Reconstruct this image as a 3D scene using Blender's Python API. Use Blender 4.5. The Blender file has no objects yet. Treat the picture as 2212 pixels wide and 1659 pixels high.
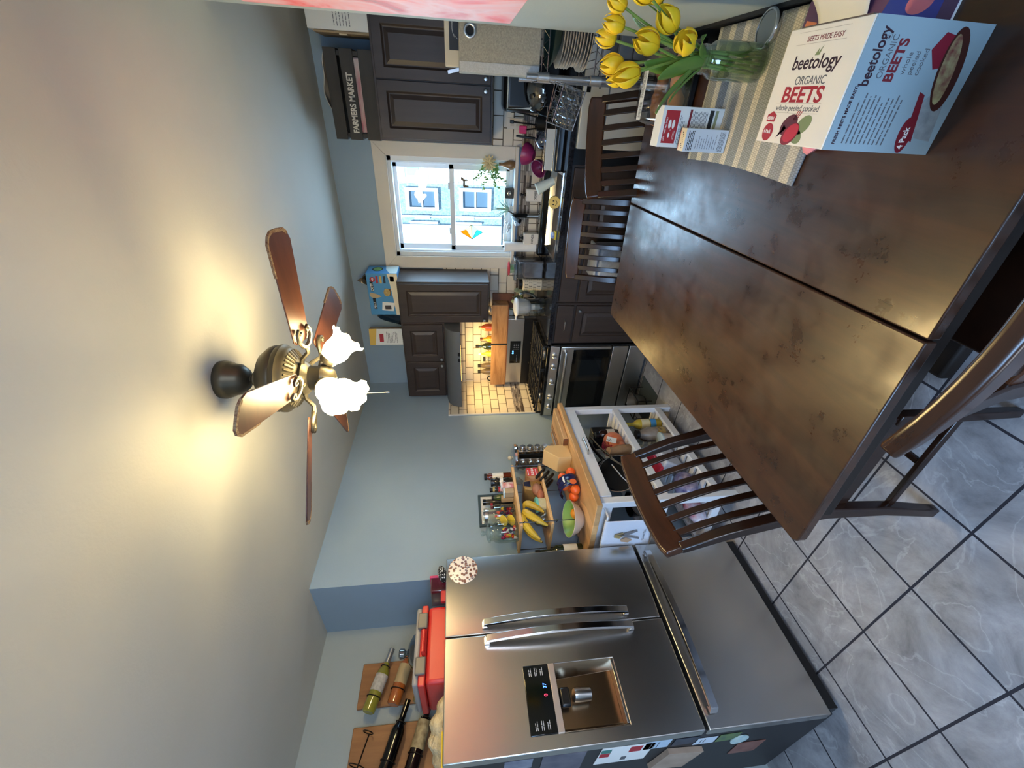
import bpy, bmesh, math, random
from mathutils import Vector, Matrix, Euler
random.seed(7)
scn = bpy.context.scene
COL = scn.collection
R = math.radians

# ------------------------------------------------------------------ camera
cam_d = bpy.data.cameras.new('camera')
cam_d.sensor_fit = 'HORIZONTAL'
cam_d.sensor_width = 36.0
cam_d.lens = 36.0 * 885.83 / 2212.0
cam_d.clip_start = 0.02
cam = bpy.data.objects.new('camera', cam_d)
COL.objects.link(cam)
# the phone was held on its side: the room's "up" runs to the left of the frame
_X = Vector((0.049791, -0.113282, -0.992315)); _Y = Vector((0.823487, 0.566853, -0.023391)); _Z = Vector((0.565146, -0.815993, 0.12151))
cm = Matrix((_X, _Y, _Z)).transposed().to_4x4()
cm.translation = (0.0, 0.0, 1.6586)
cam.matrix_world = cm
scn.camera = cam

# ------------------------------------------------------------------ view, world, lights
vs = scn.view_settings
vs.view_transform = 'Standard'
vs.look = 'None'
vs.gamma = 1.0
vs.exposure = 0.65
vs.use_curve_mapping = False

w = bpy.data.worlds.new('sky')
scn.world = w
w.use_nodes = True
bg = w.node_tree.nodes['Background']
bg.inputs[0].default_value = (0.42, 0.66, 1.0, 1)
bg.inputs[1].default_value = 1.0


def light(name, kind, loc, energy, color, **kw):
    l = bpy.data.lights.new(name, kind)
    l.energy = energy
    l.color = color
    o = bpy.data.objects.new(name, l)
    o.location = loc
    for k, v in kw.items():
        if k == 'rot':
            o.rotation_euler = v
        else:
            setattr(l, k, v)
    COL.objects.link(o)
    return o


# sun on the neighbour's house: it travels towards +Y and down, so it never enters the kitchen window
light('sun', 'SUN', (0, 6, 8), 9.0, (0.86, 0.94, 1.0), angle=R(1), rot=(R(48), 0, R(-22)))
# daylight coming in at the wide window of the room behind the camera
light('rear_window_daylight', 'AREA', (-0.75, -2.40, 2.05), 27, (0.36, 0.61, 1.0), shape='RECTANGLE', size=1.6, size_y=0.9, spread=R(95), rot=(R(52), 0, 0))
# added cool fill with no opening behind it, brightening fridge and left wall
light('side_fill_light', 'AREA', (1.28, -1.25, 1.45), 44, (0.74, 0.83, 1.0), shape='RECTANGLE', size=1.5, size_y=1.3, rot=(R(90), 0, R(90)))
# daylight at the sink window
light('sink_window_daylight', 'AREA', (-0.756, 3.80, 1.70), 18, (0.50, 0.72, 1.0), shape='RECTANGLE', size=0.70, size_y=0.95, rot=(R(-90), 0, 0))

# ------------------------------------------------------------------ helpers
WM = {}


def lin(c):
    out = []
    for v in c[:3]:
        v = v / 255.0
        out.append(v / 12.92 if v <= 0.04045 else ((v + 0.055) / 1.055) ** 2.4)
    return (out[0], out[1], out[2], 1.0)


MC = {}


def mat(name, col=(128, 128, 128), rough=0.5, metal=0.0, noise=None, bump=None, emit=0.0, ecol=None, spec=0.5, coat=0.0, trans=0.0, alpha=1.0, sss=0.0):
    """plain procedural Principled material; noise=(scale, colour2, stretch xyz), bump=(scale, strength)"""
    if name in MC:
        return MC[name]
    m = bpy.data.materials.new(name)
    m.use_nodes = True
    nt = m.node_tree
    p = nt.nodes['Principled BSDF']
    p.inputs['Base Color'].default_value = lin(col)
    p.inputs['Roughness'].default_value = rough
    p.inputs['Metallic'].default_value = metal
    p.inputs['Specular IOR Level'].default_value = spec
    p.inputs['Coat Weight'].default_value = coat
    p.inputs['Coat Roughness'].default_value = 0.16
    p.inputs['Transmission Weight'].default_value = trans
    p.inputs['Alpha'].default_value = alpha
    if sss:
        p.inputs['Subsurface Weight'].default_value = sss
        p.inputs['Subsurface Radius'].default_value = (0.01, 0.008, 0.005)
    if emit:
        p.inputs['Emission Color'].default_value = lin(ecol or col)
        p.inputs['Emission Strength'].default_value = emit
    if noise or bump:
        tc = nt.nodes.new('ShaderNodeTexCoord')
    if noise:
        mp = nt.nodes.new('ShaderNodeMapping')
        mp.inputs['Scale'].default_value = noise[2] if len(noise) > 2 else (1, 1, 1)
        nt.links.new(tc.outputs['Object'], mp.inputs[0])
        n = nt.nodes.new('ShaderNodeTexNoise')
        n.inputs['Scale'].default_value = noise[0]
        n.inputs['Detail'].default_value = 6
        nt.links.new(mp.outputs[0], n.inputs['Vector'])
        r = nt.nodes.new('ShaderNodeValToRGB')
        r.color_ramp.elements[0].position = 0.3
        r.color_ramp.elements[1].position = 0.7
        r.color_ramp.elements[0].color = lin(col)
        r.color_ramp.elements[1].color = lin(noise[1])
        nt.links.new(n.outputs['Fac'], r.inputs[0])
        nt.links.new(r.outputs[0], p.inputs['Base Color'])
    if bump:
        n2 = nt.nodes.new('ShaderNodeTexNoise')
        n2.inputs['Scale'].default_value = bump[0]
        n2.inputs['Detail'].default_value = 3
        nt.links.new(tc.outputs['Object'], n2.inputs['Vector'])
        b = nt.nodes.new('ShaderNodeBump')
        b.inputs['Strength'].default_value = bump[1]
        b.inputs['Distance'].default_value = 0.01
        nt.links.new(n2.outputs['Fac'], b.inputs['Height'])
        nt.links.new(b.outputs[0], p.inputs['Normal'])
    MC[name] = m
    return m


def wood(name, c1, c2, axis=1, scale=14.0, rough=0.4, stretch=0.08, bands=0.0, coat=0.0, rvar=0.0):
    """streaky wood grain running along the given axis (object coordinates)"""
    if name in MC:
        return MC[name]
    m = mat(name, c1, rough, coat=coat)
    nt = m.node_tree
    p = nt.nodes['Principled BSDF']
    tc = nt.nodes.new('ShaderNodeTexCoord')
    mp = nt.nodes.new('ShaderNodeMapping')
    s = [1.0, 1.0, 1.0]
    s[axis] = stretch
    mp.inputs['Scale'].default_value = s
    nt.links.new(tc.outputs['Object'], mp.inputs[0])
    n = nt.nodes.new('ShaderNodeTexNoise')
    n.inputs['Scale'].default_value = scale
    n.inputs['Detail'].default_value = 8
    n.inputs['Roughness'].default_value = 0.65
    n.inputs['Distortion'].default_value = 0.6
    nt.links.new(mp.outputs[0], n.inputs['Vector'])
    r = nt.nodes.new('ShaderNodeValToRGB')
    r.color_ramp.elements[0].position = 0.33
    r.color_ramp.elements[1].position = 0.68
    r.color_ramp.elements[0].color = lin(c1)
    r.color_ramp.elements[1].color = lin(c2)
    nt.links.new(n.outputs['Fac'], r.inputs[0])
    out = r.outputs[0]
    if bands:
        vo = nt.nodes.new('ShaderNodeTexVoronoi')
        vo.inputs['Scale'].default_value = bands
        mp2 = nt.nodes.new('ShaderNodeMapping')
        s2 = [1.0, 1.0, 0.01]
        s2[axis] = 0.12
        mp2.inputs['Scale'].default_value = s2
        nt.links.new(tc.outputs['Object'], mp2.inputs[0])
        nt.links.new(mp2.outputs[0], vo.inputs['Vector'])
        sep = nt.nodes.new('ShaderNodeSeparateColor')
        nt.links.new(vo.outputs['Color'], sep.inputs[0])
        mr = nt.nodes.new('ShaderNodeMapRange')
        mr.inputs['To Min'].default_value = 0.72
        mr.inputs['To Max'].default_value = 1.12
        nt.links.new(sep.outputs[0], mr.inputs[0])
        mx = nt.nodes.new('ShaderNodeMix')
        mx.data_type = 'RGBA'
        mx.blend_type = 'MULTIPLY'
        mx.inputs[0].default_value = 1.0
        nt.links.new(out, mx.inputs[6])
        nt.links.new(mr.outputs[0], mx.inputs[7])
        out = mx.outputs[2]
    nt.links.new(out, p.inputs['Base Color'])
    if rvar:
        n3 = nt.nodes.new('ShaderNodeTexNoise')
        n3.inputs['Scale'].default_value = 7.0
        n3.inputs['Detail'].default_value = 9
        n3.inputs['Roughness'].default_value = 0.7
        nt.links.new(tc.outputs['Object'], n3.inputs['Vector'])
        mr3 = nt.nodes.new('ShaderNodeMapRange')
        mr3.inputs['From Min'].default_value = 0.35
        mr3.inputs['From Max'].default_value = 0.65
        mr3.inputs['To Min'].default_value = max(0.05, rough - rvar)
        mr3.inputs['To Max'].default_value = rough + rvar
        nt.links.new(n3.outputs['Fac'], mr3.inputs[0])
        nt.links.new(mr3.outputs[0], p.inputs['Roughness'])
    return m


def glassy(name, col=(235, 245, 245), fac=0.12, rough=0.03, tint=1.0):
    """thin clear sheet: see-through with a fresnel gloss"""
    if name in MC:
        return MC[name]
    m = bpy.data.materials.new(name)
    m.use_nodes = True
    nt = m.node_tree
    for n in list(nt.nodes):
        if n.type != 'OUTPUT_MATERIAL':
            nt.nodes.remove(n)
    out = [n for n in nt.nodes if n.type == 'OUTPUT_MATERIAL'][0]
    t = nt.nodes.new('ShaderNodeBsdfTransparent')
    t.inputs[0].default_value = lin(col)
    g = nt.nodes.new('ShaderNodeBsdfGlossy')
    g.inputs['Roughness'].default_value = rough
    lw = nt.nodes.new('ShaderNodeLayerWeight')
    lw.inputs[0].default_value = 0.25
    mr = nt.nodes.new('ShaderNodeMapRange')
    mr.inputs['To Min'].default_value = fac * 0.35
    mr.inputs['To Max'].default_value = min(1.0, fac * 4)
    nt.links.new(lw.outputs['Facing'], mr.inputs[0])
    mx = nt.nodes.new('ShaderNodeMixShader')
    nt.links.new(mr.outputs[0], mx.inputs[0])
    nt.links.new(t.outputs[0], mx.inputs[1])
    nt.links.new(g.outputs[0], mx.inputs[2])
    nt.links.new(mx.outputs[0], out.inputs[0])
    MC[name] = m
    return m


class MB:
    """collects shapes into one bmesh"""

    def __init__(s):
        s.bm = bmesh.new()
        s.mi = 0

    def _set(s, faces):
        for f in faces:
            f.material_index = s.mi

    def faces(s, co, fs):
        v = [s.bm.verts.new(c) for c in co]
        out = []
        for f in fs:
            try:
                out.append(s.bm.faces.new([v[i] for i in f]))
            except ValueError:
                pass
        s._set(out)
        return s

    def box(s, x0, y0, z0, x1, y1, z1):
        return s.obox(((x0 + x1) / 2, (y0 + y1) / 2, (z0 + z1) / 2), (abs(x1 - x0), abs(y1 - y0), abs(z1 - z0)))

    def obox(s, c, size, rot=None):
        h = [v / 2 for v in size]
        co = [Vector((sx * h[0], sy * h[1], sz * h[2])) for sz in (-1, 1) for sx, sy in ((-1, -1), (1, -1), (1, 1), (-1, 1))]
        if rot is not None:
            co = [rot @ v for v in co]
        co = [v + Vector(c) for v in co]
        return s.faces(co, [(3, 2, 1, 0), (4, 5, 6, 7), (0, 1, 5, 4), (1, 2, 6, 5), (2, 3, 7, 6), (3, 0, 4, 7)])

    def lathe(s, prof, c=(0, 0, 0), axis=(0, 0, 1), n=24, flat=1.0):
        """prof = [(radius, height)...]"""
        a = Vector(axis).normalized()
        q = Vector((0, 0, 1)).rotation_difference(a)
        rings = []
        for r, z in prof:
            if r < 1e-6:
                rings.append([s.bm.verts.new(Vector(c) + q @ Vector((0, 0, z)))])
            else:
                rings.append([s.bm.verts.new(Vector(c) + q @ Vector((r * math.cos(2 * math.pi * i / n), flat * r * math.sin(2 * math.pi * i / n), z))) for i in range(n)])
        out = []
        for a_, b_ in zip(rings, rings[1:]):
            if len(a_) == 1 and len(b_) == 1:
                continue
            for i in range(n):
                j = (i + 1) % n
                if len(a_) == 1:
                    out.append(s.bm.faces.new((a_[0], b_[j], b_[i])))
                elif len(b_) == 1:
                    out.append(s.bm.faces.new((a_[i], a_[j], b_[0])))
                else:
                    out.append(s.bm.faces.new((a_[i], a_[j], b_[j], b_[i])))
        s._set(out)
        return s

    def cyl(s, p0, p1, r0, r1=None, n=16):
        r1 = r0 if r1 is None else r1
        d = Vector(p1) - Vector(p0)
        return s.lathe([(0, 0), (r0, 0), (r1, d.length), (0, d.length)], p0, d, n)

    def sph(s, c, r, n=14, rot=None):
        if not hasattr(r, '__len__'):
            r = (r, r, r)
        M = Matrix.Translation(c) @ (rot.to_4x4() if rot is not None else Matrix()) @ Matrix.Diagonal((r[0], r[1], r[2], 1))
        k = bmesh.ops.create_uvsphere(s.bm, u_segments=n, v_segments=max(6, n // 2 + 2), radius=1, matrix=M)
        s._set({f for v in k['verts'] for f in v.link_faces})
        return s

    def tube(s, pts, r, n=8, closed=False, flat=1.0, up=None):
        """sweep; r a number or a list"""
        P = [Vector(p) for p in pts]
        k = len(P)
        rr = r if hasattr(r, '__len__') else [r] * k
        T = []
        for i in range(k):
            a = P[(i - 1) % k] if (closed or i) else P[0]
            b = P[(i + 1) % k] if (closed or i < k - 1) else P[-1]
            d = b - a
            T.append(d.normalized() if d.length > 1e-9 else Vector((0, 0, 1)))
        u = Vector(up) if up else (Vector((0, 0, 1)) if abs(T[0].z) < 0.9 else Vector((1, 0, 0)))
        rings = []
        for i in range(k):
            u = (u - T[i] * u.dot(T[i]))
            u = u.normalized() if u.length > 1e-6 else T[i].orthogonal().normalized()
            v = T[i].cross(u)
            rings.append([s.bm.verts.new(P[i] + rr[i] * (math.cos(2 * math.pi * j / n) * v + flat * math.sin(2 * math.pi * j / n) * u)) for j in range(n)])
        out = []
        for i in range(k if closed else k - 1):
            A, Bv = rings[i], rings[(i + 1) % k]
            for j in range(n):
                l = (j + 1) % n
                out.append(s.bm.faces.new((A[j], A[l], Bv[l], Bv[j])))
        if not closed:
            out.append(s.bm.faces.new(rings[0][::-1]))
            out.append(s.bm.faces.new(rings[-1]))
        s._set(out)
        return s

    def sweepbox(s, pts, w, h, side):
        """rectangular bar along pts; w along `side`, h along the other normal; w,h numbers or lists"""
        P = [Vector(p) for p in pts]
        k = len(P)
        ww = w if hasattr(w, '__len__') else [w] * k
        hh = h if hasattr(h, '__len__') else [h] * k
        sd0 = Vector(side).normalized()
        rings = []
        for i in range(k):
            t = (P[min(i + 1, k - 1)] - P[max(i - 1, 0)]).normalized()
            sd = (sd0 - t * sd0.dot(t)).normalized()
            nn = t.cross(sd)
            rings.append([s.bm.verts.new(P[i] + sd * a * ww[i] / 2 + nn * b * hh[i] / 2) for a, b in ((-1, -1), (1, -1), (1, 1), (-1, 1))])
        out = []
        for a_, b_ in zip(rings, rings[1:]):
            for j in range(4):
                l = (j + 1) % 4
                out.append(s.bm.faces.new((a_[j], a_[l], b_[l], b_[j])))
        out.append(s.bm.faces.new(rings[0][::-1]))
        out.append(s.bm.faces.new(rings[-1]))
        s._set(out)
        return s

    def prism(s, p2, o, X, Y, depth):
        """polygon p2 in the plane (X,Y) at o, pushed out along X x Y by depth"""
        X = Vector(X).normalized()
        Y = Vector(Y).normalized()
        N = X.cross(Y)
        o = Vector(o)
        k = len(p2)
        co = [o + X * a + Y * b for a, b in p2] + [o + X * a + Y * b + N * depth for a, b in p2]
        fs = [tuple(reversed(range(k))), tuple(range(k, 2 * k))] + [(i, (i + 1) % k, k + (i + 1) % k, k + i) for i in range(k)]
        return s.faces(co, fs)

    def holeplate(s, o, X, Y, u, v, depth):
        """slab u[0..3] x v[0..3] with the middle cell open, from o along X x Y by depth"""
        X = Vector(X).normalized()
        Y = Vector(Y).normalized()
        N = X.cross(Y)
        o = Vector(o)
        g = {}
        for d in (0, 1):
            for i in range(4):
                for j in range(4):
                    g[d, i, j] = s.bm.verts.new(o + X * u[i] + Y * v[j] + N * depth * d)
        out = []
        for i in range(3):
            for j in range(3):
                if i == 1 and j == 1:
                    continue
                out.append(s.bm.faces.new((g[1, i, j], g[1, i + 1, j], g[1, i + 1, j + 1], g[1, i, j + 1])))
                out.append(s.bm.faces.new((g[0, i, j + 1], g[0, i + 1, j + 1], g[0, i + 1, j], g[0, i, j])))
        rim = [(i, 0) for i in range(3)] + [(3, j) for j in range(3)] + [(i, 3) for i in range(3, 0, -1)] + [(0, j) for j in range(3, 0, -1)]
        for a, b in zip(rim, rim[1:] + rim[:1]):
            out.append(s.bm.faces.new((g[0, a[0], a[1]], g[0, b[0], b[1]], g[1, b[0], b[1]], g[1, a[0], a[1]])))
        hole = [(1, 1), (2, 1), (2, 2), (1, 2)]
        for a, b in zip(hole, hole[1:] + hole[:1]):
            out.append(s.bm.faces.new((g[1, a[0], a[1]], g[1, b[0], b[1]], g[0, b[0], b[1]], g[0, a[0], a[1]])))
        s._set(out)
        return s

    def grid(s, nx, ny, fn):
        """surface fn(u,v) for u,v in 0..1"""
        vs_ = [[s.bm.verts.new(fn(i / nx, j / ny)) for j in range(ny + 1)] for i in range(nx + 1)]
        out = []
        for i in range(nx):
            for j in range(ny):
                out.append(s.bm.faces.new((vs_[i][j], vs_[i + 1][j], vs_[i + 1][j + 1], vs_[i][j + 1])))
        s._set(out)
        return s

    def build(s, name, m, parent=None, local=False, bevel=0.0, seg=2, sub=0, solid=0.0, smooth=True, angle=40, wire=0.0, **tags):
        bm = s.bm
        bmesh.ops.recalc_face_normals(bm, faces=bm.faces[:])
        c = Vector((0, 0, 0))
        if not local:
            xs = [v.co for v in bm.verts]
            lo = Vector((min(v.x for v in xs), min(v.y for v in xs), min(v.z for v in xs)))
            hi = Vector((max(v.x for v in xs), max(v.y for v in xs), max(v.z for v in xs)))
            c = (lo + hi) / 2
            c.z = lo.z
            for v in bm.verts:
                v.co -= c
        me = bpy.data.meshes.new(name)
        bm.to_mesh(me)
        bm.free()
        for mm in (m if isinstance(m, (list, tuple)) else [m]):
            me.materials.append(mm)
        if smooth:
            for p in me.polygons:
                p.use_smooth = True
            me.set_sharp_from_angle(angle=R(angle))
        o = bpy.data.objects.new(name, me)
        COL.objects.link(o)
        o.location = c
        link_parent(o, Matrix.Translation(c), parent, local)
        if solid:
            md = o.modifiers.new('thickness', 'SOLIDIFY')
            md.thickness = solid
            md.offset = 0
        if bevel:
            md = o.modifiers.new('bevel', 'BEVEL')
            md.width = bevel
            md.segments = seg
            md.limit_method = 'ANGLE'
            md.angle_limit = R(35)
            md.harden_normals = False
        if sub:
            md = o.modifiers.new('subdivision', 'SUBSURF')
            md.levels = sub
            md.render_levels = sub
        if wire:
            md = o.modifiers.new('wire', 'WIREFRAME')
            md.thickness = wire
        setp(o, tags)
        return o


def link_parent(o, mw, parent, local=False):
    if parent is None:
        WM[o.name] = mw
        return
    o.parent = parent
    if local:
        WM[o.name] = WM[parent.name] @ mw
    else:
        o.matrix_parent_inverse = WM[parent.name].inverted()
        WM[o.name] = mw


def setp(o, tags):
    for k, v in tags.items():
        if v:
            o[{'cat': 'category'}.get(k, k)] = v


def T(name, label, cat, loc=(0, 0, 0), rz=0.0, group=None):
    """an Empty at a thing's base that parents its parts"""
    o = bpy.data.objects.new(name, None)
    o.empty_display_size = 0.05
    o.location = loc
    o.rotation_euler = (0, 0, rz)
    COL.objects.link(o)
    WM[o.name] = Matrix.Translation(loc) @ Matrix.Rotation(rz, 4, 'Z')
    setp(o, dict(label=label, cat=cat, group=group))
    return o


def S(name):
    o = bpy.data.objects.new(name, None)
    COL.objects.link(o)
    WM[o.name] = Matrix()
    o['kind'] = 'structure'
    return o


def dup(root, loc, rz=None, **tags):
    """copy a thing with its parts and sub-parts"""
    def rec(o, par):
        c = o.copy()
        COL.objects.link(c)
        if par is not None:
            c.parent = par
            c.matrix_parent_inverse = o.matrix_parent_inverse.copy()
        for ch in [x for x in list(o.children)]:
            rec(ch, c)
        return c
    c = rec(root, None)
    c.location = loc
    if rz is not None:
        c.rotation_euler = (0, 0, rz)
    WM[c.name] = Matrix.Translation(loc) @ Matrix.Rotation(c.rotation_euler[2], 4, 'Z')
    setp(c, tags)
    return c


def text(s, size, m, o, X, Y, parent, name='lettering', align='LEFT', sx=1.0, bold=0.0):
    """flat lettering as a mesh: baseline start o, reading along X, tops along Y"""
    cu = bpy.data.curves.new(name, 'FONT')
    cu.body = s
    cu.size = size
    cu.align_x = align
    cu.offset = bold
    cu.extrude = 0.0002
    to = bpy.data.objects.new('tmp', cu)
    COL.objects.link(to)
    dg = bpy.context.evaluated_depsgraph_get()
    me = bpy.data.meshes.new_from_object(to.evaluated_get(dg))
    bpy.data.objects.remove(to)
    me.name = name
    X = Vector(X).normalized()
    Y = (Vector(Y) - X * Vector(Y).dot(X)).normalized()
    N = X.cross(Y)
    rot = Matrix((X, Y, N)).transposed()
    for v in me.vertices:
        v.co = Vector(o) + rot @ Vector((v.co.x * sx, v.co.y, v.co.z))
    me.materials.clear()
    me.materials.append(m)
    ob = bpy.data.objects.new(name, me)
    COL.objects.link(ob)
    link_parent(ob, Matrix(), parent)
    return ob


def lines(rows, m, o, X, Y, parent, pitch, length, h, name='printed_text', ragged=0.25, seed=1):
    """rows of small print as thin dashes, too small in the photo to read"""
    rnd = random.Random(seed)
    b = MB()
    X = Vector(X).normalized()
    Y = Vector(Y).normalized()
    for i in range(rows):
        x = 0.0
        L = length * (1 - ragged * rnd.random())
        while x < L:
            d = min(rnd.uniform(0.5, 1.6) * h * 4, L - x)
            b.prism([(x, -i * pitch), (x + d, -i * pitch), (x + d, -i * pitch + h), (x, -i * pitch + h)], o, X, Y, 0.0002)
            x += d + h * 0.7
    return b.build(name, m, parent, smooth=False)


def patch(m, o, X, Y, pts, parent, name='printed_panel', d=0.0004):
    return MB().prism(pts, o, X, Y, d).build(name, m, parent, smooth=False)


def rect(a, b, c, d):
    return [(a, b), (c, b), (c, d), (a, d)]


def ell(cx, cy, rx, ry, n=28, a0=0.0):
    return [(cx + rx * math.cos(2 * math.pi * i / n) * math.cos(a0) - ry * math.sin(2 * math.pi * i / n) * math.sin(a0),
             cy + rx * math.cos(2 * math.pi * i / n) * math.sin(a0) + ry * math.sin(2 * math.pi * i / n) * math.cos(a0)) for i in range(n)]


def bez(p0, p1, p2, n=10):
    a, b, c = Vector(p0), Vector(p1), Vector(p2)
    return [a * (1 - t) ** 2 + b * 2 * t * (1 - t) + c * t * t for t in [i / n for i in range(n + 1)]]


def rotz(a):
    return Matrix.Rotation(a, 3, 'Z')


EX, EY, EZ = Vector((1, 0, 0)), Vector((0, 1, 0)), Vector((0, 0, 1))

# ------------------------------------------------------------------ materials
def wall_paint(name, c):
    return mat(name, c, 0.75, noise=(1.3, tuple(int(v * 0.95) for v in c)), bump=(90, 0.06))


M_blue = wall_paint('blue_grey_paint', (154, 175, 193))
M_grey = wall_paint('grey_white_paint', (164, 174, 174))
M_ceil = wall_paint('ceiling_paint', (202, 200, 191))
M_trim = mat('trim_cream', (214, 205, 192), 0.45)
M_white = mat('white_paint', (226, 226, 228), 0.4)
M_vinyl = mat('window_vinyl', (214, 218, 222), 0.35)
M_black = mat('black_plastic', (16, 16, 18), 0.35)
M_blackm = mat('black_matte', (14, 14, 15), 0.7)
M_gloss = mat('black_gloss', (8, 8, 10), 0.08)
M_iron = mat('cast_iron', (22, 21, 20), 0.55)
M_chrome = mat('chrome', (205, 205, 208), 0.12, 1.0)
M_satin = mat('satin_nickel', (190, 188, 184), 0.28, 1.0)
M_wire = mat('steel_wire', (150, 150, 152), 0.25, 1.0)
M_bronze = mat('aged_bronze', (70, 66, 56), 0.4, 0.7, noise=(9, (88, 82, 68)))
M_cab = wood('espresso_cabinet', (48, 38, 33), (60, 48, 42), 2, 16, 0.45, 0.1)
M_chair = wood('dark_chair_wood', (28, 16, 11), (44, 25, 16), 2, 14, 0.26, 0.12)
M_chairx = wood('dark_rail_wood', (46, 26, 16), (72, 41, 24), 0, 14, 0.24, 0.12)
M_table = wood('worn_table_wood', (42, 25, 15), (64, 37, 21), 1, 24, 0.36, 0.10, rvar=0.13, coat=0.16)
M_table.node_tree.nodes['Principled BSDF'].inputs['Specular IOR Level'].default_value = 0.45
M_tabled = mat('table_edge_wood', (30, 22, 17), 0.6, spec=0.3)
M_butcher = wood('butcher_block', (196, 146, 92), (222, 178, 124), 1, 10, 0.4, 0.1, bands=14)
M_pine = wood('pine_board', (206, 160, 104), (228, 186, 132), 1, 12, 0.5, 0.1)
M_rustic = wood('rustic_board', (124, 84, 50), (184, 140, 96), 0, 14, 0.5, 0.12)
M_rack = wood('rack_oak', (120, 78, 44), (164, 112, 66), 2, 9, 0.5, 0.12)
M_walnut = wood('walnut_end', (96, 52, 26), (120, 70, 38), 0, 12, 0.45, 0.12)
M_fan = wood('fan_blade_wood', (66, 38, 28), (88, 52, 38), 0, 18, 0.38, 0.08)
M_dust = mat('dusty_edge', (150, 132, 104), 0.9, noise=(140, (92, 50, 30)))
M_paper = mat('paper_white', (232, 230, 224), 0.7)
M_card = mat('white_card', (226, 226, 222), 0.55)
M_ink = mat('black_ink', (24, 24, 26), 0.6)
M_inkg = mat('grey_ink', (92, 94, 98), 0.6)
M_red = mat('red_print', (168, 28, 42), 0.5)
M_dred = mat('maroon_print', (116, 20, 36), 0.5)
M_glass = glassy('clear_glass', (238, 246, 244), 0.16)
M_plastic = glassy('clear_plastic', (226, 232, 234), 0.22, 0.12)
M_pane = glassy('window_pane', (246, 252, 252), 0.05)
M_leaf = mat('tulip_leaf', (88, 126, 52), 0.45, noise=(14, (112, 148, 66), (1, 1, 0.2)), sss=0.1)
M_stem = mat('tulip_stem', (120, 152, 74), 0.45)
M_tulip = mat('tulip_petal', (240, 196, 22), 0.5, noise=(10, (246, 216, 48)), sss=0.25)


def steel(name, c=(168, 164, 158), rough=0.28, axis=2, wob=0.12):
    m = mat(name, c, rough, 1.0)
    nt = m.node_tree
    p = nt.nodes['Principled BSDF']
    tc = nt.nodes.new('ShaderNodeTexCoord')
    mp = nt.nodes.new('ShaderNodeMapping')
    s = [320.0, 320.0, 320.0]
    s[axis] = 4.0
    mp.inputs['Scale'].default_value = s
    nt.links.new(tc.outputs['Object'], mp.inputs[0])
    n = nt.nodes.new('ShaderNodeTexNoise')
    n.inputs['Scale'].default_value = 1.0
    nt.links.new(mp.outputs[0], n.inputs['Vector'])
    mr = nt.nodes.new('ShaderNodeMapRange')
    mr.inputs['To Min'].default_value = rough - 0.02
    mr.inputs['To Max'].default_value = rough + 0.03
    nt.links.new(n.outputs['Fac'], mr.inputs[0])
    mp2 = nt.nodes.new('ShaderNodeMapping')
    s2 = [3.2, 3.2, 3.2]
    s2[axis] = 0.7
    mp2.inputs['Scale'].default_value = s2
    nt.links.new(tc.outputs['Object'], mp2.inputs[0])
    n2 = nt.nodes.new('ShaderNodeTexNoise')
    n2.inputs['Scale'].default_value = 1.0
    n2.inputs['Detail'].default_value = 1.0
    nt.links.new(mp2.outputs[0], n2.inputs['Vector'])
    b = nt.nodes.new('ShaderNodeBump')
    b.inputs['Strength'].default_value = wob
    b.inputs['Distance'].default_value = 0.05
    nt.links.new(n2.outputs['Fac'], b.inputs['Height'])
    nt.links.new(b.outputs[0], p.inputs['Normal'])
    return m


M_steel = steel('brushed_steel', (200, 197, 192), 0.27, 2)
M_steelx = steel('brushed_steel_range', (206, 204, 200), 0.34, 0)
M_slate = mat('slate_steel', (112, 114, 116), 0.5, 0.5)
M_fside = mat('fridge_side', (40, 40, 42), 0.5, 0.2)


def tilemat(name, c1, c2, grout, bw, rh, mortar, ax, off, offset=0.5, rough=0.25, freq=2):
    """brick-pattern tiles in world metres; ax = indices of the two world axes, off = origin"""
    m = mat(name, c1, rough)
    nt = m.node_tree
    p = nt.nodes['Principled BSDF']
    g = nt.nodes.new('ShaderNodeNewGeometry')
    sp = nt.nodes.new('ShaderNodeSeparateXYZ')
    nt.links.new(g.outputs['Position'], sp.inputs[0])
    cb = nt.nodes.new('ShaderNodeCombineXYZ')
    for k in (0, 1):
        a = nt.nodes.new('ShaderNodeMath')
        a.operation = 'SUBTRACT'
        a.inputs[1].default_value = off[k]
        nt.links.new(sp.outputs[ax[k]], a.inputs[0])
        nt.links.new(a.outputs[0], cb.inputs[k])
    br = nt.nodes.new('ShaderNodeTexBrick')
    br.offset = offset
    br.offset_frequency = freq
    br.squash = 1.0
    br.inputs['Scale'].default_value = 1.0
    br.inputs['Brick Width'].default_value = bw
    br.inputs['Row Height'].default_value = rh
    br.inputs['Mortar Size'].default_value = mortar
    br.inputs['Mortar Smooth'].default_value = 0.1
    br.inputs['Color1'].default_value = lin(c1)
    br.inputs['Color2'].default_value = lin(c2)
    br.inputs['Mortar'].default_value = lin(grout)
    nt.links.new(cb.outputs[0], br.inputs['Vector'])
    nt.links.new(br.outputs['Color'], p.inputs['Base Color'])
    mr = nt.nodes.new('ShaderNodeMapRange')
    mr.inputs['To Min'].default_value = rough
    mr.inputs['To Max'].default_value = 0.85
    nt.links.new(br.outputs['Fac'], mr.inputs[0])
    nt.links.new(mr.outputs[0], p.inputs['Roughness'])
    b = nt.nodes.new('ShaderNodeBump')
    b.inputs['Strength'].default_value = 0.5
    b.inputs['Distance'].default_value = 0.002
    b.invert = True
    nt.links.new(br.outputs['Fac'], b.inputs['Height'])
    nt.links.new(b.outputs[0], p.inputs['Normal'])
    return m, nt, p, br


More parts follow.
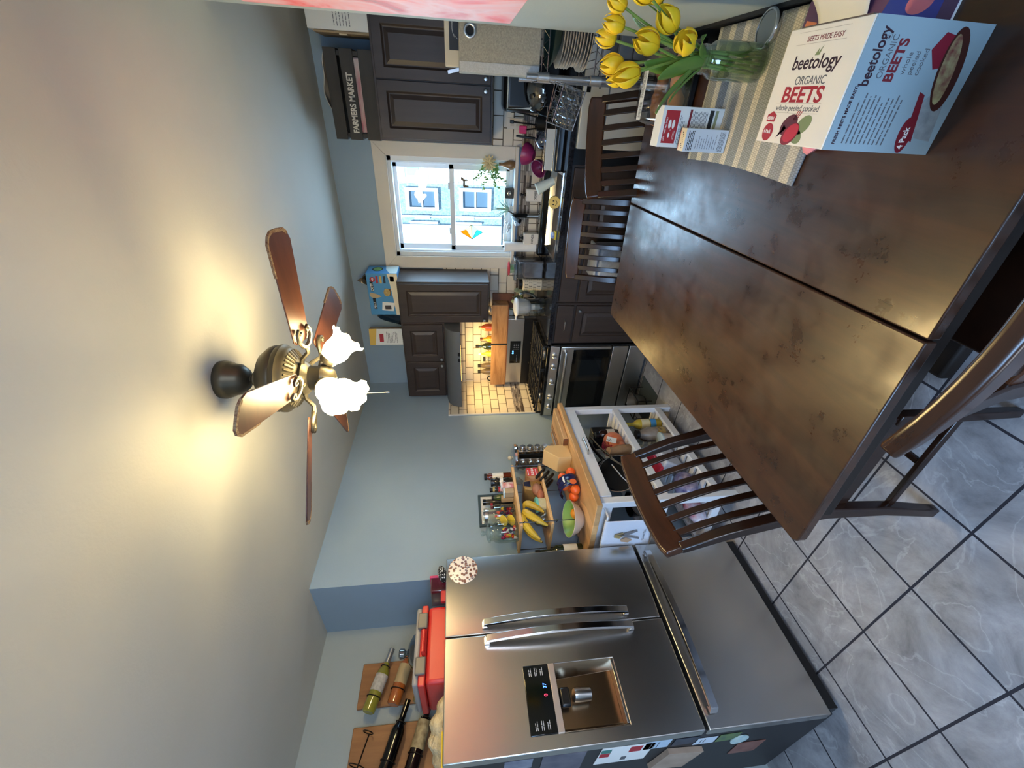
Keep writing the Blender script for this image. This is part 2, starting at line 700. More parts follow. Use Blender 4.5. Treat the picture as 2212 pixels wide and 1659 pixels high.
M_tileL = tilemat('subway_tile_side', (226, 214, 192), (218, 205, 182), (92, 78, 58), 0.152, 0.078, 0.0035, (1, 2), (3.06, 0.99))[0]
M_tileB = tilemat('subway_tile_back', (226, 214, 194), (218, 205, 184), (92, 78, 58), 0.152, 0.078, 0.0035, (0, 2), (-2.44, 0.99))[0]
M_mosL = tilemat('mosaic_side', (70, 56, 46), (196, 184, 170), (60, 52, 46), 0.075, 0.0155, 0.0012, (1, 2), (3.02, 1.06), 0.37, 0.2, 3)[0]
M_mosB = tilemat('mosaic_back', (70, 56, 46), (196, 184, 170), (60, 52, 46), 0.085, 0.0155, 0.0012, (0, 2), (-2.4, 1.06), 0.37, 0.2, 3)[0]

# floor: grey marble-look squares, dark grout
M_floor, nt, p, br = tilemat('floor_tile', (150, 148, 150), (144, 143, 146), (38, 36, 44), 0.335, 0.3345, 0.0045, (0, 1), (-1.765, 0.3185), 0.0, 0.34)
tc = nt.nodes.new('ShaderNodeNewGeometry')
n1 = nt.nodes.new('ShaderNodeTexNoise')
n1.inputs['Scale'].default_value = 4.0
n1.inputs['Detail'].default_value = 12
n1.inputs['Roughness'].default_value = 0.72
n1.inputs['Distortion'].default_value = 0.5
nt.links.new(tc.outputs['Position'], n1.inputs['Vector'])
rr = nt.nodes.new('ShaderNodeValToRGB')
e = rr.color_ramp.elements
e[0].position, e[0].color = 0.30, lin((104, 103, 106))
e[1].position, e[1].color = 0.66, lin((168, 166, 168))
nt.links.new(n1.outputs['Fac'], rr.inputs[0])
n2 = nt.nodes.new('ShaderNodeTexNoise')
n2.inputs['Scale'].default_value = 2.6
n2.inputs['Detail'].default_value = 8
n2.inputs['Distortion'].default_value = 1.6
nt.links.new(tc.outputs['Position'], n2.inputs['Vector'])
r2 = nt.nodes.new('ShaderNodeValToRGB')
r2.color_ramp.elements[0].position, r2.color_ramp.elements[0].color = 0.485, (0, 0, 0, 1)
r2.color_ramp.elements[1].position, r2.color_ramp.elements[1].color = 0.515, (0, 0, 0, 1)
k = r2.color_ramp.elements.new(0.5)
k.color = (0.28, 0.28, 0.28, 1)
nt.links.new(n2.outputs['Fac'], r2.inputs[0])
mx = nt.nodes.new('ShaderNodeMix')
mx.data_type = 'RGBA'
nt.links.new(r2.outputs[0], mx.inputs[0])
nt.links.new(rr.outputs[0], mx.inputs[6])
mx.inputs[7].default_value = lin((206, 204, 206))
mx2 = nt.nodes.new('ShaderNodeMix')
mx2.data_type = 'RGBA'
nt.links.new(br.outputs['Fac'], mx2.inputs[0])
nt.links.new(mx.outputs[2], mx2.inputs[6])
mx2.inputs[7].default_value = lin((36, 34, 42))
nt.links.new(mx2.outputs[2], p.inputs['Base Color'])

# speckled black stone
M_granite = mat('black_granite', (16, 16, 19), 0.09, noise=(60, (40, 40, 46)))

# ------------------------------------------------------------------ room shell
XL, YB, ZC = -2.467, 3.636, 2.597
MB().box(-3.2, -2.8, -0.06, 1.5, 3.9, 0.0).build('floor', M_floor, smooth=False, kind='structure')
MB().box(-3.2, -2.8, ZC, 1.5, 3.9, ZC + 0.08).build('ceiling', M_ceil, smooth=False, kind='structure')
MB().box(-3.2, 1.448, 0, XL, 3.9, ZC).build('wall_left', M_blue, smooth=False, kind='structure')
MB().box(-3.2, -2.6, 0, -3.004, 1.448, ZC).build('wall_recess', M_grey, smooth=False, kind='structure')
MB().holeplate((XL, YB + 0.16, 0), EX, EZ, [0, -1.137 - XL, -0.376 - XL, 1.3 - XL], [0, 1.205, 2.188, ZC], 0.16).build('wall_back', M_blue, smooth=False, kind='structure')
MB().box(0.262, 0.35, 0, 0.385, 2.238, ZC).build('wall_partition', M_grey, smooth=False, kind='structure')
MB().box(1.3, -2.6, 0, 1.4, 3.9, ZC).build('wall_right', M_grey, smooth=False, kind='structure')
MB().holeplate((-3.2, -2.5, 0), EX, EZ, [0, 1.6, 3.2, 4.6], [0, 0.9, 2.1, ZC], 0.12).build('wall_rear', M_grey, smooth=False, kind='structure')
# black strip standing in for the shaded gap between partition and table
MB().box(0.252, 0.36, 0.0, 0.262, 2.238, 0.765).build('partition_shadow_strip', M_blackm, smooth=False, kind='structure')

# tiled splashbacks
t = S('trim_1')
b = MB()
b.box(XL, 3.068, 0.90, XL + 0.009, YB, 1.06).box(XL, 3.068, 1.153, XL + 0.009, YB, 1.79)
b.build('tile_field', M_tileL, t, smooth=False)
MB().box(XL, 3.068, 1.06, XL + 0.010, YB, 1.153).build('mosaic_strip', M_mosL, t, smooth=False)
MB().box(XL, 3.056, 0.90, XL + 0.012, 3.068, 1.79).build('tile_edge', mat('tile_edge_white', (226, 222, 212), 0.3), t, smooth=False)
t = S('trim_2')
b = MB()
b.box(XL + 0.009, YB - 0.009, 0.90, 1.29, YB, 1.06).box(XL + 0.009, YB - 0.009, 1.153, -1.24, YB, 1.80).box(-0.28, YB - 0.009, 1.153, 1.29, YB, 1.42)
b.build('tile_field', M_tileB, t, smooth=False)
MB().box(XL + 0.009, YB - 0.010, 1.06, 1.29, YB, 1.153).build('mosaic_strip', M_mosB, t, smooth=False)

# window over the sink: casing, frame, two sashes, panes
t = S('window_1')
Z0, Z1, X0, X1 = 1.205, 2.188, -1.137, -0.376
b = MB()
def trap(o4):
    return o4
cz = 0.022
for pts in ([(-1.237, 2.288), (-0.278, 2.288), (X1, Z1), (X0, Z1)],
            [(-1.237, 1.178), (-1.237, 2.288), (X0, Z1), (X0, 1.178)],
            [(-0.278, 1.178), (X1, 1.178), (X1, Z1), (-0.278, 2.288)]):
    b.prism(pts, (0, YB, 0), EX, EZ, cz)
b.build('casing', M_trim, t, bevel=0.003)
MB().box(-1.24, YB - 0.07, 1.178, -0.275, YB + 0.06, 1.204).build('sill', M_trim, t, bevel=0.004)
b = MB()
b.box(X0, YB, Z0, X0 + 0.035, YB + 0.14, Z1).box(X1 - 0.035, YB, Z0, X1, YB + 0.14, Z1)
b.box(X0, YB, Z1 - 0.03, X1, YB + 0.14, Z1).box(X0, YB + 0.03, Z0, X1, YB + 0.14, Z0 + 0.03)
b.box(X0 + 0.035, YB + 0.015, Z0, X0 + 0.047, YB + 0.03, Z1).box(X1 - 0.047, YB + 0.015, Z0, X1 - 0.035, YB + 0.03, Z1)
b.build('frame', M_vinyl, t, bevel=0.002)
zm = 1.70
def sash(name, y, z0, z1, side):
    b = MB()
    b.box(X0 + 0.04, y, z0, X0 + 0.04 + side, y + 0.03, z1).box(X1 - 0.04 - side, y, z0, X1 - 0.04, y + 0.03, z1)
    b.box(X0 + 0.04, y, z0, X1 - 0.04, y + 0.03, z0 + 0.038).box(X0 + 0.04, y, z1 - 0.038, X1 - 0.04, y + 0.03, z1)
    s = b.build(name, M_vinyl, t, bevel=0.003)
    MB().box(X0 + 0.06, y + 0.012, z0 + 0.03, X1 - 0.06, y + 0.016, z1 - 0.03).build('pane', M_pane, s, smooth=False)
    return s
sash('upper_sash', YB + 0.075, zm - 0.02, Z1 - 0.02, 0.045)
ls = sash('lower_sash', YB + 0.040, Z0 + 0.02, zm + 0.02, 0.045)
for x in (-0.93, -0.58):
    MB().box(x - 0.025, YB + 0.028, zm + 0.018, x + 0.025, YB + 0.06, zm + 0.032).build('sash_lock', M_vinyl, ls, bevel=0.003)

# what stands outside the window
h = T('neighbor_house', 'blue-grey stucco house with white framed windows seen through the sink window', 'house', (-1.8, 9.0, 0))
M_stucco = mat('stucco', (104, 128, 142), 0.9, noise=(26, (150, 172, 184)), bump=(40, 0.6))
MB().box(-2.16, 9.0, -0.5, -1.37, 9.4, 4.6).build('stucco_wall', M_stucco, h, smooth=False)
M_sid = mat('white_siding', (236, 238, 240), 0.7)
b = MB()
b.box(-1.37, 8.9, -0.5, 0.6, 9.4, 4.6)
for i in range(34):
    b.box(-1.37, 8.885, -0.4 + i * 0.145, 0.6, 8.9, -0.395 + i * 0.145 + 0.10)
b.build('siding_wall', M_sid, h, smooth=False)
b = MB().box(-4.4, 8.95, -0.5, -2.16, 9.4, 4.6)
b.build('side_wall', M_sid, h, smooth=False)
b = MB()
for zz in (1.45, 2.35):
    b.box(-2.14, 8.95, zz - 0.28, -2.10, 9.0, zz + 0.28).box(-2.05, 8.95, zz - 0.12, -1.98, 9.0, zz + 0.16)
b.box(-2.02, 8.97, -0.5, -1.985, 9.0, 4.6)
b.build('downpipe', M_sid, h, smooth=False)
M_dkp = mat('dark_window_glass', (86, 108, 128), 0.1)
def owin(x0, x1, z0, z1):
    f = MB().holeplate((x0, 9.0, z0), EX, EZ, [0, 0.055, x1 - x0 - 0.055, x1 - x0], [0, 0.07, z1 - z0 - 0.07, z1 - z0], 0.06)
    f.box(x0 + 0.05, 8.965, (z0 + z1) / 2 - 0.015, x1 - 0.05, 8.995, (z0 + z1) / 2 + 0.015)
    f = f.build('window_frame', M_sid, h, smooth=False)
    MB().box(x0 + 0.05, 8.985, z0 + 0.06, x1 - 0.05, 8.992, z1 - 0.06).build('glass', M_dkp, f, smooth=False)
owin(-1.88, -1.47, 2.04, 2.68)
owin(-1.87, -1.45, 0.98, 1.62)
f = MB().box(-1.24, 8.87, 2.38, -1.11, 8.9, 2.61).build('window_frame', mat('pale_shutter', (150, 176, 176), 0.6), h, smooth=False)
MB().box(-6, 3.9, -0.8, 4, 14, -0.5).build('ground_outside', mat('paving', (170, 172, 172), 0.9), smooth=False, kind='structure')
f = T('patio_railing', 'thin grey railing in the yard outside the sink window', 'railing', (-2.2, 7.0, -0.5))
b = MB()
for i in range(9):
    b.cyl((-2.45 + i * 0.11, 7.0, -0.5), (-2.45 + i * 0.11, 7.0, 0.92), 0.008, n=6)
b.build('balusters', M_wire, f)
MB().box(-2.5, 6.98, 0.92, -1.5, 7.02, 0.95).build('handrail', M_wire, f, smooth=False)

# ------------------------------------------------------------------ cabinets
def panel_door(t, x0, x1, z0, z1, y, m=None, name='door', arch=False):
    """raised-panel door facing -Y, front face at y"""
    m = m or M_cab
    b = MB()
    fw = 0.058
    b.holeplate((x0, y + 0.02, z0), EX, EZ, [0, fw, x1 - x0 - fw, x1 - x0], [0, fw, z1 - z0 - fw, z1 - z0], 0.02)
    # sloping inner moulding and raised field
    a0, a1, c0, c1 = x0 + fw, x1 - fw, z0 + fw, z1 - fw
    def ring(i, yy):
        return [(a0 + i, yy, c0 + i), (a1 - i, yy, c0 + i), (a1 - i, yy, c1 - i), (a0 + i, yy, c1 - i)]
    steps = [(0.0, y + 0.002), (0.010, y + 0.012), (0.016, y + 0.012), (0.040, y + 0.004)]
    co = []
    for i, yy in steps:
        co += ring(i, yy)
    fs = []
    for k in range(len(steps) - 1):
        for j in range(4):
            l = (j + 1) % 4
            fs.append((k * 4 + j, k * 4 + l, k * 4 + 4 + l, k * 4 + 4 + j))
    k = (len(steps) - 1) * 4
    fs.append((k, k + 1, k + 2, k + 3))
    b.faces(co, fs)
    return b.build(name, m, t, bevel=0.0025, angle=8)


def knob(t, x, y, z):
    return MB().lathe([(0.0, 0.0), (0.005, 0.0), (0.005, 0.012), (0.013, 0.016), (0.015, 0.022), (0.011, 0.028), (0, 0.030)], (x, y, z), (0, -1, 0), 14).build('knob', M_satin, t, label='brushed metal knob')


FY = YB - 0.33
t = T('wall_cabinet', 'tall dark wall cabinet with one raised-panel door between range hood and sink window', 'cabinet', (-1.435, YB - 0.17, 1.41), group='espresso wall cabinets')
MB().box(-1.618, FY, 1.41, -1.25, YB, 2.17).build('body', M_cab, t, bevel=0.002)
d = panel_door(t, -1.608, -1.262, 1.42, 2.155, FY - 0.021)
knob(d, -1.583, FY - 0.021, 1.45)

t = T('wall_cabinet', 'short dark double-door wall cabinet directly above the range hood', 'cabinet', (-2.01, YB - 0.17, 1.80), group='espresso wall cabinets')
MB().box(-2.403, FY, 1.80, -1.62, YB, 2.17).build('body', M_cab, t, bevel=0.002)
for a, c, kx in ((-2.393, -2.010, -2.040), (-2.003, -1.632, -1.972)):
    d = panel_door(t, a, c, 1.812, 2.155, FY - 0.021)
    knob(d, kx, FY - 0.021, 1.835)

t = T('wall_cabinet', 'wide dark double-door wall cabinet right of the sink window', 'cabinet', (0.08, YB - 0.17, 1.41), group='espresso wall cabinets')
MB().box(-0.252, FY, 1.41, 0.42, YB, 2.165).build('body', M_cab, t, bevel=0.002)
for a, c, kx in ((-0.238, 0.080, 0.050), (0.086, 0.408, 0.116)):
    d = panel_door(t, a, c, 1.425, 2.15, FY - 0.021)
    knob(d, kx, FY - 0.021, 1.46)
t = T('wall_cabinet', 'dark wall cabinet at far right, mostly hidden behind the partition wall', 'cabinet', (0.8, YB - 0.17, 1.41), group='espresso wall cabinets')
MB().box(0.43, FY, 1.41, 1.29, YB, 2.165).build('body', M_cab, t, bevel=0.002)
for a, c, kx in ((0.44, 0.855, 0.83), (0.861, 1.28, 0.89)):
    d = panel_door(t, a, c, 1.425, 2.15, FY - 0.021)
    knob(d, kx, FY - 0.021, 1.46)

# base units
BY = 3.035
ZT = 0.93
def base(x0, x1, label):
    t = T('base_cabinet', label, 'cabinet', ((x0 + x1) / 2, 3.3, 0), group='espresso base cabinets')
    MB().box(x0, BY, 0.09, x1, 3.62, 0.888).box(x0, BY + 0.06, 0.0, x1, 3.62, 0.09).build('body', M_cab, t, smooth=False)
    return t
def drawer(t, x0, x1, z0, z1, pull=True):
    f = MB().box(x0, BY - 0.02, z0, x1, BY, z1).build('drawer', M_cab, t, bevel=0.004)
    if pull:
        c = (x0 + x1) / 2
        MB().tube([(c - 0.05, BY - 0.02, (z0 + z1) / 2), (c - 0.035, BY - 0.045, (z0 + z1) / 2), (c, BY - 0.05, (z0 + z1) / 2), (c + 0.035, BY - 0.045, (z0 + z1) / 2), (c + 0.05, BY - 0.02, (z0 + z1) / 2)], 0.0045).build('handle', M_satin, f, label='curved metal pull')
t = base(-1.685, -1.318, 'narrow dark base cabinet beside the range with one drawer and one door')
drawer(t, -1.668, -1.335, 0.735, 0.872)
d = panel_door(t, -1.668, -1.335, 0.11, 0.715, BY - 0.021)
knob(d, -1.372, BY - 0.021, 0.69)
t = base(-1.312, -0.325, 'wide dark sink base cabinet below the sink behind the far chairs')
drawer(t, -1.298, -0.835, 0.735, 0.872, False)
drawer(t, -0.80, -0.34, 0.735, 0.872, False)
d = panel_door(t, -1.298, -0.835, 0.11, 0.715, BY - 0.021)
knob(d, -0.862, BY - 0.021, 0.69)
d = panel_door(t, -0.80, -0.34, 0.11, 0.715, BY - 0.021)
knob(d, -0.772, BY - 0.021, 0.69)
t = base(0.40, 1.29, 'dark base cabinet at the right end of the counter behind the wire shelves')
drawer(t, 0.42, 1.27, 0.735, 0.872)
panel_door(t, 0.42, 0.84, 0.11, 0.715, BY - 0.021)
panel_door(t, 0.85, 1.27, 0.11, 0.715, BY - 0.021)

t = T('dishwasher', 'pale grey dishwasher front under the right end of the counter', 'dishwasher', (0.08, 3.3, 0))
M_dw = mat('appliance_grey', (196, 196, 192), 0.35)
MB().box(-0.228, BY, 0.10, 0.375, 3.6, 0.885).box(-0.22, BY + 0.05, 0.0, 0.37, 3.6, 0.10).build('body', M_black, t, smooth=False)
MB().box(-0.324, BY, 0.0, -0.229, 3.6, 0.888).build('filler_panel', M_black, t, smooth=False)
MB().box(-0.226, BY - 0.035, 0.10, 0.374, BY, 0.715).build('door', M_dw, t, bevel=0.006)
cp = MB().box(-0.226, BY - 0.045, 0.72, 0.374, BY, 0.885).build('control_panel', M_dw, t, bevel=0.006)
MB().box(0.075, BY - 0.047, 0.84, 0.15, BY - 0.045, 0.865).build('display', M_gloss, cp, smooth=False)
MB().cyl((-0.06, BY - 0.045, 0.79), (-0.06, BY - 0.058, 0.79), 0.018, n=18).build('dial', M_satin, cp)
for i in range(5):
    MB().cyl((0.0 + i * 0.05, BY - 0.045, 0.785), (0.0 + i * 0.05, BY - 0.049, 0.785), 0.006, n=10).build('button', M_inkg, cp)

# worktop with the sink cut into it
SX0, SX1, SY0, SY1 = -0.985, -0.395, 3.085, 3.475
b = MB().holeplate((-1.687, 3.628, 0.893), EX, -EY, [0, SX0 + 1.687, SX1 + 1.687, 2.977], [0, 3.628 - SY1, 3.628 - SY0, 3.628 - 3.0], -0.037)
b.build('worktop', M_granite, bevel=0.004, smooth=False, label='black speckled stone worktop running under the sink window', cat='worktop')
t = T('kitchen_sink', 'stainless steel sink set into the black stone worktop', 'sink', (-0.69, 3.28, 0.72))
b = MB()
a0, a1, c0, c1 = SX0 + 0.004, SX1 - 0.004, SY0 + 0.004, SY1 - 0.004
co = [(a0, c0, 0.934), (a1, c0, 0.934), (a1, c1, 0.934), (a0, c1, 0.934), (a0 + 0.02, c0 + 0.02, 0.735), (a1 - 0.02, c0 + 0.02, 0.735), (a1 - 0.02, c1 - 0.02, 0.735), (a0 + 0.02, c1 - 0.02, 0.735)]
b.faces(co, [(0, 1, 5, 4), (1, 2, 6, 5), (2, 3, 7, 6), (3, 0, 4, 7), (4, 5, 6, 7)])
b.build('basin', mat('sink_steel', (176, 172, 166), 0.22, 1.0), t, solid=0.003, bevel=0.006)
MB().holeplate((SX0 - 0.014, SY1 + 0.014, 0.930), EX, -EY, [0, 0.018, SX1 - SX0 + 0.010, SX1 - SX0 + 0.028], [0, 0.018, SY1 - SY0 + 0.010, SY1 - SY0 + 0.028], -0.004).build('rim', M_chrome, t, smooth=False)
MB().lathe([(0, 0), (0.03, 0), (0.034, 0.003), (0.036, 0.004)], (-0.69, 3.30, 0.737), n=20).build('drain', M_chrome, t)

# ------------------------------------------------------------------ range
t = T('gas_range', 'stainless gas range with black glass oven door in the corner', 'range', (-2.065, 3.3, 0))
GX0, GX1 = -2.444, -1.694
MB().box(GX0, 3.02, 0.10, GX1, 3.60, 0.90).box(GX0 + 0.03, 3.06, 0.0, GX1 - 0.03, 3.58, 0.10).build('body', M_black, t, smooth=False)
ct = MB().box(GX0, 2.985, 0.90, GX1, 3.60, 0.925).build('cooktop', M_gloss, t, bevel=0.006)
MB().box(GX0, 3.545, 0.925, GX1, 3.60, 1.045).build('back_riser', M_black, t, smooth=False)
bgd = MB().box(GX0 + 0.004, 3.545, 1.04, GX1 - 0.004, 3.612, 1.209).build('backguard', M_steelx, t, bevel=0.008)
ds = MB().box(-2.195, 3.5425, 1.066, -1.94, 3.546, 1.172).build('display_panel', M_gloss, bgd, smooth=False)
text('8:10', 0.022, mat('blue_digits', (120, 190, 255), 0.5, emit=5.0, ecol=(90, 170, 255)), (-2.085, 3.5418, 1.135), EX, EZ, ds, 'clock_digits')
M_keys = mat('panel_print', (170, 172, 176), 0.5)
for r_ in range(3):
    for c_ in range(4):
        MB().box(-2.035 + c_ * 0.02, 3.5418, 1.09 + r_ * 0.02, -2.028 + c_ * 0.02, 3.5424, 1.095 + r_ * 0.02).build('touch_key', M_keys, ds, smooth=False)
for c_ in range(6):
    MB().box(-2.18 + c_ * 0.014, 3.5418, 1.10, -2.173 + c_ * 0.014, 3.5424, 1.104).build('touch_key', M_keys, ds, smooth=False)
# burners and grates
burn = [(-2.30, 3.13, 0.045), (-2.30, 3.41, 0.04), (-2.07, 3.27, 0.05), (-1.84, 3.13, 0.05), (-1.84, 3.41, 0.038)]
for x, y, r_ in burn:
    q = MB().lathe([(0, 0), (r_ + 0.015, 0), (r_ + 0.012, 0.008), (r_, 0.010), (r_, 0.0)], (x, y, 0.926), n=22).build('burner', M_satin, ct)
    MB().lathe([(0, 0.0), (r_ - 0.004, 0.0), (r_ - 0.006, 0.009), (0, 0.011)], (x, y, 0.937), n=22).build('burner_cap', M_iron, q)
def grate(x0, x1):
    b = MB()
    z = 0.966
    y0, y1 = 3.02, 3.52
    b.box(x0, y0, z - 0.012, x0 + 0.012, y1, z).box(x1 - 0.012, y0, z - 0.012, x1, y1, z)
    b.box(x0, y0, z - 0.012, x1, y0 + 0.012, z).box(x0, y1 - 0.012, z - 0.012, x1, y1, z)
    c = (x0 + x1) / 2
    b.box(c - 0.006, y0, z - 0.010, c + 0.006, y1, z + 0.004)
    for k in range(5):
        yy = y0 + 0.08 + k * (y1 - y0 - 0.16) / 4
        b.box(x0, yy - 0.005, z - 0.010, x1, yy + 0.005, z + 0.006)
    for k in range(9):
        yy = y0 + 0.02 + k * 0.058
        b.box(x0 + 0.002, yy, z, x0 + 0.016, yy + 0.022, z + 0.012)
    for xx in (x0 + 0.006, x1 - 0.006):
        for yy in (y0 + 0.006, y1 - 0.006):
            b.box(xx - 0.007, yy - 0.007, 0.925, xx + 0.007, yy + 0.007, z)
    return b.build('grate', M_iron, t, bevel=0.002)
for a, c in ((-2.435, -2.19), (-2.185, -1.955), (-1.95, -1.705)):
    grate(a, c)
pn = MB().prism([(3.02, 0.82), (2.982, 0.82), (2.992, 0.898), (3.02, 0.898)], (GX0, 0, 0), EY, EZ, GX1 - GX0).build('control_panel', M_steelx, t, bevel=0.004)
for x in (-2.335, -2.225, -2.065, -1.90, -1.787):
    kb = MB().lathe([(0, 0), (0.025, 0), (0.025, 0.005), (0.021, 0.008), (0.019, 0.03), (0.016, 0.034), (0, 0.034)], (x, 2.988, 0.858), (0, -1, 0.1), 22).build('knob', M_steelx, pn, label='round steel burner knob')
    MB().obox((x, 2.952, 0.858), (0.008, 0.010, 0.034)).build('grip', M_steelx, kb, bevel=0.002)
dr = MB().box(GX0 + 0.006, 2.985, 0.355, GX1 - 0.006, 3.02, 0.805).build('oven_door', M_steelx, t, bevel=0.005)
MB().box(GX0 + 0.03, 2.981, 0.362, GX1 - 0.03, 2.986, 0.695).build('door_glass', M_gloss, dr, bevel=0.002)
MB().box(GX0 + 0.13, 2.9795, 0.43, GX1 - 0.13, 2.9812, 0.645).build('oven_window', mat('oven_window', (24, 26, 26), 0.04), dr, smooth=False)
MB().box(GX0 + 0.006, 2.984, 0.352, GX1 - 0.006, 2.99, 0.362).build('trim_line', M_black, dr, smooth=False)
hb = MB().tube([(-2.40, 2.985, 0.765), (-2.40, 2.945, 0.77), (-2.36, 2.932, 0.772), (-2.07, 2.925, 0.772), (-1.78, 2.932, 0.772), (-1.74, 2.945, 0.77), (-1.74, 2.985, 0.765)], 0.013, 12).build('handle', M_satin, dr, label='long bowed steel oven handle')
MB().box(GX0 + 0.006, 2.988, 0.205, GX1 - 0.006, 3.02, 0.345).build('lower_panel', M_steelx, t, bevel=0.004)
MB().box(GX0 + 0.006, 2.992, 0.03, GX1 - 0.006, 3.02, 0.192).build('storage_drawer', M_steelx, t, bevel=0.004)

# hood
t = T('range_hood', 'grey metal under-cabinet range hood above the gas range', 'hood', (-2.03, 3.4, 1.655))
MB().prism([(3.62, 1.80), (3.30, 1.80), (3.215, 1.785), (3.165, 1.745), (3.145, 1.70), (3.142, 1.662), (3.62, 1.662)], (-2.43, 0, 0), EY, EZ, 0.80).build('shell', M_slate, t, bevel=0.004)
for x in (-1.905, -1.845):
    MB().cyl((x, 3.143, 1.676), (x, 3.126, 1.676), 0.013, n=14).build('knob', M_black, t, label='small black hood knob')
MB().box(-2.20, 3.25, 1.6615, -1.90, 3.40, 1.668).build('lamp_lens', mat('hood_lamp_glow', (255, 214, 120), 0.5, emit=8.0, ecol=(255, 205, 110)), t, smooth=False)
light('hood_lamp', 'AREA', (-2.05, 3.33, 1.652), 4.0, (1.0, 0.72, 0.30), shape='RECTANGLE', size=0.3, size_y=0.14)

# ------------------------------------------------------------------ refrigerator
FX = -2.134
t = T('refrigerator', 'large stainless french-door refrigerator with bottom freezer drawer', 'refrigerator', (-2.55, 0.93, 0))
MB().box(-2.96, 0.50, 0.03, -2.20, 1.362, 1.742).build('cabinet', M_fside, t, bevel=0.006)
MB().box(-2.20, 0.51, 0.025, -2.155, 1.355, 0.075).build('toe_grille', M_black, t, smooth=False)
def fdoor(name, y0, y1, z0, z1):
    b = MB()
    n = 8
    P = [(-2.198, y0), (-2.198, y1)]
    for i in range(n + 1):
        a = i / n
        y = y1 - (y1 - y0) * a
        P.append((FX - 0.010 + 0.010 * math.sin(math.pi * min(1, max(0, a))) ** 0.5 * 1.0, y))
    b.prism([(p_[0], p_[1]) for p_ in P], (0, 0, z0), EX, EY, z1 - z0)
    return b.build(name, M_steel, t, bevel=0.005, seg=3)
fdoor('door', 0.958, 1.374, 0.672, 1.768)
fdoor('freezer_drawer', 0.489, 1.374, 0.078, 0.652)
# left door with the dispenser recess
DY0, DY1, DZ0, DZ1 = 0.543, 0.794, 0.985, 1.268
b = MB().holeplate((-2.198, 0.489, 0.672), EY, EZ, [0, DY0 - 0.489, DY1 - 0.489, 0.460], [0, DZ0 - 0.672, DZ1 - 0.672, 1.768 - 0.672], -2.198 * -1 + FX - 0.001)
ld = b.build('door', M_steel, t, bevel=0.005, seg=3, label='left door with water and ice dispenser')
dp = MB().box(FX - 0.002, 0.541, 1.296, FX + 0.004, 0.797, 1.412).build('control_panel', M_gloss, ld, bevel=0.004)
M_dig_b = mat('digit_blue', (70, 120, 255), 0.5, emit=6, ecol=(60, 110, 255))
M_dig_r = mat('digit_red', (255, 60, 80), 0.5, emit=6, ecol=(255, 40, 70))
text('37', 0.020, M_dig_b, (FX + 0.0046, 0.702, 1.318), -EY * -1, EZ, dp, 'digits')
text('0', 0.020, M_dig_r, (FX + 0.0046, 0.672, 1.318), EY, EZ, dp, 'digits')
M_pr = mat('pale_print', (170, 170, 172), 0.5)
for yy in (0.556, 0.752):
    for k_ in range(3):
        lines(2, M_pr, (FX + 0.0042, yy, 1.385 - k_ * 0.026), EY, EZ, dp, 0.008, 0.034, 0.003, seed=k_)
MB().box(FX - 0.002, 0.541, 1.268, FX + 0.004, 0.797, 1.296).build('button_strip', mat('strip_silver', (196, 182, 172), 0.35, 0.6), ld, bevel=0.002)
b = MB()
x0 = -2.188
co = [(FX - 0.001, DY0, DZ1), (FX - 0.001, DY1, DZ1), (FX - 0.001, DY1, DZ0), (FX - 0.001, DY0, DZ0),
      (x0, DY0 + 0.02, DZ1), (x0, DY1 - 0.045, DZ1), (x0, DY1 - 0.03, DZ0), (x0, DY0 + 0.02, DZ0)]
b.faces(co, [(0, 1, 5, 4), (1, 2, 6, 5), (2, 3, 7, 6), (3, 0, 4, 7), (4, 5, 6, 7)])
b.build('dispenser_recess', mat('recess_bronze', (150, 128, 104), 0.25, 1.0), ld, solid=0.002, bevel=0.004)
MB().box(-2.165, 0.63, 1.215, FX - 0.006, 0.705, 1.262).build('ice_chute', M_black, ld, bevel=0.01)
MB().lathe([(0, 0), (0.030, 0), (0.033, 0.06), (0.030, 0.075), (0, 0.075)], (-2.152, 0.668, 1.125), (0.10, 0, 1), 20, 0.8).build('paddle', M_satin, ld)
MB().box(-2.185, DY0 + 0.004, DZ0 + 0.002, FX + 0.002, DY1 - 0.004, DZ0 + 0.012).build('drip_tray', M_satin, ld, bevel=0.002)
def fhandle(y, z0, z1):
    pts = [(FX + 0.004, y, z0)] + [(FX + 0.030 + 0.036 * math.sin(math.pi * i / 14), y, z0 + (z1 - z0) * i / 14) for i in range(15)] + [(FX + 0.004, y, z1)]
    MB().sweepbox(pts, 0.030, [0.03] + [0.020] * 15 + [0.03], EY).build('handle', M_chrome, t, bevel=0.007, seg=3, label='tall bowed chrome door handle')
fhandle(0.992, 0.852, 1.572)
fhandle(0.918, 0.850, 1.566)
pts = [(FX + 0.004, 0.555, 0.612)] + [(FX + 0.028 + 0.030 * math.sin(math.pi * i / 14), 0.555 + 0.745 * i / 14, 0.612) for i in range(15)] + [(FX + 0.004, 1.30, 0.612)]
MB().sweepbox(pts, 0.034, [0.03] + [0.020] * 15 + [0.03], EZ).build('handle', M_chrome, t, bevel=0.007, seg=3, label='long bowed chrome freezer handle')

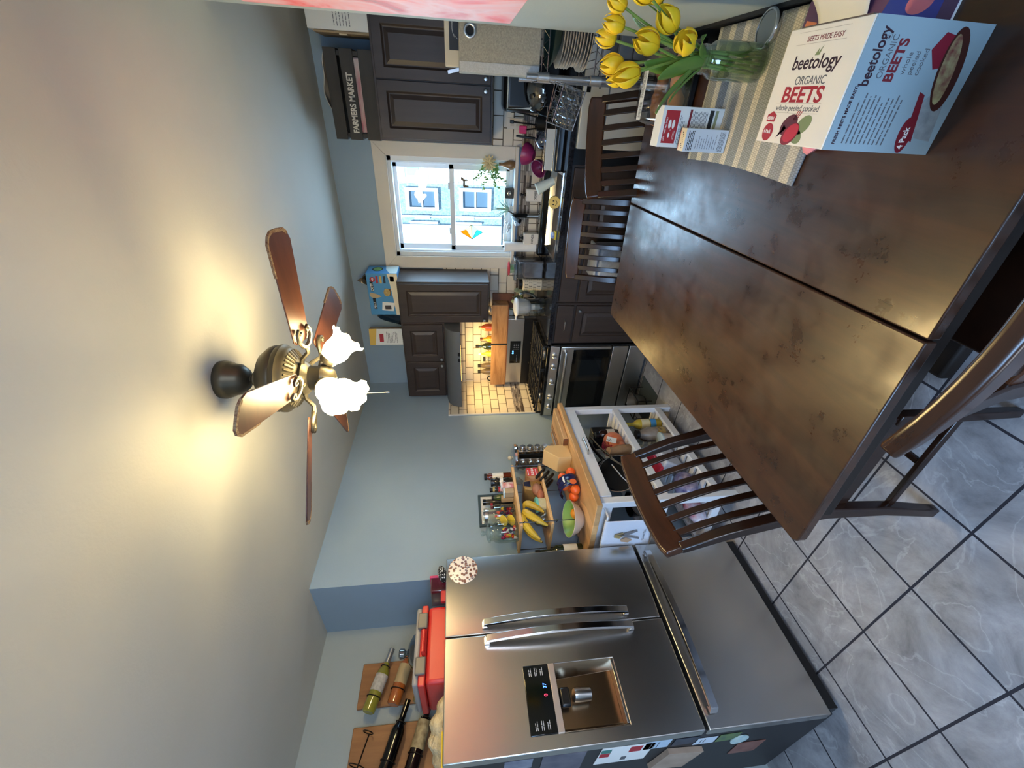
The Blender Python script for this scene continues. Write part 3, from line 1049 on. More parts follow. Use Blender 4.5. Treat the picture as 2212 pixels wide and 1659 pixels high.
# ------------------------------------------------------------------ dining table
TR = 0.0379
def TT(a, b_, z=0.0):
    c, s = math.cos(TR), math.sin(TR)
    return Vector((-0.9708 + c * a - s * b_, 0.5874 + s * a + c * b_, z))
t = T('dining_table', 'large worn dark wood dining table with a centre seam', 'table', TT(0.6, 0.8))
tx, ty = Vector((math.cos(TR), math.sin(TR), 0)), Vector((-math.sin(TR), math.cos(TR), 0))
TW, TL = 1.205, 1.634
def leaf(a0, a1, rl, rr_):
    r_ = 0.022
    P = []
    def arc(cx, cy, s0):
        return [(cx + r_ * math.cos(s0 + k * math.pi / 8), cy + r_ * math.sin(s0 + k * math.pi / 8)) for k in range(5)]
    P += arc(a0 + r_, r_, math.pi) if rl else [(a0, 0)]
    P += arc(a1 - r_, r_, 1.5 * math.pi) if rr_ else [(a1, 0)]
    P += arc(a1 - r_, TL - r_, 0) if rr_ else [(a1, TL)]
    P += arc(a0 + r_, TL - r_, 0.5 * math.pi) if rl else [(a0, TL)]
    return MB().prism(P, TT(0, 0, 0.722), tx, ty, 0.028).build('tabletop_leaf', M_table, t, bevel=0.004, seg=2)
leaf(0, 0.6225, True, False)
leaf(0.6275, TW, False, True)
b = MB()
for p0, p1 in ((TT(0.05, 0.06), TT(TW - 0.05, 0.06)), (TT(0.05, TL - 0.06), TT(TW - 0.05, TL - 0.06))):
    b.sweepbox([p0 + EZ * 0.672, p1 + EZ * 0.672], 0.022, 0.098, ty)
for p0, p1 in ((TT(0.05, 0.06), TT(0.05, TL - 0.06)), (TT(TW - 0.05, 0.06), TT(TW - 0.05, TL - 0.06))):
    b.sweepbox([p0 + EZ * 0.672, p1 + EZ * 0.672], 0.022, 0.098, tx)
b.build('apron', M_tabled, t, bevel=0.003)
c = TT(0.60, 0.85)
MB().box(c.x - 0.14, c.y - 0.30, 0.05, c.x + 0.14, c.y + 0.30, 0.66).build('pedestal', M_tabled, t, bevel=0.01)
MB().box(c.x - 0.30, c.y - 0.48, 0.0, c.x + 0.30, c.y + 0.48, 0.05).build('pedestal_foot', M_tabled, t, bevel=0.012)
MB().box(c.x - 0.22, c.y - 0.55, 0.66, c.x + 0.22, c.y + 0.55, 0.722).build('support_rail', M_tabled, t, smooth=False)

# ------------------------------------------------------------------ dining chairs (front towards local +Y, rear legs on the line y = 0)
def make_chair(name, label):
    t = T(name, label, 'chair', group='slat-back dining chairs')
    W = 0.222
    def post(sx):
        pts = [(sx * W, -0.035, 0.0), (sx * W, 0.0, 0.22), (sx * W, 0.010, 0.45), (sx * W, -0.020, 0.60), (sx * W, -0.078, 0.78), (sx * W, -0.145, 0.925)]
        return MB().sweepbox(pts, [0.032, 0.036, 0.040, 0.040, 0.038, 0.034], [0.036, 0.040, 0.046, 0.042, 0.036, 0.028], EX).build('rear_leg', M_chair, t, True, bevel=0.005)
    post(-1)
    post(1)
    for sx in (-1, 1):
        MB().sweepbox([(sx * 0.205, 0.40, 0.0), (sx * 0.205, 0.395, 0.42)], [0.026, 0.036], [0.026, 0.036], EX).build('front_leg', M_chair, t, True, bevel=0.004)
        MB().sweepbox([(sx * 0.212, 0.0, 0.20), (sx * 0.206, 0.39, 0.20)], 0.018, 0.024, EX).build('side_stretcher', M_chair, t, True, bevel=0.004)
    MB().sweepbox([(-0.208, 0.20, 0.20), (0.208, 0.20, 0.20)], 0.02, 0.018, EY).build('cross_stretcher', M_chair, t, True, bevel=0.004)
    P = [(-0.205, 0.02), (0.205, 0.02), (0.228, 0.12), (0.228, 0.40), (0.20, 0.435), (-0.20, 0.435), (-0.228, 0.40), (-0.228, 0.12)]
    MB().prism(P, (0, 0, 0.435), EX, EY, 0.024).build('seat', M_chair, t, True, bevel=0.008, seg=3)
    b = MB()
    b.box(-0.205, 0.03, 0.375, 0.205, 0.052, 0.435).box(-0.20, 0.385, 0.375, 0.20, 0.405, 0.435)
    for sx in (-1, 1):
        b.box(sx * 0.205 - 0.01, 0.03, 0.375, sx * 0.205 + 0.01, 0.40, 0.435)
    b.build('seat_frame', M_chair, t, True, bevel=0.002)
    def bow(x, d):
        return d * (1 - (x / 0.235) ** 2)
    top = [(x, -0.150 - bow(x, 0.034), 0.942) for x in [(-0.236 + 0.472 * i / 12) for i in range(13)]]
    MB().sweepbox(top, 0.030, [0.074] + [0.088] * 11 + [0.074], (0, 1, 0.33)).build('top_rail', M_chairx, t, True, bevel=0.008, seg=3)
    low = [(x, -0.014 - bow(x, 0.026), 0.585) for x in [(-0.21 + 0.42 * i / 8) for i in range(9)]]
    MB().sweepbox(low, 0.022, 0.040, (0, 1, 0.15)).build('lower_rail', M_chairx, t, True, bevel=0.004)
    for i in range(6):
        x = -0.165 + 0.066 * i
        pts = [(x, -0.016 - bow(x, 0.026), 0.60), (x, -0.046 - bow(x, 0.030), 0.72), (x, -0.090 - bow(x, 0.032), 0.83), (x, -0.142 - bow(x, 0.034), 0.935)]
        MB().sweepbox(pts, 0.027, 0.010, EX).build('back_slat', M_chair, t, True, bevel=0.002)
    return t
ch = make_chair('dining_chair', 'dark slat-back dining chair standing at the left side of the table beside the white cart')
ch.location = (-1.09, 0.99, 0)
ch.rotation_euler = (0, 0, R(-90))
dup(ch, (-0.660, 2.375, 0), R(187), label='dark slat-back dining chair at the far end of the table, nearer the range')
dup(ch, (-0.120, 2.225, 0), R(201.6), label='dark slat-back dining chair at the far table end, turned askew beside the wire shelves')
dup(ch, (-0.202, 0.574, 0), R(0), label='dark slat-back dining chair nearest the viewer at the near end of the table')

# ------------------------------------------------------------------ ceiling fan
CX, CY = -0.957, 1.459
t = T('ceiling_fan', 'bronze ceiling fan with five dusty wooden blades and lit glass shades', 'ceiling fan', (CX, CY, 2.0))
MB().lathe([(0, 0), (0.074, 0), (0.076, -0.018), (0.070, -0.040), (0.064, -0.048), (0.060, -0.075), (0.040, -0.098), (0.018, -0.106), (0, -0.106)], (CX, CY, ZC), n=32).build('canopy', M_bronze, t)
MB().cyl((CX, CY, 2.50), (CX, CY, 2.445), 0.013).lathe([(0, 0), (0.030, 0), (0.032, 0.02), (0.022, 0.03), (0, 0.03)], (CX, CY, 2.452), n=20).build('downrod', M_bronze, t)
b = MB().lathe([(0, 2.456), (0.045, 2.456), (0.075, 2.446), (0.105, 2.43), (0.128, 2.402), (0.134, 2.385), (0.131, 2.374), (0.136, 2.366), (0.136, 2.352), (0.128, 2.344), (0.124, 2.336), (0.118, 2.326), (0.075, 2.30), (0.062, 2.292), (0, 2.292)], (CX, CY, 0), n=40)
mo = b.build('motor_housing', M_bronze, t)
b = MB()
for i in range(36):
    a = 2 * math.pi * i / 36
    p0 = Vector((CX + 0.116 * math.cos(a), CY + 0.116 * math.sin(a), 2.323))
    p1 = Vector((CX + 0.082 * math.cos(a), CY + 0.082 * math.sin(a), 2.301))
    b.tube([p0, p1], 0.0045, 6)
b.build('fluting', M_bronze, mo)
MB().lathe([(0, 2.292), (0.066, 2.292), (0.070, 2.282), (0.062, 2.272), (0.050, 2.262), (0.048, 2.225), (0.054, 2.215), (0.050, 2.195), (0.030, 2.172), (0.012, 2.165), (0, 2.160)], (CX, CY, 0), n=32).build('switch_housing', M_bronze, t)
# blades with scrolled irons
def make_blade(a):
    ca, sa = math.cos(a), math.sin(a)
    rad, tan = Vector((ca, sa, 0)), Vector((-sa, ca, 0))
    pit = R(-13)
    tn = tan * math.cos(pit) + EZ * math.sin(pit)
    nn = rad.cross(tn)
    c = Vector((CX, CY, 2.262))
    h0, h1 = 0.050, 0.066
    P = [(0.160, -h0 + 0.012), (0.172, -h0), (0.53, -h1), (0.555, -h1 + 0.012), (0.568, -0.035), (0.570, 0.0), (0.568, 0.035), (0.555, h1 - 0.012), (0.53, h1), (0.172, h0), (0.160, h0 - 0.012)]
    bl = MB().prism(P, c, rad, tn, 0.006).build('blade', M_fan, t, bevel=0.002)
    MB().prism([(0.42, -0.064), (0.53, -h1 - 0.001), (0.556, -h1 + 0.011), (0.571, -0.035), (0.573, 0.0), (0.571, 0.035), (0.556, h1 - 0.012), (0.548, h1 - 0.02), (0.560, 0.03), (0.562, -0.03), (0.548, -h1 + 0.016), (0.53, -h1 + 0.007), (0.42, -0.058)], c - nn * 0.0008, rad, tn, 0.0076).build('dust_edge', M_dust, bl, smooth=False)
    b = MB()
    hub = Vector((CX, CY, 2.285))
    b.tube([hub + rad * 0.062, hub + rad * 0.085 - EZ * 0.006, c + rad * 0.115 - nn * 0.012, c + rad * 0.140 - nn * 0.012], [0.010, 0.009, 0.008, 0.010], 8)
    for s in (-1, 1):
        pts = [c + rad * 0.138 - nn * 0.010, c + rad * 0.150 + tn * s * 0.022 - nn * 0.012, c + rad * 0.175 + tn * s * 0.040 - nn * 0.012, c + rad * 0.203 + tn * s * 0.040 - nn * 0.012,
               c + rad * 0.217 + tn * s * 0.028 - nn * 0.012, c + rad * 0.210 + tn * s * 0.016 - nn * 0.013, c + rad * 0.199 + tn * s * 0.018 - nn * 0.014, c + rad * 0.198 + tn * s * 0.026 - nn * 0.014]
        b.tube(pts, [0.009, 0.0085, 0.008, 0.0075, 0.007, 0.006, 0.006, 0.005], 8)
        b.sph(c + rad * 0.204 + tn * s * 0.024 - nn * 0.014, 0.0085, 10)
    b.build('blade_iron', M_bronze, bl, label='scrolled bronze blade bracket')
for k_ in range(5):
    make_blade(R(4.5 + 72 * k_))
# three lit tulip shades
M_lamp = mat('lit_frosted_glass', (255, 236, 196), 0.4, emit=50.0, ecol=(255, 229, 168))
def make_shade(a):
    rad = Vector((math.cos(a), math.sin(a), 0))
    ax = (rad * 0.74 - EZ * 0.67).normalized()
    p = Vector((CX, CY, 2.215)) + rad * 0.05
    arm = MB().tube([Vector((CX, CY, 2.228)) + rad * 0.03, p + rad * 0.012 + EZ * 0.006, p + ax * 0.022], 0.011, 8).lathe([(0, 0), (0.026, 0.0), (0.034, 0.010), (0.037, 0.022), (0.033, 0.026), (0, 0.026)], p + ax * 0.012, ax, 24).build('lamp_holder', M_bronze, t)
    n, prof = 40, [(0.032, 0.0), (0.040, 0.012), (0.048, 0.030), (0.050, 0.050), (0.047, 0.070), (0.050, 0.088), (0.060, 0.104), (0.072, 0.114)]
    q = Vector((0, 0, 1)).rotation_difference(ax)
    o = p + ax * 0.034
    def fn(u, v):
        k = v * (len(prof) - 1)
        i = min(int(k), len(prof) - 2)
        f = k - i
        r_ = prof[i][0] * (1 - f) + prof[i + 1][0] * f
        z_ = prof[i][1] * (1 - f) + prof[i + 1][1] * f
        ph = 2 * math.pi * u
        wv = 0.006 * v ** 3 * math.sin(8 * ph)
        return o + q @ Vector((r_ * math.cos(ph), r_ * math.sin(ph), z_ + wv))
    MB().grid(n, 21, fn).build('lamp_shade', M_lamp, t, solid=0.003, angle=80, label='glowing frosted glass shade')
for k_ in range(3):
    make_shade(R(34.8 + 120 * k_))
b = MB()
for i in range(60):
    b.sph((-1.0, 1.405, 2.20 - i * 0.004), 0.0017, 6)
b.build('pull_chain', M_satin, t)
MB().lathe([(0, 0), (0.003, 0.002), (0.004, 0.008), (0.0015, 0.014), (0, 0.014)], (-1.0, 1.405, 1.952), n=10).build('chain_bob', M_satin, t)

# ------------------------------------------------------------------ things on the dining table (top at z = 0.75)
TZ = 0.7505

# woven placemat
m = mat('woven_placemat', (176, 170, 150), 0.9)
nt = m.node_tree
p = nt.nodes['Principled BSDF']
tc = nt.nodes.new('ShaderNodeTexCoord')
sp = nt.nodes.new('ShaderNodeSeparateXYZ')
nt.links.new(tc.outputs['Object'], sp.inputs[0])
mr = nt.nodes.new('ShaderNodeMapRange')
mr.inputs['From Min'].default_value = -0.32
mr.inputs['From Max'].default_value = 0.32
nt.links.new(sp.outputs[1], mr.inputs[0])
rp = nt.nodes.new('ShaderNodeValToRGB')
rp.color_ramp.interpolation = 'CONSTANT'
cols = [(150, 156, 164), (214, 208, 194), (160, 162, 164), (218, 212, 198), (176, 176, 170), (222, 213, 192), (164, 166, 162), (220, 212, 194), (156, 160, 160), (222, 212, 192), (168, 168, 164), (218, 211, 196), (150, 154, 160), (216, 208, 188), (146, 148, 146), (212, 206, 190)]
rp.color_ramp.elements[0].color = lin(cols[0])
rp.color_ramp.elements[1].position = 0.06
rp.color_ramp.elements[1].color = lin(cols[1])
for i, c_ in enumerate(cols[2:]):
    k = rp.color_ramp.elements.new(0.12 + i * 0.063 + (0.015 if i % 2 else 0))
    k.color = lin(c_)
nt.links.new(mr.outputs[0], rp.inputs[0])
br = nt.nodes.new('ShaderNodeTexBrick')
br.inputs['Scale'].default_value = 1.0
br.inputs['Brick Width'].default_value = 0.0065
br.inputs['Row Height'].default_value = 0.0102
br.inputs['Mortar Size'].default_value = 0.0011
br.inputs['Color1'].default_value = (1, 1, 1, 1)
br.inputs['Color2'].default_value = (0.86, 0.86, 0.86, 1)
br.inputs['Mortar'].default_value = (0.55, 0.55, 0.52, 1)
nt.links.new(tc.outputs['Object'], br.inputs['Vector'])
mx = nt.nodes.new('ShaderNodeMix')
mx.data_type = 'RGBA'
mx.blend_type = 'MULTIPLY'
mx.inputs[0].default_value = 0.8
nt.links.new(rp.outputs[0], mx.inputs[6])
nt.links.new(br.outputs['Color'], mx.inputs[7])
nt.links.new(mx.outputs[2], p.inputs['Base Color'])
bp = nt.nodes.new('ShaderNodeBump')
bp.inputs['Strength'].default_value = 0.6
bp.inputs['Distance'].default_value = 0.002
nt.links.new(br.outputs['Fac'], bp.inputs['Height'])
bp.invert = True
nt.links.new(bp.outputs[0], p.inputs['Normal'])
def mat_fn(u, v):
    x = -0.150 + 0.395 * u + 0.012 * math.sin(3 * v) * (1 - u)
    y = 1.132 + 0.612 * v - 0.010 * math.sin(math.pi * u)
    return Vector((x, y, TZ + 0.003 + 0.0012 * math.sin(9 * u) * math.sin(7 * v)))
MB().grid(24, 30, mat_fn).build('placemat', m, solid=0.004, label='striped grey and cream woven placemat under the tulip jar', cat='placemat')
MZ = TZ + 0.0062

# mason jar with tulips
JX, JY = 0.132, 1.455
t = T('mason_jar', 'clear glass mason jar of water and stems standing on the striped placemat', 'jar', (JX, JY, MZ))
JP = [(0.0, 0.004), (0.040, 0.0), (0.047, 0.006), (0.0485, 0.02), (0.0485, 0.135), (0.045, 0.152), (0.036, 0.164), (0.0345, 0.170), (0.0365, 0.174), (0.0345, 0.178), (0.0365, 0.182), (0.0345, 0.186), (0.036, 0.192)]
MB().lathe(JP, (JX, JY, MZ), n=36).build('glass', glassy('jar_glass', (236, 246, 240), 0.24), t)
MB().lathe([(0, 0.008), (0.043, 0.008), (0.0455, 0.016), (0.0455, 0.118), (0, 0.118)], (JX, JY, MZ), n=32).build('water', glassy('jar_water', (222, 234, 212), 0.08), t)
heads = [(0.190, 1.46, 1.195, 0.9), (0.228, 1.44, 1.205, 0.8), (0.246, 1.42, 1.115, 1.0), (0.164, 1.50, 1.200, 0.9), (0.148, 1.40, 1.112, 1.15), (0.188, 1.39, 1.075, 1.1),
         (0.148, 1.37, 1.030, 1.1), (0.108, 1.46, 1.180, 1.0), (0.086, 1.39, 1.155, 1.15), (0.238, 1.36, 1.165, 1.0), (0.085, 1.50, 1.150, 0.9)]
def tulip(i, hx, hy, hz, sc):
    t = T('tulip', ['yellow tulip, topmost bud of the bunch beside the wall', 'yellow tulip half cut off by the photo edge next to the wall', 'yellow tulip low against the grey wall, right side of the bunch',
                    'yellow tulip at the back of the bunch', 'large yellow tulip in the middle of the bunch', 'yellow tulip right of centre, facing the viewer', 'lowest yellow tulip, just above the jar neck',
                    'yellow tulip second from the left at the top of the bunch', 'leftmost yellow tulip, leaning out over the croissant box', 'yellow tulip at the outer right edge of the bunch', 'yellow tulip behind the leftmost one, partly hidden'][i],
          'tulip', (JX, JY, MZ + 0.01), group='yellow tulips in the mason jar')
    a = 2 * math.pi * i / len(heads)
    foot = Vector((JX + 0.026 * math.cos(a), JY + 0.026 * math.sin(a), MZ + 0.014))
    neck = Vector((JX + 0.018 * math.cos(a + 0.7), JY + 0.018 * math.sin(a + 0.7), MZ + 0.188))
    H = Vector((hx, hy, hz))
    mid = (neck + H) / 2 + Vector((0, 0, 0.02))
    pts = [foot, foot.lerp(neck, 0.5), neck] + bez(neck, mid, H, 6)[1:]
    MB().tube(pts, 0.0035, 8).build('stem', M_stem, t)
    ax = (H - mid).normalized()
    ax = (ax + EZ * 0.25).normalized()
    q = Vector((0, 0, 1)).rotation_difference(ax)
    L = 0.066 * sc
    for j in range(6):
        ph = j * math.pi / 3 + i
        outer = j % 2 == 0
        def fn(u, v, ph=ph, outer=outer):
            # petal: u across, v along
            prof = math.sin(math.pi * (0.12 + 0.80 * v)) ** 0.8
            r_ = (0.0255 if outer else 0.0215) * sc * prof + 0.002
            half = (0.62 if outer else 0.56) * (1 - 0.92 * max(0.0, (v - 0.45) / 0.55) ** 1.6)
            an = ph + (u - 0.5) * 2 * half
            return H + q @ Vector((r_ * math.cos(an), r_ * math.sin(an), -0.006 + v * L))
        MB().grid(6, 8, fn).build('petal', M_tulip, t, solid=0.0012, angle=80)
for i, hh in enumerate(heads):
    tulip(i, *hh)
def tleaf(i, pts, w_, label):
    t_ = T('tulip_leaf', label, 'leaf', pts[0], group='long green tulip leaves')
    C = bez(*pts, n=14)
    side = (C[-1] - C[0]).cross(EZ)
    side = side.normalized() if side.length > 1e-4 else EX
    def fn(u, v):
        k = v * 14
        a = min(int(k), 13)
        c = C[a].lerp(C[a + 1], k - a)
        ww = 1.25 * w_ * math.sin(math.pi * min(0.995, 0.16 + 0.83 * v)) ** 0.8
        return c + side * (u - 0.5) * 2 * ww + EZ * (abs(u - 0.5) * ww * 0.9) + side.cross(EZ) * 0.0
    MB().grid(4, 14, fn).build('blade', M_leaf, t_, solid=0.0012, angle=80)
nk = Vector((JX, JY, MZ + 0.188))
tleaf(0, (nk + Vector((-0.012, -0.01, 0)), (0.02, 1.40, 1.06), (-0.005, 1.33, 1.095)), 0.020, 'long tulip leaf drooping left in front of the croissant box')
tleaf(1, (nk + Vector((0.0, -0.012, -0.04)), (0.10, 1.38, 1.05), (0.075, 1.36, 1.10)), 0.019, 'green tulip leaf rising below the leftmost tulip')
tleaf(2, (nk + Vector((0.012, 0.0, -0.03)), (0.20, 1.44, 1.04), (0.236, 1.42, 1.15)), 0.021, 'broad tulip leaf along the grey wall')
tleaf(3, (nk + Vector((0.006, 0.01, -0.02)), (0.17, 1.50, 1.08), (0.215, 1.47, 1.165)), 0.018, 'tulip leaf rising between the right-hand tulips')
tleaf(4, (nk + Vector((-0.006, 0.006, -0.02)), (0.10, 1.45, 1.06), (0.112, 1.42, 1.125)), 0.017, 'upright tulip leaf in the middle of the bunch')
tleaf(5, (nk + Vector((0.004, -0.012, -0.03)), (0.15, 1.40, 0.99), (0.172, 1.34, 1.00)), 0.014, 'short tulip leaf curling over the jar rim')
tleaf(6, (nk + Vector((-0.014, 0.0, -0.02)), (0.06, 1.44, 1.00), (0.020, 1.41, 1.03)), 0.013, 'narrow tulip leaf low at the left of the jar neck')

# jar lid
t = T('jar_lid', 'silver ringed jar lid lying face up on the placemat beside the mason jar', 'lid', (0.217, 1.452, MZ))
MB().lathe([(0, 0.002), (0.042, 0.002), (0.044, 0.0), (0.0465, 0.0), (0.0475, 0.004), (0.0465, 0.014), (0.044, 0.0165), (0.0405, 0.0165), (0.0395, 0.012), (0, 0.012)], (0.212, 1.452, MZ), n=40).build('ring', M_chrome, t)
MB().lathe([(0, 0), (0.039, 0), (0.0385, 0.002), (0, 0.002)], (0.212, 1.452, MZ + 0.0121), n=36).build('disc', mat('lid_grey', (150, 150, 146), 0.4, 0.3), t, label='flat grey lid disc')

# beet carton, lying so that its printed panel faces up
t = T('beets_carton', 'large white carton of organic beets at the near right of the table', 'box', (0.052, 0.92, TZ))
x0, x1, y0, y1, z0, z1 = -0.044, 0.149, 0.815, 1.022, TZ, 0.976
M_bx = mat('beet_carton', (236, 230, 218), 0.5)
M_bxb = mat('beet_carton_daylit', (146, 166, 174), 0.5)  # white front card with the blue cast of daylight put into its colour
MB().box(x0, y0 + 0.001, z0, x1, y1, z1).build('carton_body', M_bx, t, bevel=0.0015)
patch(M_bxb, (x0, y0, z0), EX, EZ, rect(0.0, 0.0, x1 - x0, z1 - z0 - 0.0015), t, 'front_panel', 0.0006)
# top panel: reads towards the viewer (along -Y), letter tops towards +X
oT = Vector((x0, y1, z1 + 0.0001))
U, V = -EY, EX
M_purp = mat('dark_beet_ink', (46, 16, 34), 0.5)
M_beet = mat('beet_red', (128, 22, 44), 0.45)
M_beetl = mat('beet_cut', (186, 40, 62), 0.45)
M_lgrn = mat('leaf_print', (126, 140, 96), 0.5)
W_ = x1 - x0
def tp(u, v):
    return oT + U * u + V * v
text('BEETS MADE EASY', 0.0115, M_dred, tp(0.058, 0.170), U, V, t)
text('beetology', 0.031, M_purp, tp(0.040, 0.127), U, V, t, sx=1.02, bold=0.0004)
text('ORGANIC', 0.0195, M_inkg, tp(0.064, 0.1020), U, V, t, sx=0.95)
text('BEETS', 0.036, M_red, tp(0.040, 0.0735), U, V, t, sx=1.22, bold=0.0009)
text('whole peeled cooked', 0.0145, M_inkg, tp(0.034, 0.0585), U, V, t)
for v_ in (0.071, 0.0545, 0.166, 0.185):
    patch(mat('hairline', (190, 180, 168), 0.6), tp(0.030, v_), U, V, rect(0, 0, 0.13, 0.0006), t, 'rule_line', 0.0002)
patch(M_lgrn, tp(0.094, 0.147), U, V, [(0, 0), (0.007, 0.011), (0.008, 0.004), (0.016, 0.014), (0.012, 0.0)], t, 'leaf_mark', 0.0002)
bd = patch(M_red, tp(0.020, 0.020), U, V, ell(0.012, -0.001, 0.0165, 0.0165), t, 'round_badge', 0.0004)
text('4 Pack', 0.0105, M_paper, tp(0.0185, 0.0170) + EZ * 0.0006, U, V, bd, sx=0.85, bold=0.0003)
bd = patch(M_red, tp(0.016, 0.038), U, V, [(0, 0), (0.026, 0), (0.028, 0.012), (0.020, 0.016), (0.014, 0.019), (0.008, 0.016), (-0.001, 0.012)], t, 'red_badge', 0.0004)
text('GEFEN', 0.0078, M_paper, tp(0.0175, 0.0415) + EZ * 0.0006, U, V, bd, sx=0.9, bold=0.0003)
patch(M_lgrn, tp(0.118, 0.024), U, V, ell(0.016, 0.012, 0.021, 0.014, a0=0.6), t, 'printed_leaf', 0.0002)
patch(M_lgrn, tp(0.112, 0.013), U, V, ell(0.010, 0.004, 0.020, 0.012, a0=-0.4), t, 'printed_leaf', 0.0002)
patch(mat('beet_skin', (92, 34, 48), 0.45), tp(0.088, 0.032), U, V, ell(0.004, 0.002, 0.024, 0.017, a0=0.5) , t, 'printed_beet', 0.0003)
patch(mat('beet_skin', (92, 34, 48), 0.45), tp(0.064, 0.010), U, V, [(0, 0), (0.024, 0.018), (0.014, 0.024), (0.008, 0.005)], t, 'printed_root', 0.0003)
c_ = patch(M_beet, tp(0.105, 0.019), U, V, ell(0, 0, 0.025, 0.017, a0=0.6), t, 'printed_beet', 0.0005)
patch(M_beetl, tp(0.107, 0.021), U, V, ell(0, 0, 0.021, 0.014, a0=0.6), t, 'printed_slice', 0.0008)
for k_ in range(3):
    patch(M_red, tp(0.100 + k_ * 0.004, 0.043), U, V, [(0, 0), (0.002, 0), (0.008 + k_ * 0.002, 0.016), (0.006 + k_ * 0.002, 0.016)], t, 'printed_stalk', 0.0003)
# front panel, upright lettering
oF = Vector((x0, y0 - 0.0008, z0))
def fp(u, v):
    return oF + EX * u + EZ * v
H_ = z1 - z0
text('FRESH BEETS MADE EASY:', 0.0078, M_purp, fp(0.010, H_ - 0.020), EX, EZ, t, bold=0.0003)
text('beetology', 0.026, M_purp, fp(0.098, H_ - 0.036), EX, EZ, t, sx=0.78, bold=0.0005)
text('ORGANIC', 0.0155, M_inkg, fp(0.110, H_ - 0.056), EX, EZ, t, sx=0.85)
text('BEETS', 0.024, M_dred, fp(0.106, H_ - 0.078), EX, EZ, t, sx=0.95, bold=0.0008)
for k_, s_ in enumerate(('whole', 'peeled', 'cooked')):
    text(s_, 0.0125, M_inkg, fp(0.118, H_ - 0.096 - k_ * 0.014), EX, EZ, t)
lines(10, M_inkg, fp(0.012, H_ - 0.036), EX, EZ, t, 0.0092, 0.078, 0.0026, seed=5)
patch(M_beet, fp(0.128, 0.078), EX, EZ, [(0, 0), (0.004, -0.018), (0.022, -0.026), (0.046, -0.018), (0.050, 0.006), (0.026, 0.020)], t, 'printed_beet', 0.0003)
bw = patch(mat('bowl_brown', (66, 30, 24), 0.4), fp(0.128, 0.044), EX, EZ, ell(0, 0, 0.060, 0.023, a0=0.20), t, 'printed_bowl', 0.0004)
patch(mat('salad_print', (112, 40, 46), 0.5, noise=(60, (176, 168, 120))), fp(0.128, 0.049) - EY * 0.0005, EX, EZ, ell(0, 0, 0.050, 0.014, a0=0.20), bw, 'printed_salad', 0.0003)
pk = patch(mat('pouch_print', (120, 128, 132), 0.5, noise=(50, (158, 164, 166))), fp(0.022, 0.010), EX, EZ, [(0, 0), (0.062, 0.012), (0.072, 0.044), (0.054, 0.060), (0.004, 0.036)], t, 'printed_pouch', 0.0003)
patch(M_dred, fp(0.020, 0.048), EX, EZ, [(0, 0), (0.072, 0.020), (0.076, 0.032), (0.004, 0.018)], t, 'printed_band', 0.0004)
bd = patch(M_dred, fp(0.030, 0.068), EX, EZ, ell(0, 0, 0.029, 0.014, a0=0.12), t, 'oval_badge', 0.0006)
text('4 Pack', 0.0155, M_paper, fp(0.008, 0.0615) - EY * 0.0009, EX + EZ * 0.1, EZ, bd, sx=0.85, bold=0.0004)
# folded tab edge at the right end
MB().box(x1 - 0.0005, y0 + 0.01, z1 - 0.02, x1 + 0.002, y1 - 0.03, z1 - 0.001).build('end_flap', mat('flap_grey_brown', (96, 84, 76), 0.7), t, smooth=False)  # flap is a darker grey-brown than the carton

# tall white pill carton
t = T('pill_carton', 'white pill carton with a red panel standing on the placemat', 'box', (-0.04, 1.59, MZ))
x0, x1, y0, y1, z0, z1 = -0.101, 0.018, 1.568, 1.626, MZ, MZ + 0.215
MB().box(x0, y0, z0, x1, y1, z1).build('carton_body', M_card, t, bevel=0.0012)
o = Vector((x0, y0, z0))
def q_(u, v):
    return o + EX * u + EZ * v - EY * 0.0001
rp_ = patch(M_red, q_(0.012, 0.155), EX, EZ, rect(0, 0, 0.095, 0.048), t, 'red_panel', 0.0005)
text('JUST 1 TINY PILL DAILY', 0.0066, M_paper, q_(0.019, 0.1945) - EY * 0.0005, EX, EZ, rp_, bold=0.0002)
for u_, v_, a_, b2 in ((0.068, 0.184, 0.013, 0.005), (0.068, 0.171, 0.013, 0.005), (0.036, 0.181, 0.0075, 0.0035)):
    patch(M_paper, q_(u_, v_) - EY * 0.0005, EX, EZ, ell(0, 0, a_, b2), rp_, 'pill_mark', 0.0003)
text('vs', 0.006, M_paper, q_(0.048, 0.177) - EY * 0.0005, EX, EZ, rp_)
lines(2, M_paper, q_(0.024, 0.166) - EY * 0.0005, EX, EZ, rp_, 0.004, 0.026, 0.0012, seed=3)
lines(4, M_inkg, q_(0.010, 0.148), EX, EZ, t, 0.0048, 0.09, 0.0018, seed=8)
fx = patch(M_paper, q_(0.052, 0.036), EX, EZ, rect(0, 0, 0.060, 0.084), t, 'facts_panel', 0.0003)
patch(M_dred, q_(0.052, 0.113) - EY * 0.0003, EX, EZ, rect(0, 0, 0.060, 0.008), fx, 'facts_header', 0.0002)
lines(12, M_inkg, q_(0.054, 0.108) - EY * 0.0003, EX, EZ, fx, 0.0046, 0.055, 0.0020, ragged=0.1, seed=9)
patch(M_ink, q_(0.052, 0.036) - EY * 0.0003, EX, EZ, rect(0, 0, 0.060, 0.014), fx, 'black_band', 0.0002)
patch(mat('olive_print', (150, 150, 110), 0.5), q_(0.050, 0.020), EX, EZ, rect(0, 0, 0.062, 0.010), t, 'olive_band', 0.0002)

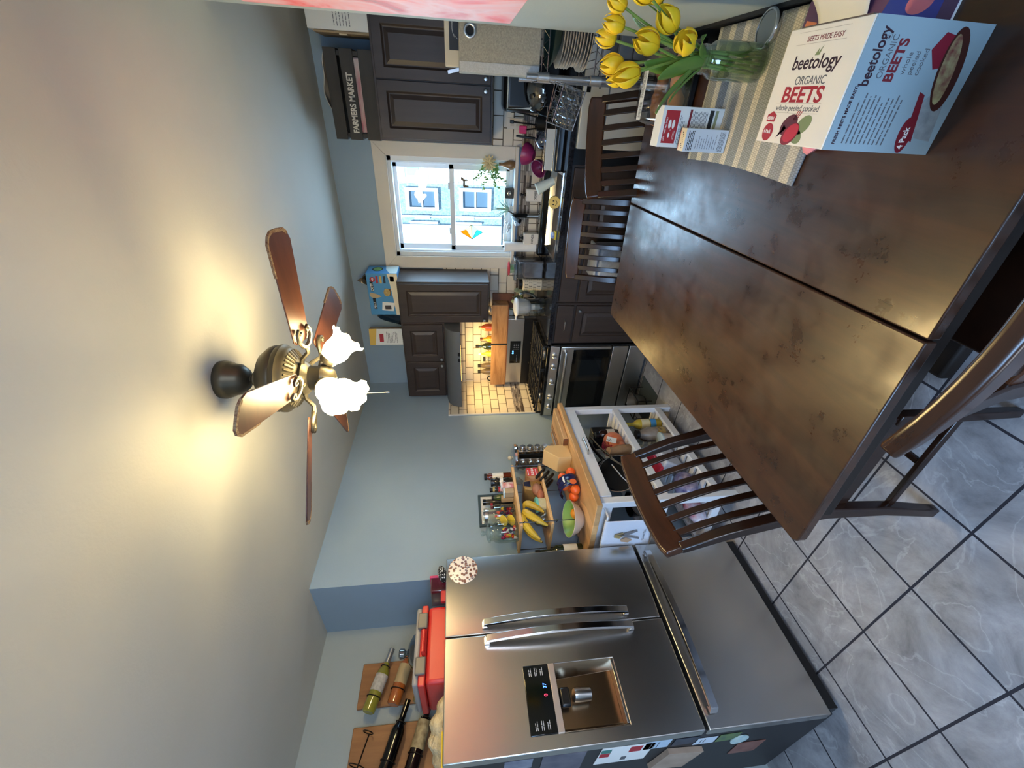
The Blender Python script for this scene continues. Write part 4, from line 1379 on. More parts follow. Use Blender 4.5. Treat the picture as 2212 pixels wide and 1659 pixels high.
t = T('tablet_carton', 'small grey-white tablet carton in front of the red-panelled pill carton', 'box', (-0.075, 1.53, MZ))
x0, x1, y0, y1, z0, z1 = -0.107, -0.040, 1.505, 1.545, MZ, MZ + 0.148
MB().box(x0, y0, z0, x1, y1, z1).build('carton_body', mat('card_greywhite', (204, 208, 212), 0.55), t, bevel=0.0012)
patch(mat('card_cream', (232, 220, 190), 0.55), (x0, y0, z1), EX, EY, rect(0.001, 0.001, 0.066, 0.039), t, 'top_flap', 0.0004)
for k_ in range(9):
    patch(M_ink, (x0 + 0.010 + k_ * 0.0055, y0 + 0.014 + (k_ % 3) * 0.004, z1 + 0.0004), EX, EY, ell(0, 0, 0.0018, 0.0026, 8), t, 'leaf_print', 0.0002)
patch(mat('tear_strip', (214, 120, 116), 0.6), (x0, y1, z1), -EX * -1, -EY * -1, rect(0.0, -0.003, 0.067, 0.0), t, 'tear_strip', 0.0005)
lines(4, M_ink, (x0 + 0.004, y0 - 0.0001, z1 - 0.012), EX, EZ, t, 0.0055, 0.058, 0.0024, ragged=0.1, seed=4)
lines(9, M_inkg, (x0 + 0.010, y0 - 0.0001, z1 - 0.042), EX, EZ, t, 0.0085, 0.048, 0.0016, ragged=0.5, seed=6)
lines(5, M_inkg, (x0 + 0.004, y0 - 0.0001, z0 + 0.026), EX, EZ, t, 0.0040, 0.058, 0.0018, ragged=0.1, seed=7)

# croissants in a plastic clamshell
t = T('bakery_clamshell', 'clear plastic clamshell with black base holding croissants at the far right of the table', 'container', (0.06, 2.0, TZ))
x0, x1, y0, y1 = -0.055, 0.225, 1.815, 2.165
MB().holeplate((x0, y1, TZ + 0.004), EX, -EY, [0, 0.012, x1 - x0 - 0.012, x1 - x0], [0, 0.012, y1 - y0 - 0.012, y1 - y0], -0.022).box(x0 + 0.01, y0 + 0.01, TZ, x1 - 0.01, y1 - 0.01, TZ + 0.005).build('base_tray', M_gloss, t, bevel=0.003)
b = MB()
z1, zb = TZ + 0.105, TZ + 0.027
co = [(x0, y0, zb), (x1, y0, zb), (x1, y1, zb), (x0, y1, zb), (x0 + 0.022, y0 + 0.022, z1), (x1 - 0.022, y0 + 0.022, z1), (x1 - 0.022, y1 - 0.022, z1), (x0 + 0.022, y1 - 0.022, z1)]
b.faces(co, [(0, 1, 5, 4), (1, 2, 6, 5), (2, 3, 7, 6), (3, 0, 4, 7), (4, 5, 6, 7)])
M_lidp = glassy('lid_plastic', (232, 236, 238), 0.30, 0.06)
cl = b.build('lid', M_lidp, t, bevel=0.008, seg=3)
b = MB()
for i in range(26):
    yy = y0 + 0.03 + i * (y1 - y0 - 0.06) / 25
    b.tube([(x0 + 0.003, yy, zb + 0.004), (x0 + 0.018, yy, z1 - 0.012)], 0.002, 6)
b.build('lid_ribs', M_lidp, cl)
lb = MB().box(x0 + 0.02, y1 - 0.10, z1, x0 + 0.23, y1 - 0.055, z1 + 0.0006).build('price_label', M_paper, t, smooth=False)
lines(4, M_ink, (x0 + 0.10, y1 - 0.062, z1 + 0.0007), EX, EY, lb, 0.008, 0.11, 0.003, seed=12)
b = MB()
for k_ in range(14):
    b.box(x0 + 0.03 + k_ * 0.004, y1 - 0.095, z1 + 0.0007, x0 + 0.032 + k_ * 0.004 - (k_ % 3) * 0.0004, y1 - 0.070, z1 + 0.0009)
b.build('barcode', M_ink, lb, smooth=False)
M_cro = mat('croissant_crust', (176, 104, 46), 0.5, noise=(18, (214, 150, 82), (1, 0.35, 1)), bump=(40, 0.3))
def croissant(x, y, a, z=TZ + 0.006, **tg):
    b = MB()
    n = 9
    rr_, pts = [], []
    for i in range(n):
        k = i / (n - 1) - 0.5
        ring = 0.036 * (1 - (2 * k) ** 2 * 0.62)
        pts.append(Vector((x, y, z + 0.034)) + rotz(a) @ Vector((k * 0.15, 0.030 * (2 * k) ** 2, -0.008 * abs(k))))
        rr_.append(ring * (1.05 if i % 2 else 0.90))
    b.tube(pts, rr_, 14, flat=0.9)
    return b.build('croissant', M_cro, cat='croissant', group='croissants in the clamshell', **tg)
croissant(0.02, 1.885, 0.3, label='croissant at the near left inside the clamshell, next to the pill carton')
croissant(0.145, 1.905, -0.2, label='croissant at the near right inside the clamshell, behind the jar')
croissant(0.03, 2.055, 0.1, label='croissant at the far left inside the clamshell')
croissant(0.15, 2.065, 0.4, label='croissant at the far right inside the clamshell')

# pink plastic egg half, magazine, loose sheet
MB().lathe([(0, 0), (0.028, 0.001), (0.033, 0.012), (0.028, 0.032), (0.016, 0.046), (0, 0.051)], (-0.055, 1.085, TZ + 0.005), (0.75, 0.5, 0.45), 24).build('plastic_egg', mat('pink_plastic', (240, 150, 160), 0.3, sss=0.2), label='pink plastic egg half poking out under the beets carton', cat='toy')
t = T('magazine', 'purple and blue magazine beside the beets carton at the wall', 'magazine', (0.2, 1.1, TZ))
MB().box(0.156, 0.90, TZ, 0.247, 1.31, TZ + 0.006).build('pages', M_paper, t, smooth=False)
mg = MB().box(0.155, 0.899, TZ + 0.006, 0.248, 1.311, TZ + 0.007).build('cover', mat('magazine_cover', (58, 48, 96), 0.3, noise=(7, (110, 76, 110))), t, smooth=False)
patch(mat('cover_orange', (226, 140, 104), 0.4), (0.18, 1.27, TZ + 0.0071), EX, EY, [(0, 0), (0.022, -0.01), (0.03, 0.03), (0.01, 0.035)], mg, 'cover_picture')
patch(mat('cover_blue', (40, 62, 160), 0.4), (0.165, 0.93, TZ + 0.0071), EX, EY, [(0, 0), (0.07, 0), (0.07, 0.12), (0.02, 0.14)], mg, 'cover_picture')
patch(mat('cover_pink', (214, 120, 140), 0.4), (0.20, 0.98, TZ + 0.0075), EX, EY, ell(0, 0, 0.018, 0.03), mg, 'cover_picture')
def sheet(u, v):
    return Vector((0.168 + 0.078 * u, 1.10 + 0.14 * v, TZ + 0.009 + 0.055 * (u ** 2) * (0.35 + 0.65 * v)))
MB().grid(12, 12, sheet).build('paper_sheet', M_paper, solid=0.0004, label='white paper sheet curling up on the magazine', cat='paper')

# red and pink painting on the partition
m = mat('watercolour', (224, 150, 160), 0.6)
nt = m.node_tree
p = nt.nodes['Principled BSDF']
tc = nt.nodes.new('ShaderNodeTexCoord')
nz = nt.nodes.new('ShaderNodeTexNoise')
nz.inputs['Scale'].default_value = 3.0
nz.inputs['Detail'].default_value = 5
nz.inputs['Distortion'].default_value = 1.2
nt.links.new(tc.outputs['Object'], nz.inputs['Vector'])
rp = nt.nodes.new('ShaderNodeValToRGB')
el = rp.color_ramp.elements
el[0].position, el[0].color = 0.25, lin((204, 48, 44))
el[1].position, el[1].color = 0.80, lin((138, 150, 152))
for ps, c_ in ((0.38, (226, 84, 84)), (0.48, (232, 160, 170)), (0.58, (228, 188, 200)), (0.70, (214, 120, 130))):
    k = el.new(ps)
    k.color = lin(c_)
nt.links.new(nz.outputs['Fac'], rp.inputs[0])
nt.links.new(rp.outputs[0], p.inputs['Base Color'])
MB().box(0.236, 0.85, 1.452, 0.2600, 1.965, 2.36).build('painting', m, bevel=0.002, label='large red and pink abstract painting hanging on the partition wall', cat='painting')

# ------------------------------------------------------------------ on the worktop (z = 0.93)
WZ = 0.9305
# black drip tray behind the sink
TY0, TY1, TZT = 3.488, 3.617, 0.985
t = T('drip_tray', 'black raised tray behind the sink carrying the soap dispensers', 'tray', (-0.75, 3.55, WZ))
P = [(-1.075, 3.50), (-1.06, TY0), (-0.42, TY0), (-0.41, 3.50), (-0.41, TY1), (-1.075, TY1)]
MB().prism(P, (0, 0, WZ), EX, EY, TZT - WZ).build('tray_body', M_gloss, t, bevel=0.004)
MB().tube([(-1.07, 3.50, TZT + 0.003), (-1.05, TY0 + 0.003, TZT + 0.003), (-0.43, TY0 + 0.003, TZT + 0.003)], 0.003, 6).build('rim', M_satin, t)
MB().tube(bez((-1.085, 3.56, WZ + 0.035), (-1.10, 3.45, WZ + 0.02), (-1.17, 3.36, WZ + 0.006), 10), 0.006, 8, flat=0.6).build('cable', M_black, label='short black cable curving across the worktop left of the paper towel', cat='cable')

def dispenser(x, word, label):
    t = T('soap_dispenser', label, 'soap dispenser', (x, 3.545, TZT), group='white ceramic soap dispensers')
    MB().box(x - 0.045, 3.51, TZT, x + 0.045, 3.58, TZT + 0.125).build('bottle', mat('ceramic_white', (228, 218, 206), 0.3), t, bevel=0.006, seg=3)
    MB().lathe([(0, 0), (0.013, 0), (0.013, 0.014), (0.006, 0.018), (0.006, 0.032), (0.012, 0.034), (0.012, 0.044), (0, 0.046)], (x, 3.545, TZT + 0.125), n=18).tube([(x, 3.545, TZT + 0.163), (x - 0.004, 3.51, TZT + 0.160)], 0.005, 8).build('pump', M_black, t)
    text(word, 0.026, M_ink, (x, 3.5096, TZT + 0.045), EX, EZ, t, align='CENTER', sx=0.85, bold=0.0006)
dispenser(-0.945, 'HANDS', 'white soap dispenser marked HANDS left of the faucet')
dispenser(-0.605, 'DISHES', 'white soap dispenser marked DISHES right of the faucet, half hidden by a cup')

t = T('kitchen_faucet', 'black single-lever kitchen faucet behind the sink', 'faucet', (-0.765, 3.54, TZT))
MB().lathe([(0, 0), (0.030, 0), (0.030, 0.006), (0.020, 0.014), (0.019, 0.11), (0, 0.11)], (-0.765, 3.54, TZT), n=24).build('body', M_satin, t)
MB().tube([(-0.765, 3.54, TZT + 0.09), (-0.760, 3.53, TZT + 0.19), (-0.762, 3.49, TZT + 0.232), (-0.768, 3.43, TZT + 0.225), (-0.775, 3.385, TZT + 0.185)], [0.018, 0.016, 0.015, 0.015, 0.018], 14).build('spout', M_black, t)
MB().tube([(-0.765, 3.55, TZT + 0.20), (-0.735, 3.56, TZT + 0.262)], [0.008, 0.005], 8).build('lever', M_black, t)
MB().lathe([(0, 0), (0.022, 0.006), (0.026, 0.03), (0.020, 0.05), (0, 0.052)], (-0.803, 3.50, TZT + 0.165), (-0.3, -0.2, 1), 18).build('water_filter', mat('filter_blue_white', (198, 216, 232), 0.25, noise=(30, (74, 120, 190))), label='small blue and white filter ball hanging at the faucet', cat='water filter')

t = T('paper_towel_holder', 'white paper towel roll upright on a black stand left of the sink', 'paper towel', (-1.035, 3.54, TZT))
MB().lathe([(0, 0), (0.058, 0), (0.058, 0.006), (0.05, 0.010), (0, 0.010)], (-1.022, 3.553, TZT), n=28).cyl((-1.022, 3.553, TZT), (-1.022, 3.553, TZT + 0.30), 0.006).build('stand', M_black, t)
MB().lathe([(0.016, 0.0), (0.041, 0.0), (0.041, 0.275), (0.016, 0.275), (0.016, 0.0)], (-1.022, 3.553, TZT + 0.011), n=32).build('paper_roll', mat('paper_towel', (236, 234, 232), 0.9, bump=(160, 0.15)), t)

t = T('storage_tub', 'tall translucent plastic food tub between the paper towel and the patterned canister', 'container', (-1.18, 3.46, WZ))
b = MB()
b.prism([(-1.262, 3.405), (-1.098, 3.405), (-1.098, 3.535), (-1.262, 3.535)], (0, 0, WZ), EX, EY, 0.235)
b.build('tub', glassy('tub_plastic', (204, 208, 212), 0.35, 0.2), t, bevel=0.016, seg=4)
MB().box(-1.27, 3.398, WZ + 0.235, -1.09, 3.542, WZ + 0.262).build('lid', glassy('tub_lid', (214, 226, 238), 0.35, 0.15), t, bevel=0.006)
MB().box(-1.25, 3.417, WZ + 0.006, -1.11, 3.523, WZ + 0.175).build('contents', mat('grey_grain', (112, 104, 102), 0.8, noise=(25, (146, 134, 134))), t, bevel=0.012)
t = T('snack_pot', 'small green pot with a red lid on top of the plastic food tub', 'pot', (-1.185, 3.47, WZ + 0.262))
MB().lathe([(0, 0), (0.036, 0), (0.042, 0.034), (0, 0.034)], (-1.185, 3.47, WZ + 0.2625), n=24).build('pot', mat('pot_green', (206, 214, 200), 0.4, noise=(16, (70, 130, 60))), t)
MB().lathe([(0, 0), (0.058, 0), (0.059, 0.006), (0.054, 0.010), (0, 0.010)], (-1.185, 3.47, WZ + 0.2965), n=28).build('lid', mat('lid_red', (200, 30, 52), 0.35), t)

t = T('canister', 'cream canister with small black bar pattern and black lid beside the pitcher', 'canister', (-1.335, 3.50, WZ))
MB().lathe([(0, 0), (0.054, 0), (0.056, 0.004), (0.056, 0.165), (0.05, 0.17), (0, 0.17)], (-1.335, 3.50, WZ), n=32).build('body', mat('canister_cream', (222, 212, 192), 0.4), t)
MB().lathe([(0, 0), (0.045, 0), (0.046, 0.03), (0.042, 0.034), (0, 0.034)], (-1.335, 3.50, WZ + 0.17), n=28).build('lid', M_black, t)
b = MB()
for r_ in range(4):
    for k_ in range(12):
        a = 2 * math.pi * (k_ + 0.5 * (r_ % 2)) / 12
        c = Vector((-1.335 + 0.0562 * math.cos(a), 3.50 + 0.0562 * math.sin(a), WZ + 0.026 + r_ * 0.038))
        rot = rotz(a)
        b.obox(c, (0.0006, 0.003, 0.020), rot).obox(c + EZ * 0.010, (0.0006, 0.010, 0.003), rot).obox(c - EZ * 0.010, (0.0006, 0.010, 0.003), rot)
b.build('printed_pattern', M_ink, bpy.data.objects['canister'], smooth=False)

# water pitcher
PX, PY = -1.445, 3.25
t = T('water_pitcher', 'clear water filter pitcher with white lid beside the range', 'pitcher', (PX, PY, WZ))
MB().lathe([(0, 0.0), (0.062, 0.0), (0.074, 0.012), (0.078, 0.04), (0.074, 0.10), (0.068, 0.17), (0.074, 0.235)], (PX, PY, WZ), n=36).build('jug', glassy('pitcher_glass', (222, 226, 226), 0.22), t)
MB().lathe([(0, 0.005), (0.064, 0.005), (0.074, 0.03), (0.072, 0.09), (0, 0.09)], (PX, PY, WZ), n=32).build('water', glassy('pitcher_water', (206, 212, 212), 0.10), t)
MB().lathe([(0, 0.045), (0.024, 0.045), (0.026, 0.12), (0.05, 0.135), (0.066, 0.165), (0.071, 0.235), (0.0, 0.235)], (PX, PY, WZ), n=30).build('filter_funnel', mat('funnel_white', (226, 222, 220), 0.35), t)
MB().lathe([(0, 0.0), (0.076, 0.0), (0.080, 0.012), (0.072, 0.026), (0.04, 0.034), (0, 0.036)], (PX, PY, WZ + 0.235), n=36).box(PX - 0.115, PY - 0.022, WZ + 0.240, PX - 0.06, PY + 0.022, WZ + 0.252).build('lid', mat('lid_white', (232, 232, 232), 0.3), t, bevel=0.003)
MB().tube([(PX + 0.07, PY, WZ + 0.235), (PX + 0.118, PY, WZ + 0.225), (PX + 0.132, PY, WZ + 0.175), (PX + 0.112, PY, WZ + 0.115), (PX + 0.074, PY, WZ + 0.075)], [0.011, 0.012, 0.012, 0.012, 0.010], 12).build('handle', glassy('handle_clear', (170, 176, 176), 0.3), t)

# eucalyptus sprig in a small vase
t = T('leafy_sprig', 'grey-green round-leaved sprig in a dark vase behind the water pitcher', 'plant', (-1.50, 3.52, WZ))
MB().lathe([(0, 0), (0.030, 0), (0.036, 0.05), (0.024, 0.11), (0.026, 0.14), (0, 0.14)], (-1.50, 3.52, WZ), n=22).build('vase', M_blackm, t)
M_euc = mat('eucalyptus_leaf', (92, 108, 88), 0.55, noise=(20, (124, 140, 118)))
rnd = random.Random(3)
for k_ in range(13):
    a = rnd.uniform(-0.3, math.pi + 0.3) + math.pi
    el_ = rnd.uniform(0.1, 1.1)
    d = Vector((math.cos(a) * math.cos(el_), math.sin(a) * math.cos(el_) * 0.55, math.sin(el_)))
    p0 = Vector((-1.50, 3.52, WZ + 0.14))
    tip = p0 + d * rnd.uniform(0.07, 0.17)
    tip.y = min(tip.y, 3.585)
    MB().tube([p0, p0.lerp(tip, 0.6) + EZ * 0.01, tip], 0.0018, 5).build('twig', M_stem, t)
    rot = Euler((rnd.uniform(0, 3), rnd.uniform(0, 3), rnd.uniform(0, 3))).to_matrix()
    MB().sph(tip, (0.026, 0.021, 0.0022), 12, rot).build('leaf', M_euc, t)
for dx, dz in ((-0.07, 0.03), (0.10, -0.02), (0.135, 0.035)):
    MB().sph((-1.50 + dx, 3.47, WZ + 0.10 + dz), (0.034, 0.0025, 0.024), 14).build('leaf', M_euc, t)
MB().obox((-1.535, 3.600, WZ + 0.325), (0.14, 0.018, 0.20), Matrix.Rotation(R(-6), 3, 'X')).build('leaning_board', M_walnut, bevel=0.004, label='dark wooden board leaning on the tiles behind the leafy sprig', cat='board')

# crate of bottles on the range
t = T('bottle_crate', 'long rustic wooden crate of bottles standing on top of the range backguard', 'crate', (-1.97, 3.53, 1.21))
c0, c1, cz0, cz1 = -2.412, -1.532, 1.2105, 1.366
MB().box(-1.93, 3.478, cz0 + 0.008, c1, 3.492, cz1).build('front_board', M_rustic, t, bevel=0.002)
MB().box(c0, 3.478, cz0 + 0.008, -1.945, 3.492, cz1).build('front_board', M_rustic, t, bevel=0.002)
MB().box(c0, 3.478, cz0, c1, 3.624, cz0 + 0.008).build('bottom_board', M_walnut, t, smooth=False)
MB().box(c0, 3.606, cz0 + 0.008, c1, 3.618, cz1 - 0.02).build('back_board', M_rustic, t, smooth=False)
for x in (c0, c1 - 0.012):
    MB().box(x, 3.492, cz0 + 0.008, x + 0.012, 3.606, cz1 - 0.01).build('end_board', M_rustic, t, smooth=False)
MB().box(-1.946, 3.474, cz0 + 0.004, -1.929, 3.494, cz1 + 0.004).build('strap', M_iron, t, bevel=0.001)
M_ogl = mat('olive_bottle', (34, 44, 26), 0.08, spec=0.8)
def bottle(name, label, x, y, z, h, r_, body, cap, neck=0.35, capm=None, cat='bottle', group=None, lbl=None, lblz=(0.15, 0.5), taper=0.35):
    t = T(name, label, cat, (x, y, z), group=group)
    s0 = h * (1 - neck)
    MB().lathe([(0, 0), (r_ * 0.92, 0), (r_, h * 0.02), (r_, s0 * 0.86), (r_ * 0.86, s0 * 0.94), (r_ * taper * 1.25, s0 * 1.05), (r_ * taper, s0 * 1.14), (r_ * taper, h * 0.93), (0, h * 0.93)], (x, y, z), n=24).build('glass_body', body, t)
    MB().lathe([(0, 0), (r_ * taper + 0.0025, 0), (r_ * taper + 0.0025, h * 0.10), (0, h * 0.10)], (x, y, z + h * 0.92), n=18).build('cap', capm or cap, t)
    if lbl:
        MB().lathe([(r_ + 0.0005, h * lblz[0]), (r_ + 0.0009, h * lblz[0]), (r_ + 0.0009, h * lblz[1]), (r_ + 0.0005, h * lblz[1])], (x, y, z), n=28).build('label', lbl, t)
    return t
cy_, cz_ = 3.548, cz0 + 0.0085
bottle('sauce_bottle', 'orange hot sauce bottle in the wooden crate above the range', -1.79, cy_, cz_, 0.262, 0.036, mat('orange_sauce', (206, 92, 48), 0.3), mat('cap_cream', (220, 196, 140), 0.4), 0.14, group='bottles in the crate on the range')
bottle('oil_bottle', 'small golden oil bottle left of the orange sauce in the crate', -1.915, cy_, cz_, 0.248, 0.034, mat('golden_oil', (206, 160, 50), 0.15), mat('cap_brown', (104, 62, 34), 0.4), 0.24, group='bottles in the crate on the range')
bottle('wine_bottle', 'dark green bottle, tallest in the wooden crate above the range', -1.995, cy_, cz_, 0.290, 0.038, M_ogl, M_blackm, 0.26, group='bottles in the crate on the range')
bottle('vinegar_bottle', 'yellow vinegar bottle with white top in the wooden crate', -2.08, cy_, cz_, 0.262, 0.030, mat('yellow_oil', (222, 184, 60), 0.15), mat('cap_white', (230, 226, 214), 0.4), 0.26, group='bottles in the crate on the range')
bottle('spice_jar', 'squat black-capped jar in the wooden crate', -2.142, cy_, cz_, 0.215, 0.028, M_glass, M_blackm, 0.15, taper=0.8, group='bottles in the crate on the range')
bottle('glass_bottle', 'black-capped clear bottle with dark sauce, right one of the pair in the crate', -2.222, cy_, cz_, 0.268, 0.030, mat('soy_glass', (92, 78, 62), 0.1), M_blackm, 0.18, taper=0.5, group='bottles in the crate on the range')
bottle('glass_bottle', 'black-capped clear bottle with dark sauce, left one of the pair in the crate', -2.292, cy_, cz_, 0.268, 0.030, mat('soy_glass', (92, 78, 62), 0.1), M_blackm, 0.18, taper=0.5, group='bottles in the crate on the range')
MB().tube([(-2.40 + 0.035 + 0.028 * math.cos(a), 3.53, cz0 + 0.155 + 0.028 * math.sin(a)) for a in [i * math.pi / 8 for i in range(17)]], 0.006, 8).cyl((-2.365, 3.53, cz_), (-2.365, 3.53, cz0 + 0.13), 0.006).build('opener', M_black, label='black loop-handled tool at the left end of the crate', cat='utensil')
MB().lathe([(0, 0), (0.038, 0), (0.040, 0.01), (0.032, 0.06), (0.0, 0.062)], (-1.70, 3.535, cz1 + 0.002), (0.5, -0.1, 1), 20).build('ceramic_cup', mat('stone_grey', (150, 140, 122), 0.6), label='grey ceramic cup lying tilted at the right end of the crate', cat='cup')
MB().sph((-1.605, 3.55, cz1 + 0.018), (0.030, 0.030, 0.018), 16).build('garlic_bulb', mat('garlic_white', (226, 214, 190), 0.6), label='pale garlic bulb on the crate under the tall wall cabinet', cat='garlic')

# wall outlets
for x, z, s_ in ((-1.55, 1.225, 'white wall outlet on the tiles behind the leafy sprig'), (-0.13, 1.215, 'white wall outlet on the tiles under the right wall cabinet')):
    t = T('wall_outlet', s_, 'outlet', (x, YB - 0.012, z), group='wall outlets')
    MB().box(x - 0.036, YB - 0.016, z - 0.058, x + 0.036, YB - 0.0095, z + 0.058).build('plate', M_trim, t, bevel=0.002)
    for dz in (-0.022, 0.022):
        MB().box(x - 0.016, YB - 0.0172, z + dz - 0.014, x + 0.016, YB - 0.0158, z + dz + 0.014).build('socket', mat('socket_grey', (196, 186, 170), 0.5), t, smooth=False)

# dish rack and washing-up to the right of the sink
t = T('dish_rack', 'black dish rack with a white inner tray right of the sink', 'dish rack', (-0.30, 3.3, WZ))
MB().prism([(-0.385, 3.13), (0.0, 3.13), (0.0, 3.53), (-0.385, 3.53)], (0, 0, WZ), EX, EY, 0.055).build('base_tray', mat('tray_black', (26, 28, 32), 0.25), t, bevel=0.012, seg=3)
MB().box(-0.378, 3.15, WZ + 0.058, -0.13, 3.165, WZ + 0.125).build('front_panel', mat('tray_silver', (196, 196, 192), 0.3), t, bevel=0.003)
b = MB()
for zz in (0.07, 0.135):
    b.tube([(-0.385, 3.145, WZ + zz), (-0.01, 3.145, WZ + zz), (-0.01, 3.515, WZ + zz), (-0.385, 3.515, WZ + zz)], 0.003, 6, closed=True)
for i in range(9):
    b.tube([(-0.37 + i * 0.042, 3.515, WZ + 0.135), (-0.37 + i * 0.042, 3.515, WZ + 0.06), (-0.37 + i * 0.042, 3.16, WZ + 0.06), (-0.37 + i * 0.042, 3.146, WZ + 0.07)], 0.002, 5)
b.tube([(-0.385, 3.2, WZ + 0.135), (-0.425, 3.26, WZ + 0.12), (-0.425, 3.33, WZ + 0.12), (-0.385, 3.40, WZ + 0.135)], 0.003, 6)
b.build('wire_frame', M_wire, t)
MB().lathe([(0, 0.0), (0.03, 0.0), (0.065, 0.035), (0.078, 0.072), (0.074, 0.072), (0.060, 0.036), (0.028, 0.005), (0, 0.005)], (-0.315, 3.375, WZ + 0.165), (0.15, 0.55, 0.83), 32).build('magenta_bowl', mat('magenta_plastic', (140, 34, 86), 0.35), label='magenta plastic bowl drying in the dish rack', cat='bowl')
MB().lathe([(0, 0.0), (0.03, 0.0), (0.055, 0.03), (0.064, 0.06), (0.060, 0.06), (0.05, 0.03), (0.028, 0.004), (0, 0.004)], (-0.355, 3.25, WZ + 0.115), (-0.35, -0.5, 0.6), 28).build('plum_bowl', mat('plum_plastic', (104, 28, 70), 0.35), label='smaller plum bowl tucked in front of the magenta bowl', cat='bowl')
MB().lathe([(0.0, 0.075), (0.03, 0.072), (0.055, 0.05), (0.066, 0.0), (0.063, 0.0), (0.052, 0.047), (0.028, 0.068), (0, 0.071)], (-0.205, 3.28, WZ + 0.105), (0.05, -0.2, 1), 32).build('glass_bowl', glassy('bowl_glass', (206, 212, 232), 0.35), label='clear glass bowl upturned in the dish rack', cat='bowl')
MB().lathe([(0, 0.0), (0.026, 0.0), (0.042, 0.135), (0.0395, 0.135), (0.024, 0.004), (0, 0.004)], (-0.452, 3.235, WZ + 0.03), (-0.50, -0.05, 1), 28).build('white_cup', mat('cup_white', (214, 224, 218), 0.35), label='white plastic cup leaning between the dish rack and the sink', cat='cup')
t = T('smiley_sponge', 'round yellow smiling sponge hanging at the sink edge', 'sponge', (-0.575, 3.10, 0.93))
MB().lathe([(0, 0), (0.040, 0), (0.042, 0.006), (0.042, 0.022), (0.040, 0.028), (0, 0.028)], (-0.575, 3.118, 0.968), (0.05, -1, 0.12), 30).build('disc', mat('sponge_yellow', (224, 196, 118), 0.85, bump=(120, 0.3)), t)
for dx, dz in ((-0.012, 0.004), (0.012, 0.004)):
    MB().sph((-0.575 + dx, 3.0895, 0.975 + dz), (0.004, 0.001, 0.007), 10).build('eye', M_ink, t)
MB().tube([(-0.594, 3.0885, 0.966), (-0.585, 3.0882, 0.956), (-0.575, 3.0880, 0.953), (-0.565, 3.0882, 0.956), (-0.556, 3.0885, 0.966)], 0.0016, 6).build('smile', M_ink, t)
t = T('scrub_sponge', 'blue and yellow scrub sponge at the left inner edge of the sink', 'sponge', (-0.80, 3.12, 0.93))
MB().box(-0.832, 3.078, 0.934, -0.772, 3.128, 0.948).build('pad', mat('pad_yellow', (206, 190, 70), 0.9), t, bevel=0.004)
MB().lathe([(0, 0), (0.024, 0), (0.026, 0.012), (0.015, 0.022), (0, 0.024)], (-0.802, 3.103, 0.9485), n=22).build('scrubber', mat('pad_blue', (60, 92, 190), 0.6, noise=(40, (190, 206, 230))), t)

# black air fryer, pots, utensils at the back right
t = T('air_fryer', 'black air fryer with a pale trim line under the right wall cabinet', 'appliance', (0.10, 3.48, WZ))
AZ = WZ + 0.13
MB().box(-0.055, 3.36, WZ, 0.26, 3.60, AZ + 0.27).build('body', M_black, t, bevel=0.04, seg=5)
MB().tube([(-0.035, 3.356, AZ + 0.245), (0.24, 3.356, AZ + 0.245), (0.24, 3.356, AZ + 0.06), (0.0, 3.356, AZ + 0.06), (-0.028, 3.356, AZ + 0.09)], 0.006, 8, closed=True).build('trim_line', mat('trim_pale', (206, 212, 208), 0.3), t)
t = T('frying_pan', 'black non-stick frying pan leaning in front of the air fryer', 'pan', (0.0, 3.22, WZ))
MB().lathe([(0, 0.004), (0.10, 0.004), (0.125, 0.045), (0.129, 0.045), (0.104, 0.0), (0, 0.0)], (0.07, 3.285, WZ + 0.125), (-0.35, -0.55, 0.75), 40).build('pan_body', mat('nonstick', (18, 20, 26), 0.2), t)
MB().tube([(0.18, 3.24, WZ + 0.145), (0.34, 3.18, WZ + 0.17)], [0.012, 0.010], 10).build('handle', M_black, t)
t = T('pan_cover', 'glass pan cover with steel rim leaning behind the frying pan', 'lid', (0.04, 3.33, WZ))
MB().lathe([(0, 0.02), (0.05, 0.015), (0.096, 0.0), (0.1, -0.004), (0.096, -0.006), (0, -0.006)], (0.05, 3.335, WZ + 0.20), (-0.2, -0.75, 0.45), 36).build('lid_disc', glassy('lid_glass', (120, 130, 140), 0.4), t)
MB().lathe([(0, 0), (0.012, 0), (0.016, 0.02), (0, 0.024)], (0.044, 3.322, WZ + 0.212), (-0.2, -0.75, 0.45), 16).build('lid_knob', M_black, t)
t = T('utensil_crock', 'dark crock of kitchen utensils in front of the tiles below the right cabinet', 'utensil holder', (-0.115, 3.52, WZ))
MB().lathe([(0, 0), (0.045, 0), (0.048, 0.14), (0.044, 0.14), (0.042, 0.006), (0, 0.006)], (-0.115, 3.54, WZ), n=26).build('crock', M_blackm, t)
def utensil(name, x1, z1, m_, head, label, y=3.53):
    p0 = Vector((-0.115 + 0.02 * (1 if x1 > -0.115 else -1), 3.54, WZ + 0.03))
    p1 = Vector((x1, y, z1))
    t = T(name, label, 'utensil', p0, group='utensils in the crock')
    MB().tube([p0, p0.lerp(p1, 0.5), p1], 0.005, 8).build('shank', M_black, t)
    if head == 'plug':
        MB().obox(p1, (0.022, 0.016, 0.030)).build('head', m_, t, bevel=0.004)
    elif head == 'spatula':
        MB().obox(p1 + EZ * 0.015, (0.050, 0.008, 0.055)).build('head', m_, t, bevel=0.006)
    else:
        MB().sph(p1, (0.018, 0.008, 0.028), 12).build('head', m_, t)
utensil('masher', -0.050, 1.245, M_black, 'plug', 'black utensil handle sticking up at the right of the crock')
utensil('whisk', -0.115, 1.25, M_black, 'plug', 'black utensil handle in the middle of the crock')
utensil('spatula', -0.160, 1.155, mat('hot_pink', (228, 36, 108), 0.4), 'spatula', 'hot pink silicone spatula head in the crock', 3.50)
